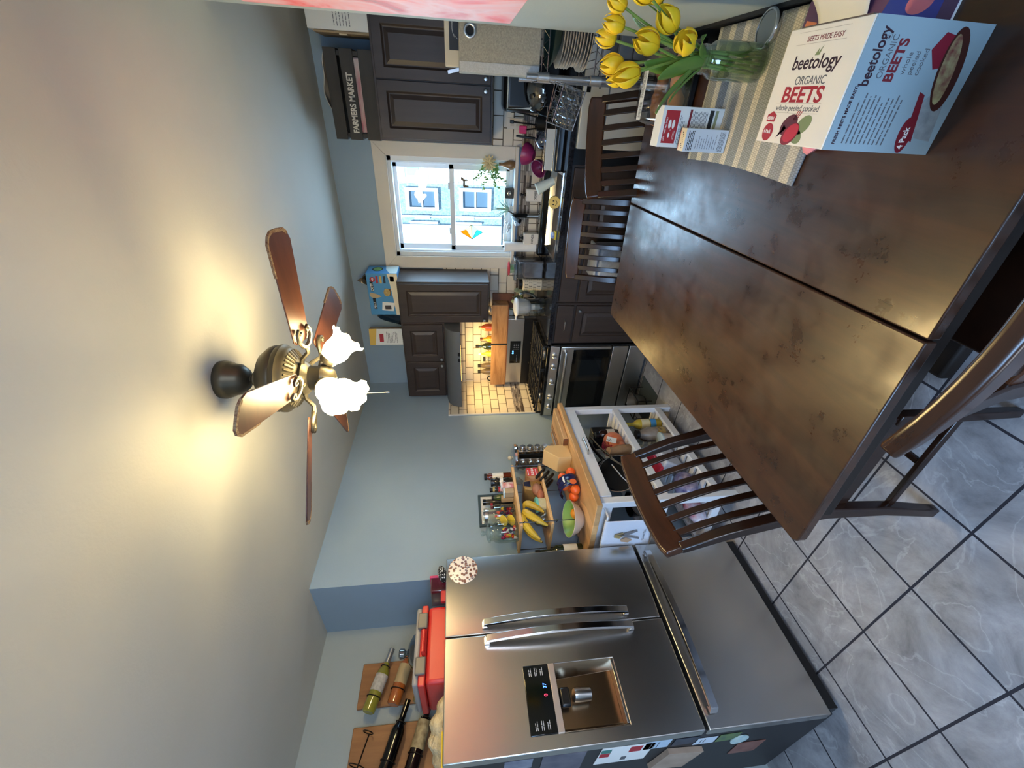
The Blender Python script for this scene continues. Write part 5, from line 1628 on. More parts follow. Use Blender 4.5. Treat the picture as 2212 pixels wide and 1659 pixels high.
MB().tube([(-0.205, 3.40, WZ + 0.155), (-0.195, 3.405, WZ + 0.30)], [0.009, 0.007], 10).build('bottle_brush', M_black, label='slim black brush handle standing in the dish rack', cat='brush')

# things on the window sill (top at z = 1.204)
SZ = 1.2045
t = T('flower_vase', 'brown teardrop vase with cream flower and greenery, right end of the window sill', 'vase', (-0.42, 3.60, SZ))
MB().lathe([(0, 0), (0.022, 0), (0.034, 0.020), (0.034, 0.045), (0.020, 0.075), (0.010, 0.10), (0.012, 0.125), (0.009, 0.125), (0, 0.12)], (-0.405, 3.602, SZ), n=24).build('vase', mat('vase_brown', (128, 98, 66), 0.3), t)
M_grn = mat('green_sprig', (84, 132, 66), 0.55, noise=(18, (150, 186, 106)))
vp = Vector((-0.405, 3.602, SZ + 0.125))
fl = Vector((-0.395, 3.575, SZ + 0.205))
MB().tube([vp, fl], 0.002, 5).build('flower_stem', M_stem, t)
b = MB()
for ring, (n_, L_, up) in enumerate(((12, 0.058, 0.25), (10, 0.046, 0.6), (7, 0.03, 1.1))):
    for i in range(n_):
        a = 2 * math.pi * i / n_ + ring * 0.3
        d = Vector((math.cos(a), -up * 0.6, math.sin(a))).normalized()
        rot = Vector((1, 0, 0)).rotation_difference(d).to_matrix()
        b.sph(fl + d * L_ * 0.55, (L_ * 0.5, 0.004, 0.009), 8, rot)
b.build('flower', mat('cream_petal', (214, 196, 150), 0.6), t)
rnd = random.Random(11)
for k_ in range(7):
    base_ = vp
    tip = Vector((-0.43 - rnd.uniform(0.02, 0.17), 3.59 + rnd.uniform(-0.02, 0.015), SZ + rnd.uniform(0.07, 0.33)))
    C = bez(base_, (base_ + tip) / 2 + EZ * 0.07, tip, 8)
    MB().tube(C, 0.0014, 5).build('twig', M_grn, t)
    b = MB()
    for c in C[2:]:
        for s_ in range(4):
            rot = Euler((rnd.uniform(0, 3), rnd.uniform(0, 3), rnd.uniform(0, 3))).to_matrix()
            b.sph(c + Vector((rnd.uniform(-0.016, 0.016), rnd.uniform(-0.006, 0.006), rnd.uniform(-0.016, 0.016))), (0.011, 0.006, 0.0015), 6, rot)
    b.build('foliage', M_grn, t)
t = T('box_camera_ornament', 'small dark box camera ornament in the middle of the window sill', 'ornament', (-0.605, 3.60, SZ))
MB().box(-0.645, 3.585, SZ, -0.568, 3.64, SZ + 0.07).build('body', mat('camera_black', (52, 52, 50), 0.6), t, bevel=0.004)
MB().lathe([(0, 0), (0.018, 0), (0.018, 0.012), (0.012, 0.014), (0.006, 0.010), (0, 0.010)], (-0.606, 3.585, SZ + 0.035), (0, -1, 0), 22).build('lens', M_satin, t)
t = T('air_plant', 'spiky pale air plant on the window sill behind the faucet', 'plant', (-0.73, 3.61, SZ))
MB().lathe([(0, 0), (0.022, 0), (0.028, 0.03), (0, 0.03)], (-0.73, 3.612, SZ), n=18).build('pot', mat('pot_pale', (206, 204, 196), 0.5), t)
b = MB()
for k_ in range(18):
    a = 2 * math.pi * k_ / 18
    el_ = 0.5 + 0.5 * (k_ % 3)
    L_ = 0.10 + 0.02 * (k_ % 4)
    d = Vector((math.cos(a) * math.cos(el_), 0.3 * math.sin(a) * math.cos(el_), math.sin(el_)))
    p0 = Vector((-0.73, 3.612, SZ + 0.03))
    b.tube([p0, p0 + d * L_ * 0.6, p0 + d * L_ - EZ * 0.02 * math.cos(el_)], [0.004, 0.003, 0.0006], 6)
b.build('leaves', mat('air_plant_green', (150, 176, 158), 0.6), t)
t = T('glass_bird', 'clear glass bird figure on the window sill left of the air plant', 'ornament', (-0.86, 3.60, SZ))
MB().sph((-0.87, 3.605, SZ + 0.022), (0.034, 0.02, 0.022), 18).sph((-0.838, 3.605, SZ + 0.046), 0.014, 14).tube([(-0.90, 3.605, SZ + 0.028), (-0.93, 3.605, SZ + 0.045)], [0.012, 0.003], 8).build('body', glassy('crystal', (226, 226, 226), 0.4), t)
t = T('succulent_pot', 'tiny green succulent in a grey pot at the left end of the window sill', 'plant', (-1.02, 3.60, SZ))
MB().lathe([(0, 0), (0.022, 0), (0.026, 0.035), (0, 0.035)], (-1.03, 3.602, SZ), n=18).build('pot', mat('pot_grey', (140, 140, 134), 0.6), t)
b = MB()
for k_ in range(10):
    a = 2 * math.pi * k_ / 10
    b.sph((-1.03 + 0.016 * math.cos(a), 3.602 + 0.014 * math.sin(a), SZ + 0.045 + 0.01 * (k_ % 2)), (0.010, 0.010, 0.014), 8)
b.build('rosette', M_grn, t)
# sun catchers on the glass
t = T('diamond_suncatcher', 'orange, cream and turquoise diamond sun catcher on the lower window pane', 'sun catcher', (-0.935, 3.66, 1.44))
cy2 = YB + 0.034
top_, bot_, lf, rt_ = (-0.938, 1.640), (-0.938, 1.448), (-0.997, 1.540), (-0.880, 1.545)
def tri(a, b_, c, m_, nm):
    MB().prism([a, b_, c], (0, cy2, 0), EX, EZ, 0.003).build(nm, m_, t, smooth=False)
def sg(n, c):
    return glassy(n, c, 0.1)
tri(top_, lf, (-0.915, 1.593), sg('amber_glass', (250, 168, 40)), 'amber_piece')
tri(lf, rt_, (-0.915, 1.593), sg('cream_glass', (246, 236, 190)), 'cream_piece')
tri(lf, (-0.915, 1.496), rt_, sg('ice_glass', (206, 240, 240)), 'pale_piece')
tri(lf, bot_, (-0.915, 1.496), sg('turquoise_glass', (110, 214, 214)), 'turquoise_piece')
b = MB()
for a, c in ((top_, lf), (lf, bot_), (bot_, rt_), (rt_, top_), (lf, rt_), (lf, (-0.915, 1.593)), (lf, (-0.915, 1.496))):
    b.tube([(a[0], cy2 - 0.002, a[1]), (c[0], cy2 - 0.002, c[1])], 0.002, 6)
b.build('leading', M_ink, t)
t = T('puppy_ornament', 'small brown animal-shaped ornament hanging on the lower window pane', 'ornament', (-0.545, 3.66, 1.59))
MB().prism([(0, 0), (0.012, 0.012), (0.05, 0.010), (0.060, 0.026), (0.078, 0.028), (0.076, 0.012), (0.064, 0.004), (0.062, -0.03), (0.054, -0.03), (0.050, -0.006), (0.020, -0.006), (0.016, -0.034), (0.006, -0.034)], (-0.59, YB + 0.036, 1.60), EX, EZ, 0.008).build('body', mat('ornament_brown', (112, 88, 62), 0.6), t, bevel=0.002)
MB().tube([(-0.555, YB + 0.034, 1.612), (-0.553, YB + 0.034, 1.69)], 0.0008, 5).build('cord', M_inkg, t)

# boxes on top of the wall cabinets
t = T('snack_carton', 'blue and white multipack snack carton on the tall wall cabinet beside the window', 'box', (-1.37, 3.48, 2.171))
x0, x1, y0, y1, z0, z1 = -1.585, -1.215, 3.40, 3.59, 2.1712, 2.425
M_bl = mat('snack_blue', (72, 140, 190), 0.5)
MB().box(x0, y0, z0, x1, y1, z1).build('carton_body', M_bl, t, bevel=0.003)
o = Vector((x0, y0 - 0.0001, z0))
def s_(u, v):
    return o + EX * u + EZ * v
patch(mat('snack_cream', (228, 216, 190), 0.5), s_(0, 0), EX, EZ, [(0.0, 0.002), (0.368, 0.002), (0.368, 0.085), (0.30, 0.070), (0.15, 0.052), (0.0, 0.040)], t, 'cream_wave')
pb = patch(M_ink, s_(0.055, 0.196), EX, EZ, [(0, 0), (0.10, 0.004), (0.10, 0.028), (0, 0.024)], t, 'title_strip')
text('PIRAT', 0.026, M_paper, s_(0.060, 0.2005) - EY * 0.0006, EX + EZ * 0.04, EZ, pb, bold=0.0006, sx=0.9)
pb = patch(M_ink, s_(0.215, 0.202), EX, EZ, [(0, 0), (0.085, 0.004), (0.085, 0.028), (0, 0.024)], t, 'title_strip')
text('OOTY', 0.026, M_paper, s_(0.219, 0.2065) - EY * 0.0006, EX + EZ * 0.04, EZ, pb, bold=0.0006, sx=0.9)
patch(mat('torn_card', (190, 164, 128), 0.8), s_(0.155, 0.178), EX, EZ, [(0, 0.01), (0.012, -0.03), (0.026, -0.012), (0.040, 0.02), (0.050, 0.062), (0.02, 0.066), (0.004, 0.050)], t, 'torn_patch', 0.0008)
bd = patch(M_red, s_(0.318, 0.205), EX, EZ, ell(0, 0, 0.022, 0.022), t, 'round_badge')
text('40', 0.022, M_paper, s_(0.318, 0.197) - EY * 0.0006, EX, EZ, bd, align='CENTER', bold=0.0005)
for k_, c_ in enumerate(((176, 40, 50), (196, 168, 96), (30, 34, 50))):
    patch(mat('banner_%d' % c_[0], c_, 0.5), s_(0.285, 0.160 - k_ * 0.030), EX, EZ, rect(0, 0, 0.062, 0.018), t, 'banner')
M_puff = mat('puffs', (202, 176, 112), 0.7, noise=(50, (150, 120, 66)))
patch(mat('chest_brown', (112, 76, 36), 0.6), s_(0.175, 0.066), EX, EZ, [(0, 0), (0.06, 0.0), (0.066, 0.05), (0.012, 0.056)], t, 'printed_chest')
patch(M_puff, s_(0.205, 0.100), EX, EZ, ell(0, 0, 0.034, 0.026), t, 'printed_puffs', 0.0008)
bgp = patch(M_paper, s_(0.035, 0.062), EX, EZ, [(0, 0), (0.075, -0.02), (0.085, 0.085), (0.008, 0.096)], t, 'printed_bag')
patch(mat('bag_dark', (64, 56, 56), 0.5), s_(0.052, 0.078) - EY * 0.0006, EX, EZ, rect(0, 0, 0.036, 0.052), bgp, 'bag_picture')
patch(M_card, s_(0.300, 0.030), EX, EZ, rect(0, 0, 0.045, 0.032), t, 'barcode_panel')
# end face towards the window
patch(mat('snack_pale', (206, 220, 216), 0.5), (x1 + 0.0001, y0, z0), EY, EZ, [(0.004, 0.004), (0.185, 0.004), (0.185, 0.11), (0.10, 0.10), (0.004, 0.06)], t, 'pale_wave')
patch(M_ink, (x1 + 0.0004, y0 + 0.105, z0 + 0.17), EY, EZ, ell(0, 0, 0.050, 0.044), t, 'oval_logo')
patch(M_grn, (x1 + 0.001, y0 + 0.105, z0 + 0.17), EY, EZ, ell(0, 0, 0.042, 0.034), t, 'oval_picture')
MB().faces([(x0 + 0.03, 3.46, z1), (x0 + 0.20, 3.44, z1), (x0 + 0.16, 3.47, z1 + 0.075), (x0 + 0.20, 3.52, z1 + 0.01), (x0 + 0.06, 3.53, z1 + 0.015), (x0 + 0.11, 3.50, z1 + 0.06)],
           [(0, 1, 2), (1, 3, 2), (3, 5, 2), (3, 4, 5), (4, 0, 5), (0, 2, 5)])
b = MB()
b.grid(8, 8, lambda u, v: Vector((-1.335 + 0.10 * u, 3.43 + 0.10 * v, 2.4255 + 0.085 * (1 - abs(2 * u - 1.1)) * (1 - v) * (0.8 + 0.4 * math.sin(9 * v + 5 * u)))))
b.build('snack_bag', mat('foil_brown', (150, 132, 104), 0.25, 0.7, noise=(16, (70, 58, 46))), solid=0.0015, label='crumpled brown foil snack bag on top of the blue snack carton', cat='bag')
MB().grid(10, 8, lambda u, v: Vector((-1.685 + 0.095 * u, 3.40 + 0.17 * v, 2.172 + 0.21 * math.sin(math.pi * (0.0 + 0.60 * u)) * (0.92 + 0.08 * math.sin(12 * v))))).build('plastic_bag', glassy('grey_film', (176, 180, 180), 0.3, 0.2), solid=0.001, label='translucent grey plastic bag left of the blue snack carton', cat='bag')
t = T('cereal_carton', 'white and yellow food carton standing alone above the range hood cabinet', 'box', (-1.80, 3.5, 2.171))
x0, x1, y0, y1, z0, z1 = -1.905, -1.752, 3.40, 3.50, 2.1712, 2.485
rot = rotz(R(14))
cc = Vector((-1.83, 3.47, z0))
def rc(x, y, z):
    return cc + rot @ Vector((x, y, z))
b = MB().obox(rc(0, 0, 0.155), (0.150, 0.085, 0.31), rot)
b.build('carton_body', M_card, t, bevel=0.002)
rX = rot @ EX
yf = -0.0426
patch(mat('carton_yellow', (222, 184, 84), 0.5), rc(-0.075, yf, 0.262), rX, EZ, [(0, 0.0), (0.150, -0.02), (0.150, 0.047), (0, 0.047)], t, 'yellow_band')
patch(M_red, rc(-0.045, yf, 0.185), rX, EZ, rect(0, 0, 0.075, 0.036), t, 'red_block')
lines(8, M_inkg, rc(-0.055, yf, 0.155), rX, EZ, t, 0.013, 0.11, 0.004, seed=21)
rY = rot @ EY
patch(mat('carton_brown', (150, 116, 74), 0.5, noise=(14, (188, 160, 120))), rc(0.0752, -0.042, 0.004), rY, EZ, rect(0, 0, 0.084, 0.305), t, 'side_picture')

# stacked on the right-hand cabinet
t = T('slatted_crate', 'black slatted wooden crate lettered FARMERS MARKET on the right wall cabinet', 'crate', (0.0, 3.45, 2.166))
x0, x1, y0, y1, z0, z1 = -0.262, 0.225, 3.345, 3.60, 2.1662, 2.46
M_crate = wood('crate_black', (40, 37, 34), (54, 50, 46), 0, 12, 0.6, 0.1)
def slat(za, zb):
    b = MB()
    b.box(x0, y0, za, x1, y0 + 0.012, zb).box(x0, y1 - 0.012, za, x1, y1, zb)
    b.box(x0, y0 + 0.012, za, x0 + 0.012, y1 - 0.012, zb).box(x1 - 0.012, y0 + 0.012, za, x1, y1 - 0.012, zb)
    return b.build('slat', M_crate, t, bevel=0.002)
slat(2.384, z1)
s2 = slat(2.286, 2.366)
slat(z0, 2.254)
b = MB()
for xx in (x0 + 0.012, x1 - 0.036):
    for yy in (y0 + 0.012, y1 - 0.036):
        b.box(xx, yy, z0, xx + 0.024, yy + 0.024, z1)
b.box(x0 + 0.012, y0 + 0.012, z0 + 0.002, x1 - 0.012, y1 - 0.012, z0 + 0.012)
b.build('corner_posts', M_crate, t, smooth=False)
text('FARMERS MARKET', 0.050, mat('stencil_white', (212, 206, 194), 0.7), (-0.222, y0 - 0.0004, 2.306), EX, EZ, s2, bold=0.0016, sx=0.80)
b = MB()
b.box(x0 + 0.04, y0 + 0.03, z0 + 0.014, x1 - 0.04, y1 - 0.04, 2.37)
b.build('folded_papers', mat('mixed_papers', (206, 204, 198), 0.8, noise=(9, (196, 120, 130), (1, 1, 4))), bevel=0.01, label='folded papers and cloths showing between the crate slats', cat='papers')
MB().grid(18, 10, lambda u, v: Vector((-0.10 + 0.30 * u, 3.36 + 0.20 * v, 2.462 + 0.055 * math.sin(math.pi * u) ** 0.8 * (0.7 + 0.3 * math.sin(7 * u + 4 * v)) * math.sin(math.pi * min(1, v + 0.25))))).build('cloth_bag', mat('canvas_grey', (168, 164, 156), 0.9, noise=(10, (206, 202, 194))), solid=0.004, label='grey canvas bag lying crumpled on top of the crate', cat='bag')
t = T('white_carton', 'white printed carton with a loose flap on the right wall cabinet next to the partition', 'box', (0.40, 3.45, 2.166))
x0, x1, y0, y1, z0, z1 = 0.305, 0.62, 3.32, 3.58, 2.1662, 2.52
MB().box(x0, y0, z0, x1, y1, z1).build('carton_body', M_card, t, bevel=0.003)
lines(6, M_inkg, (0.325, y0 - 0.0001, 2.36), EX, EZ, t, 0.018, 0.10, 0.004, seed=31)
MB().box(0.292, y0 + 0.015, z0, 0.304, y1, z1 - 0.03).build('side_flap', mat('card_brown', (150, 130, 104), 0.8), t, bevel=0.003)
MB().box(0.286, y0 + 0.02, 2.30, 0.292, y0 + 0.05, 2.345).build('tape', mat('tape_tan', (206, 190, 160), 0.5), t, smooth=False)

# ------------------------------------------------------------------ white kitchen cart (its front runs from near P0 along e1, depth along e2)
P0 = Vector((-1.868, 1.457, 0))
e1 = Vector((-0.068, 1.063, 0)).normalized()
e2 = Vector((-e1.y, e1.x, 0))
CL, CD = 1.065, 0.50
def CP(a, b_, z=0.0):
    return P0 + e1 * a + e2 * b_ + EZ * z
CR = Matrix((e1, e2, EZ)).transposed()
def cbox(b, a0, b0, z0, a1, b1, z1):
    return b.obox(CP((a0 + a1) / 2, (b0 + b1) / 2, (z0 + z1) / 2), (a1 - a0, b1 - b0, z1 - z0), CR)
CT = 0.91
t = T('kitchen_cart', 'white kitchen cart with a butcher-block top and two slatted shelves', 'kitchen cart', CP(CL / 2, CD / 2))
cbox(MB(), 0, 0, 0.874, CL, CD, CT).build('butcher_block_top', M_butcher, t, bevel=0.004)
for a in (0.035, CL - 0.082):
    for b0 in (0.02, CD - 0.065):
        cbox(MB(), a, b0, 0.0, a + 0.047, b0 + 0.045, 0.874).build('leg', M_white, t, bevel=0.003)
b = MB()
cbox(b, 0.082, CD - 0.05, 0.79, CL - 0.082, CD - 0.03, 0.874)
cbox(b, 0.045, 0.065, 0.79, 0.065, CD - 0.065, 0.874)
cbox(b, CL - 0.065, 0.065, 0.79, CL - 0.045, CD - 0.065, 0.874)
b.build('apron', M_white, t, smooth=False)
dw = cbox(MB(), 0.084, 0.014, 0.792, CL - 0.084, 0.034, 0.870).build('drawer', M_white, t, bevel=0.003)
MB().tube([CP(0.46, 0.014, 0.832), CP(0.462, -0.014, 0.832), CP(0.53, -0.020, 0.832), CP(0.60, -0.014, 0.832), CP(0.605, 0.014, 0.832)], 0.006, 10).build('handle', M_satin, dw, label='bowed metal drawer handle')
SH1, SH2 = 0.486, 0.135
for zz in (SH1, SH2):
    b = MB()
    cbox(b, 0.082, 0.022, zz - 0.048, CL - 0.082, 0.044, zz)
    cbox(b, 0.082, CD - 0.044, zz - 0.048, CL - 0.082, CD - 0.022, zz)
    cbox(b, 0.042, 0.065, zz - 0.048, 0.062, CD - 0.065, zz)
    cbox(b, CL - 0.062, 0.065, zz - 0.048, CL - 0.042, CD - 0.065, zz)
    b.build('shelf_frame', M_white, t, bevel=0.002)
    b = MB()
    for i in range(15):
        a = 0.075 + i * 0.0655
        cbox(b, a, 0.044, zz - 0.030, a + 0.040, CD - 0.044, zz - 0.016)
    b.build('shelf_slats', M_white, t, smooth=False)
b = MB()
b.tube([CP(0.035, 0.06, 0.845), CP(-0.03, 0.06, 0.845), CP(-0.03, 0.44, 0.845), CP(0.035, 0.44, 0.845)], 0.006, 8)
b.build('towel_bar', M_white, t)
# tea towel on the bar
t = T('tea_towel', 'white printed tea towel hanging on the near end of the kitchen cart', 'towel', CP(-0.035, 0.18, 0.58))
def twl(u, v):
    if v < 0.12:
        return CP(-0.030 + 0.009 * math.cos(v / 0.12 * math.pi), 0.09 + 0.225 * u, 0.846 + 0.009 * math.sin(v / 0.12 * math.pi) - 0.0)
    k = (v - 0.12) / 0.88
    return CP(-0.0395 - 0.006 * k - 0.005 * k * math.sin(8 * u), 0.09 + (0.225 - 0.012 * k) * u, 0.846 - 0.285 * k)
MB().grid(20, 24, twl).build('cloth', mat('towel_cloth', (208, 214, 226), 0.95, bump=(260, 0.2)), t, solid=0.002)
oc = CP(-0.052, 0.10, 0.58)
tX, tN = e2, EZ
# drawn as loose generic shapes: stripes of grey fur and two fabric patches
M_gf = mat('towel_grey', (112, 112, 116), 0.9)
ow = CP(-0.0515, 0.315, 0.0)
def wp(u, v):      # u to the viewer's right (towards the front of the cart), v up
    return CP(-0.0525, 0.305 - u, 0.58 + v)
wx = -e2
patch(M_gf, wp(0.06, 0.05), wx, EZ, [(0, 0.0), (0.012, 0.0), (0.040, 0.08), (0.070, 0.02), (0.082, 0.03), (0.055, 0.11), (0.045, 0.15), (0.03, 0.10)], t, 'printed_drawing')
patch(mat('towel_ochre', (160, 138, 88), 0.9), wp(0.075, 0.175), wx, EZ, [(0, 0), (0.03, -0.03), (0.05, -0.012), (0.034, 0.032), (0.012, 0.036)], t, 'printed_drawing')
patch(mat('towel_tan', (178, 146, 116), 0.9), wp(0.035, 0.115), wx, EZ, [(0, 0), (0.022, -0.022), (0.044, 0.02), (0.03, 0.05), (0.012, 0.046)], t, 'printed_drawing')
text('I Love You', 0.024, M_inkg, wp(0.045, 0.020), wx, EZ, t, sx=0.9)

# things on the lower shelves
def onion(a, b_, z, r_, m_, label, **k):
    c = CP(a, b_, z)
    MB().lathe([(0, 0), (r_ * 0.5, 0.004), (r_ * 0.95, r_ * 0.55), (r_, r_ * 0.95), (r_ * 0.8, r_ * 1.45), (r_ * 0.35, r_ * 1.75), (r_ * 0.10, r_ * 1.95), (0, r_ * 2.05)], c, n=22).build('onion', m_, label=label, cat='onion', **k)
S1 = SH1 - 0.0155
t = T('onion_net', 'red net of onions with a white tag on the upper shelf of the cart', 'produce bag', CP(0.70, 0.13, S1))
MB().sph(CP(0.72, 0.14, S1 + 0.075), (0.075, 0.085, 0.075), 20).sph(CP(0.635, 0.14, S1 + 0.06), (0.062, 0.07, 0.06), 18).build('onions', mat('onion_skin', (196, 96, 60), 0.45, noise=(12, (222, 134, 92), (1, 1, 0.3))), t)
MB().sph(CP(0.70, 0.165, S1 + 0.105), (0.072, 0.07, 0.055), 14).build('net', mat('net_red', (176, 24, 44), 0.6), t, wire=0.004)
MB().obox(CP(0.655, 0.060, S1 + 0.125), (0.060, 0.002, 0.070), CR @ Matrix.Rotation(R(25), 3, 'Y')).build('tag', M_paper, t, smooth=False)
lines(3, M_ink, CP(0.635, 0.0585, S1 + 0.15), e1, EZ, t, 0.010, 0.035, 0.004, seed=41)
MB().lathe([(0, 0), (0.040, 0), (0.046, 0.02), (0.045, 0.12), (0.030, 0.17), (0.034, 0.20), (0, 0.20)], CP(0.60, 0.11, S1), (0.25, -0.3, 1), 12, 0.7).build('paper_bag', mat('kraft_paper', (150, 114, 78), 0.9, bump=(22, 0.8)), label='crumpled brown paper bag beside the onions on the cart', cat='bag')
t = T('dark_bottle', 'dark bottle with pale label lying in the far corner of the upper cart shelf', 'bottle', CP(0.86, 0.2, S1))
MB().lathe([(0, 0), (0.040, 0), (0.042, 0.01), (0.042, 0.13), (0.030, 0.15), (0, 0.15)], CP(0.84, 0.16, S1 + 0.0), (0, 0, 1), 24).build('glass_body', mat('dark_amber', (40, 22, 18), 0.12), t)
MB().lathe([(0.0424, 0.03), (0.0428, 0.03), (0.0428, 0.09), (0.0424, 0.09)], CP(0.84, 0.16, S1), n=26).build('label', mat('label_pale', (196, 186, 176), 0.6), t)
MB().cyl(CP(0.84, 0.16, S1 + 0.15), CP(0.84, 0.16, S1 + 0.175), 0.024).build('cap', M_black, t)
MB().obox(CP(0.90, 0.24, S1 + 0.09), (0.12, 0.14, 0.18), CR).build('appliance_box', M_black, bevel=0.01, label='small black kitchen gadget at the far end of the upper cart shelf', cat='gadget')
def pan(a, b_, z, r_, m_, tilt, h0, h1, label, hm=M_black, name='frying_pan'):
    t = T(name, label, 'pan', CP(a, b_, S1), group='pans on the cart shelf')
    ax = (CR @ Vector(tilt)).normalized()
    MB().lathe([(0, 0.003), (r_ * 0.8, 0.003), (r_, 0.045), (r_ + 0.004, 0.045), (r_ * 0.82, 0.0), (0, 0.0)], CP(a, b_, z), ax, 36).build('pan_body', m_, t)
    MB().lathe([(r_ + 0.001, 0.044), (r_ + 0.006, 0.044), (r_ + 0.006, 0.048), (r_ + 0.001, 0.048)], CP(a, b_, z), ax, 36).build('rim', M_satin, t)
    MB().tube([CP(*h0) - (CP(*h1) - CP(*h0)) * 0.35, CP(*h0) + (CP(*h1) - CP(*h0)) * 0.1], 0.005, 8, flat=0.6).build('handle_strap', M_chrome, t)
    MB().tube([CP(*h0), Vector(CP(*h0)).lerp(CP(*h1), 0.5) + EZ * 0.012, CP(*h1)], [0.007, 0.010, 0.009], 10, flat=0.7).build('handle', hm, t)
    return t
M_cop = mat('copper_brown', (104, 58, 48), 0.3, 0.5)
pan(0.40, 0.17, S1 + 0.135, 0.130, mat('pan_black', (12, 12, 14), 0.3), (-0.25, -0.86, 0.42), (0.49, 0.08, S1 + 0.175), (0.66, 0.03, S1 + 0.285), 'black frying pan standing on edge, nearest the drawer front')
pan(0.46, 0.235, S1 + 0.135, 0.125, M_cop, (-0.2, -0.88, 0.40), (0.55, 0.17, S1 + 0.18), (0.70, 0.10, S1 + 0.275), 'brown copper-coloured pan standing behind the black one')
pan(0.53, 0.30, S1 + 0.135, 0.125, mat('pan_grey', (56, 56, 58), 0.35, 0.6), (-0.2, -0.88, 0.4), (0.62, 0.22, S1 + 0.18), (0.79, 0.13, S1 + 0.27), 'grey metal pan at the back of the standing pans')
t = pan(0.16, 0.16, S1 + 0.045, 0.085, mat('pan_pale', (132, 132, 130), 0.35, 0.7), (-0.55, -0.2, 0.8), (0.22, 0.12, S1 + 0.10), (0.37, 0.035, S1 + 0.225), 'small grey saucepan with a long steel handle at the near end of the shelf', M_satin, 'saucepan')
MB().tube([CP(0.26, 0.06, S1 + 0.02), CP(0.40, 0.055, S1 + 0.16), CP(0.45, 0.05, S1 + 0.20)], [0.006, 0.006, 0.008], 8).build('steel_ladle', M_satin, label='long steel ladle handle in front of the black pan', cat='utensil')
MB().lathe([(0, 0), (0.08, 0.0), (0.085, 0.07), (0.08, 0.07), (0.075, 0.005), (0, 0.005)], CP(0.30, 0.34, S1), n=30).build('pot', mat('pot_dark', (36, 36, 40), 0.3, 0.5), label='dark cooking pot at the back of the upper cart shelf', cat='pot')

S2 = SH2 - 0.0155
t = bottle('cooking_oil', 'bottle of yellow cooking oil with blue label, far end of the lower cart shelf', CP(0.88, 0.10, 0).x, CP(0.88, 0.10, 0).y, S2, 0.27, 0.040, mat('oil_yellow', (196, 170, 62), 0.12), mat('cap_yellow', (210, 190, 70), 0.4), 0.25, lbl=mat('label_cream_blue', (222, 212, 176), 0.6), lblz=(0.36, 0.60))
MB().lathe([(0.0407, 0.045), (0.0412, 0.045), (0.0412, 0.09), (0.0407, 0.09)], CP(0.88, 0.10, S2), n=28).build('blue_band', mat('label_blue', (70, 150, 214), 0.6), t)
bottle('water_bottle', 'clear bottle with a dark blue cap on the lower cart shelf', CP(0.84, 0.26, 0).x, CP(0.84, 0.26, 0).y, S2, 0.31, 0.042, M_plastic, mat('cap_navy', (34, 36, 96), 0.35), 0.3, taper=0.42)
bottle('juice_bottle', 'clear bottle beside the yellow oil, half hidden on the lower cart shelf', CP(0.92, 0.20, 0).x, CP(0.92, 0.20, 0).y, S2, 0.27, 0.045, M_plastic, M_white, 0.3, taper=0.4)
t = bottle('coffee_jar', 'brown-grey jar with a picture label and black lid leaning on the lower cart shelf', CP(0.755, 0.10, 0).x, CP(0.755, 0.10, 0).y, S2, 0.24, 0.052, mat('coffee_grey', (120, 108, 98), 0.35, noise=(20, (146, 134, 122))), M_black, 0.26, taper=0.6, lbl=mat('picture_label', (58, 44, 36), 0.5, noise=(40, (206, 176, 110))), lblz=(0.12, 0.36))
bottle('coffee_jar', 'brown bottle with dark label behind the picture-label jar', CP(0.80, 0.165, 0).x, CP(0.80, 0.165, 0).y, S2, 0.25, 0.038, mat('jar_brown', (92, 72, 56), 0.3), M_blackm, 0.3, lbl=mat('label_darkbrown', (48, 34, 30), 0.5, noise=(40, (150, 140, 150))), lblz=(0.1, 0.5))
bottle('soda_bottle', 'red and green bottle at the back of the lower cart shelf', CP(0.70, 0.27, 0).x, CP(0.70, 0.27, 0).y, S2, 0.28, 0.040, mat('bottle_olive', (56, 58, 30), 0.15), mat('cap_darkred', (120, 24, 36), 0.4), 0.3)
bottle('wine_magnum', 'dark green bottle in the middle of the lower cart shelf', CP(0.61, 0.22, 0).x, CP(0.61, 0.22, 0).y, S2, 0.29, 0.042, M_ogl, M_blackm, 0.36)
t = T('deli_tub', 'small clear tub with a frosted lid at the front of the lower cart shelf', 'container', CP(0.665, 0.09, S2))
MB().lathe([(0, 0), (0.046, 0), (0.054, 0.085), (0, 0.085)], CP(0.665, 0.09, S2), n=28).build('tub', mat('tub_beige', (188, 168, 150), 0.4), t)
MB().lathe([(0, 0), (0.058, 0), (0.059, 0.012), (0.05, 0.018), (0, 0.018)], CP(0.665, 0.09, S2 + 0.085), n=30).build('lid', mat('lid_frost', (180, 192, 190), 0.4), t)
t = T('red_lid_container', 'clear container with a bright red lid standing on edge on the lower cart shelf', 'container', CP(0.47, 0.12, S2))
rt2 = CR @ Matrix.Rotation(R(24), 3, 'X')
MB().obox(CP(0.49, 0.13, S2 + 0.120), (0.20, 0.10, 0.16), rt2).build('tub', mat('tub_milky', (196, 198, 206), 0.25), t, bevel=0.012)
MB().obox(CP(0.49, 0.150, S2 + 0.225), (0.23, 0.125, 0.026), rt2).build('lid', mat('lid_bright_red', (222, 46, 68), 0.35), t, bevel=0.008, label='bright red lid')
MB().sph(CP(0.27, 0.16, S2 + 0.075), (0.085, 0.10, 0.075), 16).build('snack_bag', mat('bag_purple', (48, 36, 104), 0.3, noise=(26, (170, 160, 180))), label='purple and silver snack bag on the lower cart shelf', cat='bag')
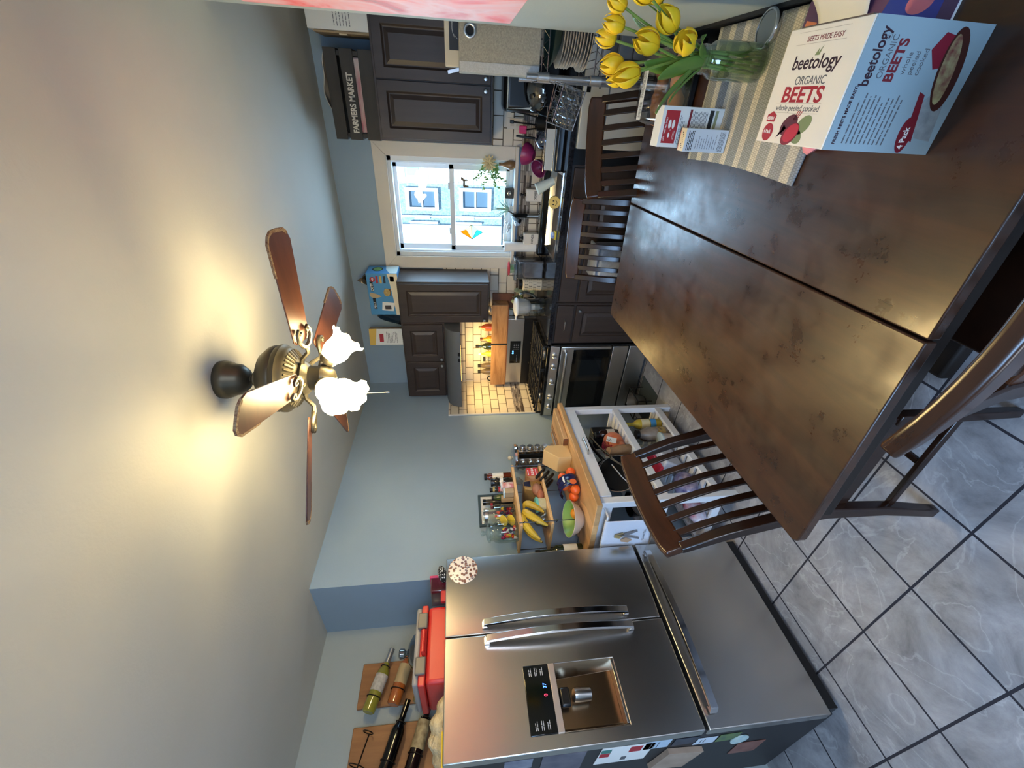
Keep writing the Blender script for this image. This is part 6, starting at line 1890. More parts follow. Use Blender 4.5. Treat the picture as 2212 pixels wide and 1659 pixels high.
MB().sph(CP(0.135, 0.24, S2 + 0.062), (0.05, 0.12, 0.06), 16).build('chip_bag', mat('bag_red_white', (176, 40, 56), 0.35, noise=(16, (206, 214, 226))), label='red and white bag at the near end of the lower cart shelf', cat='bag')

# ------------------------------------------------------------------ on the butcher block
KZ = CT + 0.0005
cb = T('cutting_board', 'large wooden cutting board with a dark end and juice grooves on the cart top', 'cutting board', CP(0.85, 0.2, KZ))
kx = CP(0.865, 0.172, KZ + 0.018)
krot = CR @ Matrix.Rotation(R(-3), 3, 'Z')
MB().obox(kx, (0.365, 0.265, 0.034), krot).build('board', M_butcher, cb, bevel=0.006)
MB().obox(kx + krot @ Vector((-0.189, 0, 0)), (0.014, 0.263, 0.034), krot).build('dark_end', M_walnut, cb, bevel=0.003)
b = MB()
for k_ in range(4):
    b.obox(kx + krot @ Vector((0.0, 0.015 + 0.024 * k_, 0.0172)), (0.30, 0.010, 0.0012), krot)
b.build('grooves', M_walnut, cb, smooth=False)
MB().obox(kx + krot @ Vector((0.03, 0.06, 0.0225)), (0.26, 0.012, 0.004), krot).build('carving_knife', M_satin, bevel=0.001, label='long thin knife lying along the cutting board', cat='knife')
BZ = KZ + 0.0355
# spice carousel
BZ = KZ
sx_, sy_ = CP(0.885, 0.392, 0).x, CP(0.885, 0.392, 0).y
t = T('spice_carousel', 'chrome spice carousel of small jars behind the cutting board', 'spice rack', (sx_, sy_, BZ))
MB().lathe([(0, 0), (0.098, 0), (0.102, 0.012), (0.08, 0.018), (0, 0.018)], (sx_, sy_, BZ), n=32).build('base', mat('base_wood', (170, 150, 110), 0.5), t)
hT = 0.325
MB().lathe([(0, hT), (0.104, hT), (0.111, hT + 0.012), (0.108, hT + 0.028), (0.08, hT + 0.040), (0, hT + 0.044)], (sx_, sy_, BZ), n=36).build('top_cap', M_chrome, t)
MB().lathe([(0, 0), (0.012, 0.004), (0.018, 0.016), (0.010, 0.03), (0, 0.032)], (sx_, sy_, BZ + hT + 0.044), n=16).build('top_knob', mat('knob_cream', (222, 206, 176), 0.4), t)
MB().box(sx_ - 0.02, sy_ - 0.02, BZ + 0.018, sx_ + 0.02, sy_ + 0.02, BZ + hT).build('core', M_black, t, smooth=False)
def spin(a):
    return Vector((math.cos(a), math.sin(a), 0)), Vector((-math.sin(a), math.cos(a), 0))
first_jar = None
nj = 0
for k_ in range(4):
    a = R(-78 + 90 * k_)
    rad, tan = spin(a)
    c = Vector((sx_, sy_, BZ))
    MB().obox(c + rad * 0.076 + EZ * (0.018 + (hT - 0.018) / 2), (0.004, 0.076, hT - 0.02), Matrix((rad, tan, EZ)).transposed()).build('side_panel', M_steelx, t, smooth=False)
    for j in range(5):
        z = BZ + 0.050 + j * 0.059
        p0 = c + rad * 0.0795 + EZ * (z - BZ)
        if k_ == 0 and j == 0:
            MB().lathe([(0, 0), (0.022, 0), (0.022, 0.001), (0, 0.001)], p0, rad, 20).build('empty_slot', M_blackm, t, smooth=False)
            continue
        where = {0: 'row facing the viewer', 1: 'row facing the range', 2: 'row against the wall', 3: 'row facing the fridge'}[k_]
        step = ('lowest', 'second from the bottom', 'middle', 'second from the top', 'top')[j]
        j_ = T('spice_jar', '%s steel-capped spice jar in the carousel %s' % (step, where), 'spice jar', p0, group='spice jars in the carousel')
        MB().lathe([(0, 0), (0.0245, 0), (0.0245, 0.020), (0.022, 0.024), (0, 0.024)], p0 + rad * 0.003, rad, 20).build('cap', M_satin, j_)
        MB().lathe([(0, 0), (0.018, 0), (0.018, 0.028), (0, 0.028)], p0 - rad * 0.033, rad, 14).build('glass_body', mat('spice_brown', (96, 70, 40), 0.3), j_)
MB().lathe([(0, 0), (0.014, 0), (0.014, 0.035), (0, 0.035)], (sx_ + 0.085, sy_ - 0.015, BZ + 0.075), (1, -0.2, 0.1), 16).build('green_cap_jar', mat('lime_cap', (120, 206, 50), 0.4), label='small jar with lime green cap poking from the spice carousel', cat='spice jar')
# knife block
t = T('knife_block', 'pale wooden knife block with black-handled knives on the cart top', 'knife block', CP(0.70, 0.25, KZ))
kb_o = CP(0.675, 0.235, KZ)
MB().prism([(0, 0), (0.135, 0), (0.135, 0.095), (0.045, 0.185), (0, 0.150)], kb_o, -e1, EZ, -0.13).build('block', mat('block_birch', (224, 184, 124), 0.45), t, bevel=0.003)
MB().obox(CP(0.612, 0.234, KZ + 0.065), (0.014, 0.002, 0.05), CR).build('badge', M_satin, t, smooth=False)
outv = (-e1 * 0.74 + Vector(EZ) * 0.67).normalized()
for k_ in range(6):
    f_ = (0.2, 0.5, 0.8)[k_ // 2]
    p = kb_o - e1 * (0.135 - 0.09 * f_) + EZ * (0.095 + 0.09 * f_) + e2 * (0.035 + 0.06 * (k_ % 2))
    kn = T('kitchen_knife', 'black-handled knife in the wooden block, %s' % ['lowest, front side', 'lowest, wall side', 'middle, front side', 'middle, wall side', 'topmost, front side', 'topmost, wall side'][k_], 'knife', p, group='knives in the block')
    MB().sweepbox([p + outv * 0.002, p + outv * 0.055, p + outv * 0.115], [0.022, 0.026, 0.022], [0.016, 0.020, 0.016], e2).build('handle', M_black, kn, bevel=0.004)
    MB().sweepbox([p - outv * 0.001, p + outv * 0.003], 0.020, 0.015, e2).build('bolster', M_satin, kn)

# wire-framed two-board rack standing on the cart
t = T('counter_rack', 'two-tier rack of pine boards on thin wire legs standing on the cart', 'rack', (-2.31, 1.83, KZ))
UZ, LZ = 1.318, 1.118
RX0, RX1, RY0, RY1 = -2.455, -2.165, 1.575, 2.095
for zz in (UZ, LZ):
    MB().box(RX0, RY0, zz - 0.018, RX1, RY1, zz).build('shelf_board', M_pine, t, bevel=0.002)
for yy in (RY0 + 0.018, RY1 - 0.018):
    b = MB()
    b.tube([(RX1 + 0.004, yy, UZ + 0.004), (RX1 + 0.004, yy, KZ + 0.004), (RX0 + 0.01, yy, KZ + 0.004), (RX0 + 0.01, yy, UZ + 0.004)], 0.003, 6)
    b.build('wire_leg', M_wire, t)
    for zz in (UZ, LZ):
        MB().tube([(RX1 + 0.004, yy, zz - 0.02), (RX1 + 0.016, yy, zz - 0.03), (RX1 + 0.010, yy, zz - 0.042), (RX1 - 0.004, yy, zz - 0.034)], 0.004, 6).build('clip', M_chrome, t)
UZ += 0.0005
LZ += 0.0005
G = 'bottles and jars on the upper rack board'
bottle('sauce_bottle', 'tall white-labelled bottle with black cap, far end of the upper rack board', -2.25, 2.07, UZ, 0.19, 0.026, mat('amber_sauce', (96, 38, 22), 0.12), M_blackm, 0.22, taper=0.8, group=G, lbl=M_paper, lblz=(0.30, 0.72))
bottle('spice_bottle', 'small black-capped bottle behind the dark grinder on the upper rack board', -2.37, 2.05, UZ, 0.15, 0.022, mat('smoke_glass', (70, 64, 54), 0.12), M_black, 0.3, taper=0.7, group=G)
bottle('spice_bottle', 'short black-capped bottle with cream stopper on the upper rack board', -2.33, 2.02, UZ, 0.13, 0.022, mat('smoke_glass', (70, 64, 54), 0.12), mat('stopper_cream', (206, 180, 110), 0.5), 0.3, taper=0.7, group=G)
bottle('pepper_grinder', 'dark glass grinder with a thick black cap at the front of the upper rack board', -2.22, 1.99, UZ, 0.15, 0.030, mat('grinder_glass', (38, 36, 32), 0.12), M_black, 0.3, taper=0.92, group=G, lbl=M_paper, lblz=(0.45, 0.6))
bottle('vinegar_bottle', 'black-topped round bottle at the back of the upper rack board', -2.40, 1.965, UZ, 0.205, 0.034, mat('smoke_glass', (70, 64, 54), 0.12), M_gloss, 0.45, taper=0.62, group=G)
bottle('green_bottle', 'green bottle with black cap among the seasonings on the upper rack board', -2.32, 1.935, UZ, 0.145, 0.024, mat('green_glass', (60, 76, 36), 0.15), M_blackm, 0.3, taper=0.6, group=G)
bottle('red_cap_bottle', 'small bottle with a red cap and white label on the upper rack board', -2.245, 1.945, UZ, 0.10, 0.022, mat('label_white_red', (226, 218, 206), 0.5, noise=(40, (190, 50, 50))), M_red, 0.3, taper=0.75, group=G)
bottle('seasoning_shaker', 'white seasoning shaker with red print at the front edge of the upper rack board', -2.20, 1.935, UZ, 0.085, 0.024, mat('label_white_red', (226, 218, 206), 0.5, noise=(40, (190, 50, 50))), M_white, 0.2, taper=0.85, group=G)
bottle('red_top_bottle', 'dark bottle with a tall red top beside the wide candy jar', -2.36, 1.895, UZ, 0.155, 0.022, M_blackm, M_red, 0.4, taper=0.9, group=G)
t = T('tall_tin', 'small beige tin with a pale blue lid on the upper rack board', 'tin', (-2.22, 1.885, UZ))
MB().box(-2.245, 1.868, UZ, -2.195, 1.908, UZ + 0.062).build('tin_body', mat('tin_beige', (176, 152, 116), 0.5), t, bevel=0.003)
MB().box(-2.247, 1.866, UZ + 0.062, -2.193, 1.910, UZ + 0.074).build('lid', mat('lid_paleblue', (206, 228, 232), 0.4), t, bevel=0.003)
MB().box(-2.30, 1.872, UZ, -2.262, 1.905, UZ + 0.085).build('kraft_box', mat('kraft_tan', (188, 156, 112), 0.7), bevel=0.002, label='small tan box behind the beige tin on the upper rack board', cat='box')
t = T('candy_jar', 'large clear glass jar of red and yellow wrapped candy on the upper rack board', 'jar', (-2.315, 1.77, UZ))
MB().lathe([(0, 0.003), (0.066, 0.0), (0.074, 0.012), (0.074, 0.135), (0.066, 0.165), (0.050, 0.180), (0.050, 0.215), (0.046, 0.215)], (-2.325, 1.785, UZ), n=36).build('glass', M_glass, t)
MB().lathe([(0.0505, 0.188), (0.053, 0.188), (0.053, 0.206), (0.0505, 0.206)], (-2.325, 1.785, UZ), n=32).build('wire_band', M_satin, t)
t2 = T('cookie_jar', 'second clear glass jar with glass lid beside the fridge on the upper rack board', 'jar', (-2.30, 1.64, UZ))
MB().lathe([(0, 0.003), (0.060, 0.0), (0.068, 0.012), (0.068, 0.125), (0.060, 0.15), (0.052, 0.16), (0.052, 0.18)], (-2.30, 1.635, UZ), n=36).build('glass', M_glass, t2)
MB().lathe([(0, 0.182), (0.060, 0.180), (0.062, 0.190), (0.040, 0.204), (0.010, 0.210), (0.018, 0.225), (0.018, 0.238), (0, 0.244)], (-2.30, 1.635, UZ), n=32).build('lid', M_glass, t2)
rnd = random.Random(5)
cols_ = [mat('candy_red', (190, 30, 40), 0.25), mat('candy_yellow', (226, 186, 40), 0.3), mat('candy_white', (226, 216, 216), 0.3), mat('candy_magenta', (150, 30, 80), 0.25), mat('candy_navy', (40, 44, 66), 0.3), mat('candy_orange', (232, 84, 44), 0.3)]
cn = ['red', 'yellow', 'white', 'magenta', 'navy', 'orange']
def candies(cx, cy, r_, n_, z0, z1, where, skip=()):
    for i in range(n_):
        k = rnd.randrange(6)
        a, rr_ = rnd.uniform(0, 6.28), r_ * math.sqrt(rnd.random())
        zz = z0 + (z1 - z0) * i / n_
        c = Vector((cx + rr_ * math.cos(a), cy + rr_ * math.sin(a), zz + 0.010))
        rot = Euler((rnd.uniform(0, 3), rnd.uniform(0, 3), rnd.uniform(0, 3))).to_matrix()
        MB().sph(c, (0.016, 0.011, 0.009), 10, rot).build('candy', cols_[k], label='%s wrapped candy in the %s' % (cn[k], where), cat='candy', group='%s candies in the %s' % (cn[k], where))
candies(-2.325, 1.785, 0.050, 34, UZ + 0.006, UZ + 0.115, 'wide candy jar')
candies(-2.30, 1.635, 0.046, 22, UZ + 0.006, UZ + 0.09, 'lidded jar')
for z, nm in ((0.035, 'lower'), (0.085, 'upper')):
    MB().lathe([(0, 0), (0.034, 0), (0.036, 0.003), (0.034, 0.006), (0, 0.006)], (-2.268, 1.70, UZ + z), (0.25, -0.5, 0.7), 26).build('lemon_slice_tin', mat('disc_yellow', (222, 190, 60), 0.35), label='%s yellow disc standing between the two glass jars' % nm, cat='disc')
t = T('picture_frame', 'dark teal framed picture leaning on the wall behind the rack bottles', 'picture', (-2.455, 1.93, UZ))
MB().holeplate((-2.4655, 1.80, UZ), EY, EZ, [0, 0.018, 0.262, 0.28], [0, 0.018, 0.222, 0.24], 0.014).build('frame', mat('frame_teal', (52, 68, 70), 0.5), t, bevel=0.002)
MB().box(-2.4655, 1.81, UZ + 0.012, -2.457, 2.07, UZ + 0.23).build('picture_sheet', M_paper, t, smooth=False)
MB().box(-2.4568, 1.90, UZ + 0.10, -2.4562, 1.925, UZ + 0.21).build('printed_stripe', mat('stripe_lilac', (150, 140, 160), 0.6), t, smooth=False)

# lower rack board
def loaf(y, x, w_, h_, L_, m_, name, label):
    b = MB()
    P = [(-w_ / 2, 0.004), (-w_ / 2, h_ * 0.65), (-w_ * 0.36, h_ * 0.95), (0, h_), (w_ * 0.36, h_ * 0.95), (w_ / 2, h_ * 0.65), (w_ / 2, 0.004), (w_ * 0.4, 0), (-w_ * 0.4, 0)]
    t_ = T(name, label, 'bread', (x, y, LZ))
    b.prism([(p_[0], p_[1]) for p_ in P], (x - L_ / 2, y, LZ), EY, EZ, L_)
    o = b.build('loaf', m_, t_, bevel=0.014, seg=3)
    return t_
M_brd = mat('bread_crust', (150, 100, 60), 0.6, noise=(14, (184, 136, 90)))
t = loaf(2.030, -2.265, 0.105, 0.10, 0.17, M_brd, 'bread_loaf', 'bagged bread with red and white label, far end of the lower rack board')
patch(mat('label_red_white', (214, 60, 64), 0.45), (-2.179, 1.995, LZ + 0.012), EY, EZ, rect(0, 0, 0.075, 0.080), t, 'label_panel', 0.001)
text('WHITE', 0.026, M_paper, (-2.1777, 2.068, LZ + 0.062), -EY, -EZ, t, sx=0.85, bold=0.001)
for k_ in range(2):
    lines(1, M_paper, (-2.1779, 2.0, LZ + 0.080 - k_ * 0.056), EY, EZ, t, 0.02, 0.06, 0.006, seed=50 + k_)
t = loaf(1.955, -2.32, 0.10, 0.125, 0.20, mat('bread_bag_gold', (120, 90, 52), 0.35, noise=(6, (196, 160, 96))), 'bread_loaf', 'bread loaf in a clear bag with navy print on the lower rack board')
patch(mat('bag_navy', (22, 24, 52), 0.35), (-2.219, 1.93, LZ + 0.075), EY, EZ, [(0, 0), (0.05, 0.0), (0.045, 0.045), (0.01, 0.048)], t, 'navy_band', 0.001)
MB().lathe([(0, 0), (0.012, 0.0), (0.030, 0.035), (0.026, 0.05), (0, 0.04)], (-2.23, 1.985, LZ + 0.125), (0.2, 0.2, 1), 10).build('bag_neck', M_plastic, t)
MB().sph((-2.215, 1.895, LZ + 0.036), (0.040, 0.058, 0.036), 18, rotz(0.3)).build('bread_roll', mat('roll_brown', (150, 98, 74), 0.6, noise=(14, (176, 124, 98))), label='round brown roll in front of the loaves on the lower rack board', cat='bread')
MB().sph((-2.20, 1.835, LZ + 0.024), (0.026, 0.040, 0.024), 16, rotz(-0.5)).build('sweet_potato', mat('sweet_potato', (186, 112, 78), 0.7, noise=(20, (160, 90, 60))), label='small sweet potato beside the teal-lidded tub', cat='vegetable')
t = T('teal_lid_tub', 'small food tub with a teal lid on the lower rack board', 'container', (-2.23, 1.79, LZ))
MB().lathe([(0, 0.0), (0.044, 0.0), (0.047, 0.050), (0, 0.05)], (-2.225, 1.775, LZ + 0.001), (0, 0, 1), 28).build('tub', mat('tub_rice', (206, 200, 166), 0.45, noise=(24, (188, 176, 130))), t)
MB().lathe([(0, 0.0), (0.051, 0.0), (0.052, 0.012), (0.046, 0.017), (0, 0.017)], (-2.225, 1.775, LZ + 0.051), (0, 0, 1), 30).build('lid', mat('lid_teal', (120, 196, 184), 0.35), t)
# bananas
M_ban = mat('banana_peel', (214, 176, 50), 0.45, noise=(7, (190, 160, 48)), sss=0.05)
M_bant = mat('banana_tip', (90, 72, 34), 0.6)
crown = Vector((-2.225, 1.742, LZ + 0.150))
ends = [((-2.16, 1.60, LZ + 0.215), (-2.195, 1.490, LZ + 0.085)), ((-2.13, 1.655, LZ + 0.180), (-2.180, 1.575, LZ + 0.024)), ((-2.27, 1.63, LZ + 0.190), (-2.275, 1.525, LZ + 0.060)), ((-2.17, 1.80, LZ + 0.150), (-2.215, 1.705, LZ + 0.022))]
names_ = ['front banana of the bunch, curving down at the rack edge', 'banana second from the front, nearest the board edge', 'banana at the back of the bunch, against the wall side', 'inner banana under the crown of the bunch']
for k_, (m1, e_) in enumerate(ends):
    C = bez(crown, m1, e_, 12)
    t = T('banana', names_[k_], 'banana', e_, group='bananas on the lower rack board')
    rad_ = [0.007, 0.008, 0.012, 0.0185, 0.0225, 0.0240, 0.0245, 0.0245, 0.0240, 0.0225, 0.019, 0.013, 0.006]
    MB().tube(C, rad_, 8).build('peel', M_ban, t)
    MB().sph(C[-1], 0.006, 8).sph(C[0], 0.010, 8).build('tip', M_bant, t)
b = MB()
b.grid(10, 8, lambda u, v: Vector((-2.30 + 0.09 * u + 0.01 * math.sin(6 * v), 1.645 + 0.13 * v, LZ + 0.006 + 0.085 * math.sin(math.pi * u) * (0.7 + 0.3 * math.sin(5 * v + 2 * u)))))
b.build('plastic_bag', glassy('bag_film', (226, 230, 232), 0.35, 0.2), solid=0.0008, label='clear plastic produce bag behind the bananas', cat='bag')

# clementines in a navy bag, green bowl, wine bottle on the cart top
M_cl = mat('clementine', (232, 84, 30), 0.4, noise=(9, (240, 110, 40)), bump=(150, 0.12))
cen = [(-2.035, 1.875, 0.034), (-2.045, 1.805, 0.034), (-2.105, 1.87, 0.034), (-2.07, 1.862, 0.088), (-2.072, 1.795, 0.088), (-2.11, 1.80, 0.034), (-2.045, 1.735, 0.034), (-2.112, 1.735, 0.034)]
lab_ = ['clementine lowest at the front, at the open far end of the bag', 'clementine under the navy print of the bag, at the front', 'clementine at the back of the far end of the bag', 'top clementine at the far end of the bag', 'top clementine under the navy print', 'clementine under the navy print, at the back', 'clementine at the near end, beside the green bowl', 'clementine behind the one beside the green bowl']
for (x, y, z), s_2 in zip(cen, lab_):
    MB().sph((x, y, KZ + z), (0.034, 0.034, 0.031), 18).build('clementine', M_cl, label=s_2, cat='clementine', group='clementines in the navy bag')
t = T('fruit_bag', 'navy printed net bag holding clementines on the cart top', 'produce bag', (-2.07, 1.80, KZ))
MB().grid(12, 10, lambda u, v: Vector((-2.076 + 0.080 * math.cos(-0.5 + 3.0 * v), 1.735 + 0.095 * u, KZ + 0.052 + 0.077 * math.sin(-0.5 + 3.0 * v) + 0.004 * math.sin(14 * u)))).build('printed_film', mat('film_navy', (26, 28, 72), 0.25), t, solid=0.001, angle=80)
patch(mat('film_orange', (226, 110, 60), 0.3), (-1.9945, 1.74, KZ + 0.030), EY, EZ - EX * 0.03, ell(0.02, 0.02, 0.022, 0.022), t, 'printed_fruit', 0.001)
patch(M_lgrn, (-1.998, 1.765, KZ + 0.078), EY, EZ - EX * 0.35, ell(0.0, 0.0, 0.016, 0.007, a0=0.5), t, 'printed_leaf', 0.001)
patch(M_paper, (-2.010, 1.77, KZ + 0.098), EY, EZ - EX * 0.75, [(0, 0), (0.05, 0.0), (0.05, 0.010), (0.02, 0.013), (0.0, 0.008)], t, 'printed_logo', 0.001)
bwx, bwy = -2.185, 1.610
t = T('fruit_bowl', 'wide bowl, cream outside and green inside, on the near end of the cart top', 'bowl', (bwx, bwy, KZ))
MB().lathe([(0, 0.0), (0.046, 0.0), (0.050, 0.003), (0.090, 0.040), (0.116, 0.092), (0.1135, 0.0935), (0.086, 0.042), (0.040, 0.005), (0, 0.005)], (bwx, bwy, KZ), (0.16, 0.0, 1), 40).build('bowl_shell', mat('bowl_cream', (206, 190, 172), 0.45), t)
MB().lathe([(0.1125, 0.0922), (0.0845, 0.0425), (0.040, 0.0065), (0, 0.0065)], (bwx, bwy, KZ), (0.16, 0.0, 1), 40).build('green_inside', mat('bowl_green', (134, 172, 88), 0.4), t)
MB().sph((bwx + 0.02, bwy + 0.03, KZ + 0.040), (0.034, 0.034, 0.032), 18).build('clementine', mat('orange_peel', (240, 150, 40), 0.4), label='single orange lying in the green bowl', cat='clementine')
t = bottle('wine_bottle', 'dark wine bottle with white label squeezed between the cart rack and the fridge', -2.362, 1.512, KZ, 0.30, 0.037, M_ogl, M_blackm, 0.38, lbl=M_paper, lblz=(0.12, 0.42))

# ------------------------------------------------------------------ on and around the refrigerator (cabinet top z = 1.742, door tops 1.768)
RZ = 1.7425
t = T('tool_case', 'red plastic carrying case with grey lid and latches on top of the refrigerator', 'case', (-2.36, 0.97, RZ))
def rbox(b, x0, y0, z0, x1, y1, z1):
    return b.box(x0, y0, z0, x1, y1, z1)
M_case = mat('case_red', (196, 48, 40), 0.4)
rbox(MB(), -2.56, 0.80, RZ, -2.225, 1.155, RZ + 0.118).build('case_base', M_case, t, bevel=0.02, seg=3)
rbox(MB(), -2.565, 0.793, RZ + 0.118, -2.22, 1.162, RZ + 0.150).build('case_rim', M_case, t, bevel=0.006)
rbox(MB(), -2.56, 0.80, RZ + 0.150, -2.228, 1.155, RZ + 0.178).build('lid', mat('case_grey', (150, 146, 142), 0.45), t, bevel=0.012, seg=3)
for y in (0.875, 1.08):
    rbox(MB(), -2.224, y - 0.038, RZ + 0.118, -2.206, y + 0.038, RZ + 0.166).build('latch', mat('latch_grey', (104, 98, 90), 0.45), t, bevel=0.005)
MB().tube([(-2.222, 0.925, RZ + 0.130), (-2.200, 0.93, RZ + 0.134), (-2.200, 1.028, RZ + 0.134), (-2.222, 1.033, RZ + 0.130)], 0.010, 10).build('handle', M_case, t)
t = T('glass_canister', 'large lidded clear glass jar behind the red case on the refrigerator', 'jar', (-2.70, 1.13, RZ))
MB().lathe([(0, 0.003), (0.098, 0.0), (0.106, 0.012), (0.108, 0.16), (0.098, 0.185), (0.094, 0.20), (0.098, 0.205)], (-2.70, 1.14, RZ), n=40).build('glass', glassy('smoky_glass', (186, 194, 196), 0.28), t)
MB().lathe([(0, 0.205), (0.102, 0.203), (0.105, 0.212), (0.09, 0.236), (0.05, 0.262), (0.016, 0.268), (0.012, 0.276), (0.026, 0.288), (0.028, 0.310), (0.022, 0.318), (0, 0.320)], (-2.70, 1.14, RZ), n=36).build('lid', glassy('smoky_lid', (176, 186, 190), 0.32), t)
t = T('pink_tub', 'clear plastic pot with pink lid on the refrigerator right of the red case', 'container', (-2.34, 1.30, RZ))
MB().box(-2.40, 1.245, RZ, -2.24, 1.330, RZ + 0.115).build('tub', glassy('tub_clearpink', (226, 200, 206), 0.3, 0.15), t, bevel=0.006)
MB().box(-2.405, 1.322, RZ, -2.235, 1.336, RZ + 0.122).build('lid', mat('lid_pink', (196, 60, 104), 0.4), t, bevel=0.004)
MB().lathe([(0, 0), (0.045, 0), (0.048, 0.006), (0.048, 0.10), (0.04, 0.125), (0, 0.13)], (-2.43, 1.205, RZ), n=28).build('blue_bottle', mat('bottle_blue_clear', (140, 146, 156), 0.3, noise=(9, (30, 52, 110), (0.2, 0.2, 1))), label='blue and clear plastic bottle behind the pink-lidded pot', cat='bottle')
MB().box(-2.225, 1.165, RZ, -2.20, 1.225, RZ + 0.055).build('red_packet', mat('packet_red', (176, 36, 40), 0.4), bevel=0.004, label='small red packet beside the red case on the refrigerator', cat='packet')
m = mat('polka_cloth', (14, 14, 16), 0.85)
nt = m.node_tree
vo = nt.nodes.new('ShaderNodeTexVoronoi')
vo.inputs['Scale'].default_value = 85
vo.inputs['Randomness'].default_value = 0.2
tc = nt.nodes.new('ShaderNodeTexCoord')
nt.links.new(tc.outputs['Object'], vo.inputs['Vector'])
rp = nt.nodes.new('ShaderNodeValToRGB')
rp.color_ramp.interpolation = 'CONSTANT'
rp.color_ramp.elements[0].color = lin((222, 222, 220))
rp.color_ramp.elements[1].color = lin((14, 14, 16))
rp.color_ramp.elements[1].position = 0.36
nt.links.new(vo.outputs['Distance'], rp.inputs[0])
nt.links.new(rp.outputs[0], nt.nodes['Principled BSDF'].inputs['Base Color'])
MB().sph((-2.20, 1.318, 1.768 + 0.024), (0.050, 0.045, 0.024), 18, Matrix.Rotation(R(20), 3, 'X')).build('oven_mitt', m, label='black oven mitt with white dots at the right top corner of the refrigerator', cat='oven mitt')
MB().grid(22, 12, lambda u, v: Vector((-2.42 + 0.20 * v, 0.50 + 0.27 * u, RZ + 0.004 + 0.085 * (math.sin(math.pi * (0.06 + 0.88 * u)) ** 0.7) * math.sin(math.pi * (0.08 + 0.84 * v)) + 0.008 * math.sin(23 * u + 9 * v)))).build('fleece', mat('fleece_cream', (222, 206, 168), 0.95, noise=(16, (176, 156, 118)), bump=(60, 1.0)), solid=0.012, label='cream fleecy cloth bundle on the left of the refrigerator top', cat='cloth')
t = T('pencil', 'yellow pencil lying along the left top edge of the refrigerator', 'pencil', (-2.19, 0.55, 1.7685))
MB().cyl((-2.185, 0.495, 1.7725), (-2.150, 0.60, 1.7725), 0.0038, n=6).build('shaft', mat('pencil_yellow', (228, 186, 40), 0.4), t)
MB().cyl((-2.150, 0.60, 1.7725), (-2.146, 0.612, 1.7725), 0.0038, 0.0006, n=6).build('point', mat('pencil_wood', (206, 168, 120), 0.6), t)

# round magnet on the right door
t = T('round_magnet', 'large round magnet with a busy brown and grey pattern on the right refrigerator door', 'magnet', (-2.133, 1.298, 1.596))
m = mat('magnet_pattern', (230, 220, 206), 0.4)
nt = m.node_tree
vo = nt.nodes.new('ShaderNodeTexVoronoi')
vo.inputs['Scale'].default_value = 62
tc = nt.nodes.new('ShaderNodeTexCoord')
nt.links.new(tc.outputs['Object'], vo.inputs['Vector'])
rp = nt.nodes.new('ShaderNodeValToRGB')
rp.color_ramp.interpolation = 'CONSTANT'
for i, (ps, c_) in enumerate(((0.0, (88, 58, 50)), (0.22, (150, 96, 70)), (0.36, (110, 104, 112)), (0.47, (230, 220, 208)))):
    k = rp.color_ramp.elements[i] if i < 2 else rp.color_ramp.elements.new(ps)
    k.position = ps
    k.color = lin(c_)
nt.links.new(vo.outputs['Distance'], rp.inputs[0])
nt.links.new(rp.outputs[0], nt.nodes['Principled BSDF'].inputs['Base Color'])
MB().lathe([(0, 0), (0.078, 0), (0.080, 0.002), (0.080, 0.004), (0.077, 0.006), (0, 0.006)], (-2.1365, 1.295, 1.676), (1, 0, 0), 44).build('disc', m, t)

# papers and magnets on the left side (plane y = 0.5)
SY = 0.4985
def note(x0, z0, x1, z1, m_, name, label, cat='paper', rot=0.0, pr=0, th=0.0015, extra=None):
    t = T(name, label, cat, ((x0 + x1) / 2, SY, min(z0, z1)), group=None)
    c = Vector(((x0 + x1) / 2, SY - th / 2 - 0.0002, (z0 + z1) / 2))
    rr_ = Matrix.Rotation(rot, 3, 'Y')
    MB().obox(c, (abs(x1 - x0), th, abs(z1 - z0)), rr_).build('sheet', m_, t, smooth=False)
    if pr:
        lines(pr, M_inkg, (min(x0, x1) + 0.012, SY - th - 0.0006, max(z0, z1) - 0.03), EX, EZ, t, 0.016, abs(x1 - x0) * 0.7, 0.004, seed=int(abs(x0 * 1000)))
    if extra:
        for (a, b_, c_, d_, mm) in extra:
            MB().box(min(x0, x1) + a, SY - th - 0.001, min(z0, z1) + b_, min(x0, x1) + c_, SY - th - 0.0003, min(z0, z1) + d_).build('printed_block', mm, t, smooth=False)
    return t
M_tl = mat('print_teal', (60, 120, 110), 0.6)
note(-2.235, 1.17, -2.52, 1.36, mat('photo_dusk', (70, 70, 88), 0.4, noise=(12, (110, 106, 116))), 'photo_print', 'dark photo print high on the left side of the refrigerator', 'photo')
note(-2.24, 1.40, -2.36, 1.52, mat('photo_pale', (150, 156, 170), 0.4, noise=(10, (80, 86, 110))), 'photo_print', 'pale blue photo print at the top of the refrigerator side', 'photo')
note(-2.24, 0.865, -2.46, 1.105, M_paper, 'school_paper', 'white sheet with red and green squares on the refrigerator side', 'paper', 0.03, 0, 0.0015, ((0.10, 0.19, 0.15, 0.235, M_red), (0.155, 0.19, 0.20, 0.235, M_tl), (0.03, 0.10, 0.075, 0.125, M_inkg), (0.13, 0.05, 0.20, 0.105, M_red)))
note(-2.225, 0.79, -2.33, 0.905, mat('flyer_blue', (176, 196, 214), 0.5), 'flyer', 'small pale blue flyer beside the red square on the refrigerator side', 'paper', 0, 3)
note(-2.245, 0.655, -2.33, 0.77, mat('photo_navy', (30, 34, 48), 0.4, noise=(16, (60, 66, 80))), 'photo_print', 'small navy photo print low on the refrigerator side', 'photo')
note(-2.28, 0.56, -2.36, 0.66, mat('card_white_blue', (196, 206, 216), 0.5), 'appointment_card', 'white card low on the refrigerator side', 'card', 0, 2)
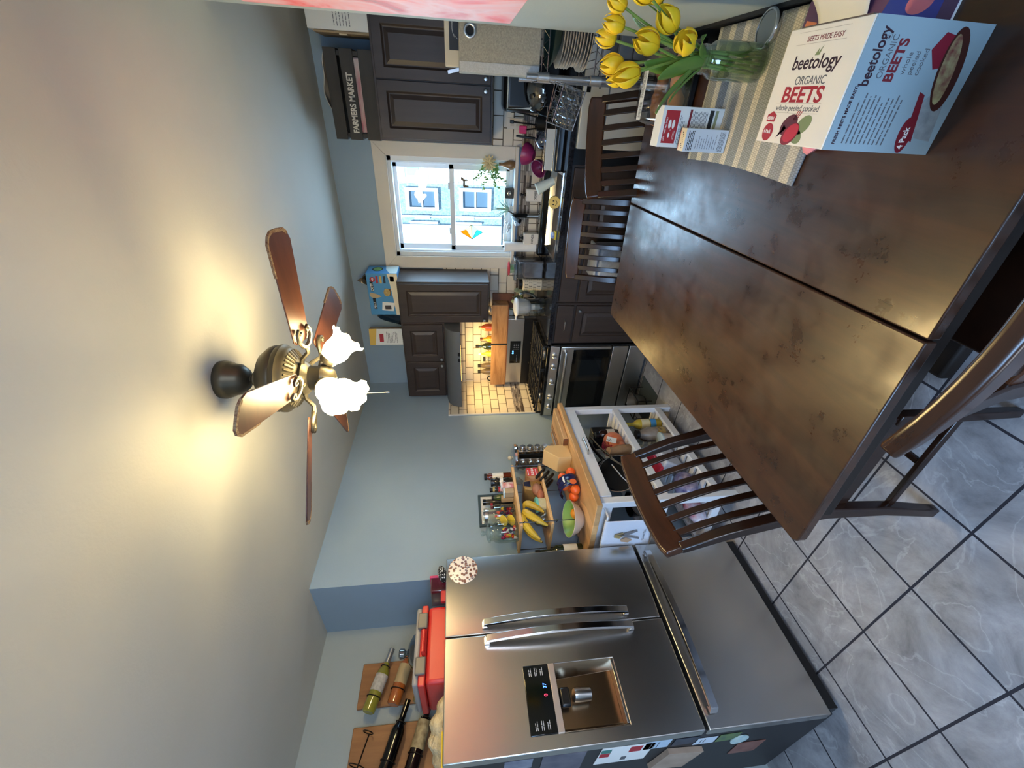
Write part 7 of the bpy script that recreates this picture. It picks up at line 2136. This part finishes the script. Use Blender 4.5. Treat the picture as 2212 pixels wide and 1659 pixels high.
note(-2.27, 0.45, -2.36, 0.55, mat('card_green', (60, 84, 70), 0.5, noise=(20, (110, 130, 70))), 'postcard', 'dark green postcard near the freezer seam on the refrigerator side', 'card')
t = T('oval_magnet', 'oval pale blue magnet low on the refrigerator side', 'magnet', (-2.40, SY, 0.42))
MB().prism(ell(0, 0, 0.055, 0.042), (-2.37, SY - 0.0002, 0.425), EX, EZ, 0.004).build('disc', mat('magnet_blue', (150, 186, 196), 0.4, noise=(40, (206, 214, 200))), t)
note(-2.38, 0.62, -2.60, 0.80, mat('bag_beige', (150, 128, 110), 0.8, noise=(9, (176, 154, 134))), 'paper_sack', 'crumpled beige paper bag hanging on the refrigerator side', 'bag', 0.2, 0, 0.02)
note(-2.44, 0.26, -2.60, 0.40, mat('photo_brown', (104, 60, 52), 0.5, noise=(14, (140, 96, 84))), 'photo_print', 'reddish brown photo print lowest on the refrigerator side', 'photo')

# ------------------------------------------------------------------ wine racks on the recess wall (x = -3.004)
WX = -3.0035
def rack(y0, y1, z0, z1, label):
    t = T('wine_rack', label, 'wine rack', (WX, (y0 + y1) / 2, z0), group='wooden wall wine racks')
    MB().box(WX, y0, z0, WX + 0.020, y1, z1).build('board', M_rack, t, bevel=0.004)
    return t
ra = rack(0.985, 1.222, 1.86, 2.318, 'wooden wall wine rack with three bottles, nearer the corner')
rb = rack(0.640, 0.898, 1.84, 2.318, 'wooden wall wine rack with two dark bottles, cut by the photo edge')
def loopring(t, c, r_, ax):
    a = Vector(ax).normalized()
    q = Vector((0, 0, 1)).rotation_difference(a)
    MB().tube([Vector(c) + q @ Vector((r_ * math.cos(2 * math.pi * i / 20), r_ * math.sin(2 * math.pi * i / 20), 0)) for i in range(20)], 0.0028, 6, closed=True).build('wire_loop', mat('dark_wire', (40, 32, 26), 0.4, 0.7), t)
def wbottle(base, tip, body, label, lblm, capm, rk, lz=(0.28, 0.58), r_=0.037):
    b0, t0 = Vector(base), Vector(tip)
    L = (t0 - b0).length
    ax = (t0 - b0).normalized()
    t = T('wine_bottle', label, 'wine bottle', b0, group='wine bottles in the wall racks')
    MB().lathe([(0, 0.006), (r_ * 0.8, 0.0), (r_, 0.008), (r_, L * 0.56), (r_ * 0.9, L * 0.62), (r_ * 0.5, L * 0.70), (0.0155, L * 0.76), (0.0145, L * 0.97), (0, L * 0.97)], b0, ax, 30).build('glass_body', body, t)
    MB().lathe([(0.0155, L * 0.76), (0.0162, L * 0.76), (0.0165, L), (0, L)], b0, ax, 24).build('capsule', capm, t)
    if lblm:
        MB().lathe([(r_ + 0.0004, L * lz[0]), (r_ + 0.0010, L * lz[0]), (r_ + 0.0010, L * lz[1]), (r_ + 0.0004, L * lz[1])], b0, ax, 30).build('label', lblm, t)
    loopring(rk, b0 + ax * L * 0.22, r_ + 0.004, ax)
    loopring(rk, b0 + ax * L * 0.70, 0.026, ax)
    for f_, rr_ in ((0.22, r_), (0.70, 0.024)):
        p = b0 + ax * L * f_
        MB().tube([(WX + 0.02, p.y, p.z), (p.x - rr_, p.y, p.z)], 0.003, 6).build('wire_arm', mat('dark_wire', (40, 32, 26), 0.4, 0.7), rk)
M_wine1 = mat('white_wine', (140, 134, 48), 0.08, spec=0.8)
M_wine2 = mat('rose_wine', (168, 92, 40), 0.08, spec=0.8)
M_wine3 = mat('pale_wine', (150, 130, 84), 0.08, spec=0.8)
M_lab = mat('wine_label', (206, 200, 188), 0.6, noise=(60, (168, 160, 150)))
wbottle((-2.925, 0.945, 2.238), (-2.925, 1.270, 2.140), M_wine1, 'white wine bottle with silver foil neck, topmost in the wall rack', M_lab, mat('foil_silver', (176, 180, 186), 0.3, 0.8), ra, (0.30, 0.56))
wbottle((-2.925, 0.968, 2.100), (-2.925, 1.300, 2.010), M_wine2, 'amber rose wine bottle, middle of the three in the wall rack', mat('label_tan', (186, 160, 116), 0.6), mat('foil_black', (26, 24, 22), 0.4), ra, (0.30, 0.60))
wbottle((-2.925, 0.965, 1.955), (-2.925, 1.290, 1.865), M_wine3, 'pale wine bottle with large white label, lowest of three beside the red case', M_lab, mat('foil_cream', (206, 196, 170), 0.5), ra, (0.32, 0.72))
wbottle((-2.925, 0.640, 2.120), (-2.925, 0.985, 2.015), M_gloss, 'black unlabelled wine bottle in the rack at the photo edge', None, M_gloss, rb)
wbottle((-2.925, 0.660, 1.975), (-2.925, 0.985, 1.880), mat('red_wine', (26, 14, 14), 0.08), 'dark wine bottle with tall cream label behind the fleece', mat('label_cream_art', (196, 176, 132), 0.6, noise=(30, (120, 96, 62))), mat('foil_red', (120, 24, 34), 0.4), rb, (0.28, 0.66))
loopring(rb, (-2.945, 0.86, 2.225), 0.028, (0, 1, -0.3))
loopring(rb, (-2.945, 0.72, 2.262), 0.041, (0, 1, -0.3))
MB().tube([(WX + 0.021, 0.86, 2.225), (WX + 0.021, 0.70, 2.27)], 0.004, 6).build('wire_arm', mat('dark_wire', (40, 32, 26), 0.4, 0.7), rb)

# ------------------------------------------------------------------ chrome wire shelving behind the partition
t = T('wire_shelving', 'chrome wire shelving unit standing behind the partition wall', 'shelving', (0.34, 2.52, 0))
X0_, X1_, Y0_, Y1_ = 0.108, 0.58, 2.44, 2.74
for x in (X0_, X1_):
    for y in (Y0_, Y1_):
        b = MB().cyl((x, y, 0.0), (x, y, 1.315), 0.0125, n=16)
        for i in range(50):
            b.lathe([(0.0128, 0), (0.0134, 0.0006), (0.0128, 0.0012)], (x, y, 0.05 + i * 0.0254), n=14)
        b.build('post', mat('post_chrome', (196, 196, 198), 0.3, 0.9), t)
SHZ = (1.245, 0.985, 0.55, 0.15)
for z in SHZ:
    b = MB()
    for zz in (z, z - 0.030):
        b.tube([(X0_, Y0_, zz), (X1_, Y0_, zz), (X1_, Y1_, zz), (X0_, Y1_, zz)], 0.0032, 6, closed=True)
    n_ = 8
    for y in (Y0_, Y1_):
        b.tube([(X0_ + (X1_ - X0_) * i / (2 * n_), y, z - (0.030 if i % 2 else 0.0)) for i in range(2 * n_ + 1)], 0.0022, 5)
    for x in (X0_, X1_):
        b.tube([(x, Y0_ + (Y1_ - Y0_) * i / 12, z - (0.030 if i % 2 else 0.0)) for i in range(13)], 0.0022, 5)
    for i in range(15):
        x = X0_ + 0.02 + i * (X1_ - X0_ - 0.04) / 14
        b.cyl((x, Y0_, z + 0.002), (x, Y1_, z + 0.002), 0.0018, n=5)
    b.build('wire_shelf', M_wire, t)
    if z in (SHZ[0], SHZ[1]):
        for x, y in ((X0_, Y0_), (X1_, Y0_)):
            MB().lathe([(0.013, 0), (0.021, 0.002), (0.020, 0.055), (0.013, 0.057)], (x, y, z - 0.040), n=18).build('corner_sleeve', mat('sleeve_bright', (196, 194, 190), 0.35, 0.8), t)
SA = 1.2495
t = T('linen_storage_box', 'tall linen-covered storage box with a metal finger ring on the wire shelving', 'storage box', (0.24, 2.55, SA))
M_lin = mat('linen_cloth', (178, 170, 152), 0.95, noise=(150, (150, 144, 130)), bump=(240, 0.25))
MB().box(0.112, 2.47, SA, 0.40, 2.70, SA + 0.385).build('box_body', M_lin, t, bevel=0.004)
MB().box(0.1105, 2.4685, SA + 0.001, 0.150, 2.471, SA + 0.384).build('pale_edge', mat('linen_pale', (196, 196, 194), 0.9, noise=(150, (176, 176, 172))), t, smooth=False)
rg = MB().tube([(0.262 + 0.024 * math.cos(a), 2.467, SA + 0.335 + 0.024 * math.sin(a)) for a in [2 * math.pi * i / 24 for i in range(24)]], 0.007, 10, closed=True).build('ring', mat('ring_nickel', (206, 206, 204), 0.35, 0.8), t)
MB().cyl((0.262, 2.4695, SA + 0.335), (0.262, 2.468, SA + 0.335), 0.0225, n=24).build('hole', M_blackm, t)
sbag = t = T('paper_shopping_bag', 'cream paper bag behind the linen box on the wire shelving', 'bag', (0.28, 2.72, SA))
MB().box(0.136, 2.703, SA + 0.002, 0.44, 2.735, SA + 0.455).build('bag_body', mat('bag_cream', (212, 200, 176), 0.7), t, bevel=0.006)
MB().box(0.205, 2.700, SA + 0.385, 0.43, 2.7035, SA + 0.432).build('black_card', mat('card_black', (30, 31, 34), 0.5), t, smooth=False)
b = MB()
b.tube([(0.30 + 0.05 * math.cos(a), 2.6992, SA + 0.392 + 0.026 * math.sin(a)) for a in [0.2 + i * 0.28 for i in range(10)]], 0.0008, 5)
b.tube([(0.25, 2.6992, SA + 0.39), (0.27, 2.6992, SA + 0.412), (0.31, 2.6992, SA + 0.415), (0.33, 2.6992, SA + 0.40)], 0.0008, 5)
b.build('line_drawing', mat('chalk_line', (206, 206, 204), 0.6), t)
MB().obox((0.126, 2.699, SA + 0.395), (0.016, 0.004, 0.10), Matrix.Rotation(R(-14), 3, 'Y')).build('foil_tab', M_satin, sbag, bevel=0.001)
# plates
SB = 0.9895
pz = SB
PXc, PYc = 0.295, 2.585
M_pl = mat('plate_cream', (212, 200, 184), 0.3)
for i in range(11):
    r_ = (0.150, 0.152, 0.148, 0.134, 0.132, 0.133, 0.142, 0.143, 0.142, 0.141, 0.143)[i]
    dz = 0.0135
    MB().lathe([(0, 0.0), (r_ * 0.62, 0.0), (r_ * 0.68, 0.004), (r_ * 0.97, 0.017), (r_, 0.020), (r_ * 0.97, 0.0215), (r_ * 0.66, 0.008), (r_ * 0.60, 0.004), (0, 0.004)], (PXc, PYc, pz), n=44).build('plate', M_pl,
        label='cream dinner plate, %s in the stack on the wire shelving' % ('bottom one', 'second from the bottom', 'third from the bottom', 'fourth from the bottom', 'fifth from the bottom', 'sixth of eleven', 'fifth from the top', 'fourth from the top', 'third from the top', 'second from the top', 'top one under the green bowl')[i], cat='plate', group='stacked plates')
    pz += dz
MB().lathe([(0, 0.0), (0.07, 0.0), (0.11, 0.018), (0.150, 0.050), (0.146, 0.051), (0.10, 0.022), (0.06, 0.004), (0, 0.004)], (PXc, PYc, pz + 0.003), n=44).build('serving_bowl', mat('bowl_dark_green', (32, 66, 58), 0.35), label='dark green bowl on top of the plate stack', cat='bowl')
# lower baskets
SC = 0.5545
t = T('black_basket', 'black wire basket with red and grey things on the shelf below the plates', 'basket', (0.32, 2.59, SC))
b = MB()
for z in (0.0, 0.08, 0.16, 0.24, 0.32):
    b.tube([(0.14, 2.46, SC + 0.004 + z), (0.55, 2.46, SC + 0.004 + z), (0.55, 2.72, SC + 0.004 + z), (0.14, 2.72, SC + 0.004 + z)], 0.003, 6, closed=True)
for i in range(8):
    x = 0.14 + 0.41 * i / 7
    b.tube([(x, 2.46, SC + 0.32), (x, 2.46, SC + 0.004), (x, 2.72, SC + 0.004), (x, 2.72, SC + 0.32)], 0.0025, 5)
b.build('wire_frame', M_iron, t)
MB().box(0.20, 2.50, SC + 0.008, 0.36, 2.66, SC + 0.30).build('grey_box', mat('box_grey', (96, 100, 104), 0.5), bevel=0.004, label='grey box standing in the black wire basket', cat='box')
MB().sph((0.42, 2.55, SC + 0.20), (0.05, 0.05, 0.06), 14).cyl((0.42, 2.55, SC + 0.008), (0.42, 2.55, SC + 0.2), 0.04).build('red_tin', mat('tin_red', (150, 30, 44), 0.4), label='red tin in the black wire basket', cat='tin')
# caddy of glasses hooked on the left side of the shelving
t = T('hanging_caddy', 'open metal mesh basket of glass jars hooked on the side of the wire shelving', 'basket', (0.0, 2.55, 1.0))
rot = Matrix.Rotation(R(15), 3, 'Y')
cc = Vector((-0.008, 2.56, 1.085))
W2, D2, H2 = 0.175, 0.17, 0.115
def kp(x, y, z):
    return cc + rot @ Vector((x, y, z))
b = MB()
def hexwall(o, X, Y, w_, h_, m_):
    """sheet of irregular cells, turned into wires"""
    nx, ny = max(3, int(w_ / 0.023)), max(3, int(h_ / 0.023))
    rnd = random.Random(int(w_ * 1000) + m_)
    g = [[None] * (ny + 1) for _ in range(nx + 1)]
    for i in range(nx + 1):
        for j in range(ny + 1):
            dx = rnd.uniform(-0.005, 0.005) if 0 < i < nx else 0
            dy = rnd.uniform(-0.005, 0.005) if 0 < j < ny else 0
            g[i][j] = b.bm.verts.new(o + X * (w_ * (i / nx) + dx) + Y * (h_ * (j / ny) + dy))
    for i in range(nx):
        for j in range(ny):
            q = (g[i][j], g[i + 1][j], g[i + 1][j + 1], g[i][j + 1])
            if (i + j) % 2:
                b.bm.faces.new(q)
            else:
                b.bm.faces.new((q[0], q[1], q[2]))
                b.bm.faces.new((q[0], q[2], q[3]))
vx, vy, vz = rot @ EX, rot @ EY, rot @ EZ
hexwall(kp(-W2 / 2, -D2 / 2, -H2 / 2), vx, vz, W2, H2, 1)
hexwall(kp(-W2 / 2, D2 / 2, -H2 / 2), vx, vz, W2, H2, 2)
hexwall(kp(-W2 / 2, -D2 / 2, -H2 / 2), vy, vz, D2, H2, 3)
hexwall(kp(W2 / 2, -D2 / 2, -H2 / 2), vy, vz, D2, H2, 4)
hexwall(kp(-W2 / 2, -D2 / 2, -H2 / 2), vx, vy, W2, D2, 5)
b.build('mesh_basket', mat('bright_steel', (150, 150, 152), 0.3, 0.9), t, wire=0.0026, smooth=False)
b = MB()
for z in (-H2 / 2, H2 / 2):
    b.tube([kp(-W2 / 2, -D2 / 2, z), kp(W2 / 2, -D2 / 2, z), kp(W2 / 2, D2 / 2, z), kp(-W2 / 2, D2 / 2, z)], 0.003, 6, closed=True)
b.tube([kp(-W2 / 2, -D2 / 2, H2 / 2), kp(-W2 / 2, -D2 / 2, H2 / 2 + 0.03), kp(W2 / 2 - 0.02, -D2 / 2, H2 / 2 + 0.045), kp(W2 / 2 - 0.01, 0, H2 / 2 + 0.06)], 0.0028, 6)
for y in (-0.03, 0.05):
    b.tube([kp(W2 / 2, y, H2 / 2), kp(W2 / 2 + 0.008, y, H2 / 2 + 0.05), (X0_ - 0.016, 2.56 + y, 1.262), (X0_ + 0.004, 2.56 + y, 1.264), (X0_ + 0.010, 2.56 + y, 1.240)], 0.003, 6)
b.build('frame_wire', M_wire, t)
for k_, (x, y, s_2) in enumerate(((-0.040, -0.035, 'clear glass jar at the front left of the hanging mesh basket'), (0.042, -0.030, 'clear glass jar at the front right of the hanging mesh basket'), (0.0, 0.045, 'clear glass jar at the back of the hanging mesh basket'))):
    j = T('glass_jar', s_2, 'jar', kp(x, y, -H2 / 2 + 0.004), group='glass jars in the hanging basket')
    MB().lathe([(0, 0.003), (0.030, 0.0), (0.037, 0.008), (0.038, 0.075), (0.030, 0.090), (0.031, 0.105), (0.028, 0.105)], kp(x, y, -H2 / 2 + 0.004), vz, 28).build('glass', glassy('jar_clear', (206, 214, 226), 0.45), j)

# the rest of the floor and shelf things
t = T('pet_feeder', 'black pet bowl stand on the floor in front of the range', 'pet bowl', (-2.2, 2.9, 0))
b = MB()
b.tube([(-2.30, 2.72, 0.13), (-2.10, 2.72, 0.13), (-2.10, 2.93, 0.13), (-2.30, 2.93, 0.13)], 0.006, 8, closed=True)
for x in (-2.30, -2.10):
    for y in (2.72, 2.93):
        b.cyl((x, y, 0.0), (x, y, 0.13), 0.005, n=8)
b.build('wire_stand', M_iron, t)
MB().lathe([(0, 0.02), (0.06, 0.02), (0.085, 0.13), (0.095, 0.135), (0.089, 0.137), (0.064, 0.028), (0, 0.028)], (-2.20, 2.825, 0.0), n=30).build('bowl', M_satin, t)
MB().box(-2.36, 2.66, 0.0005, -2.00, 2.975, 0.004).build('feeding_mat', mat('mat_slate', (62, 70, 70), 0.8), bevel=0.001, label='dark grey mat on the floor under the pet bowl stand', cat='mat')
t = T('kitchen_bin', 'pale grey plastic bin half hidden behind the slats of the left far chair', 'bin', (-0.93, 2.87, 0))
MB().prism([(-1.03, 2.79), (-0.80, 2.79), (-0.80, 2.97), (-1.03, 2.97)], (0, 0, 0), EX, EY, 0.68).build('bin_body', mat('bin_grey', (168, 172, 178), 0.5, noise=(60, (150, 154, 160))), t, bevel=0.03, seg=4)
MB().box(-1.035, 2.785, 0.68, -0.795, 2.975, 0.70).build('lid', mat('bin_lid', (150, 154, 162), 0.5), t, bevel=0.01)
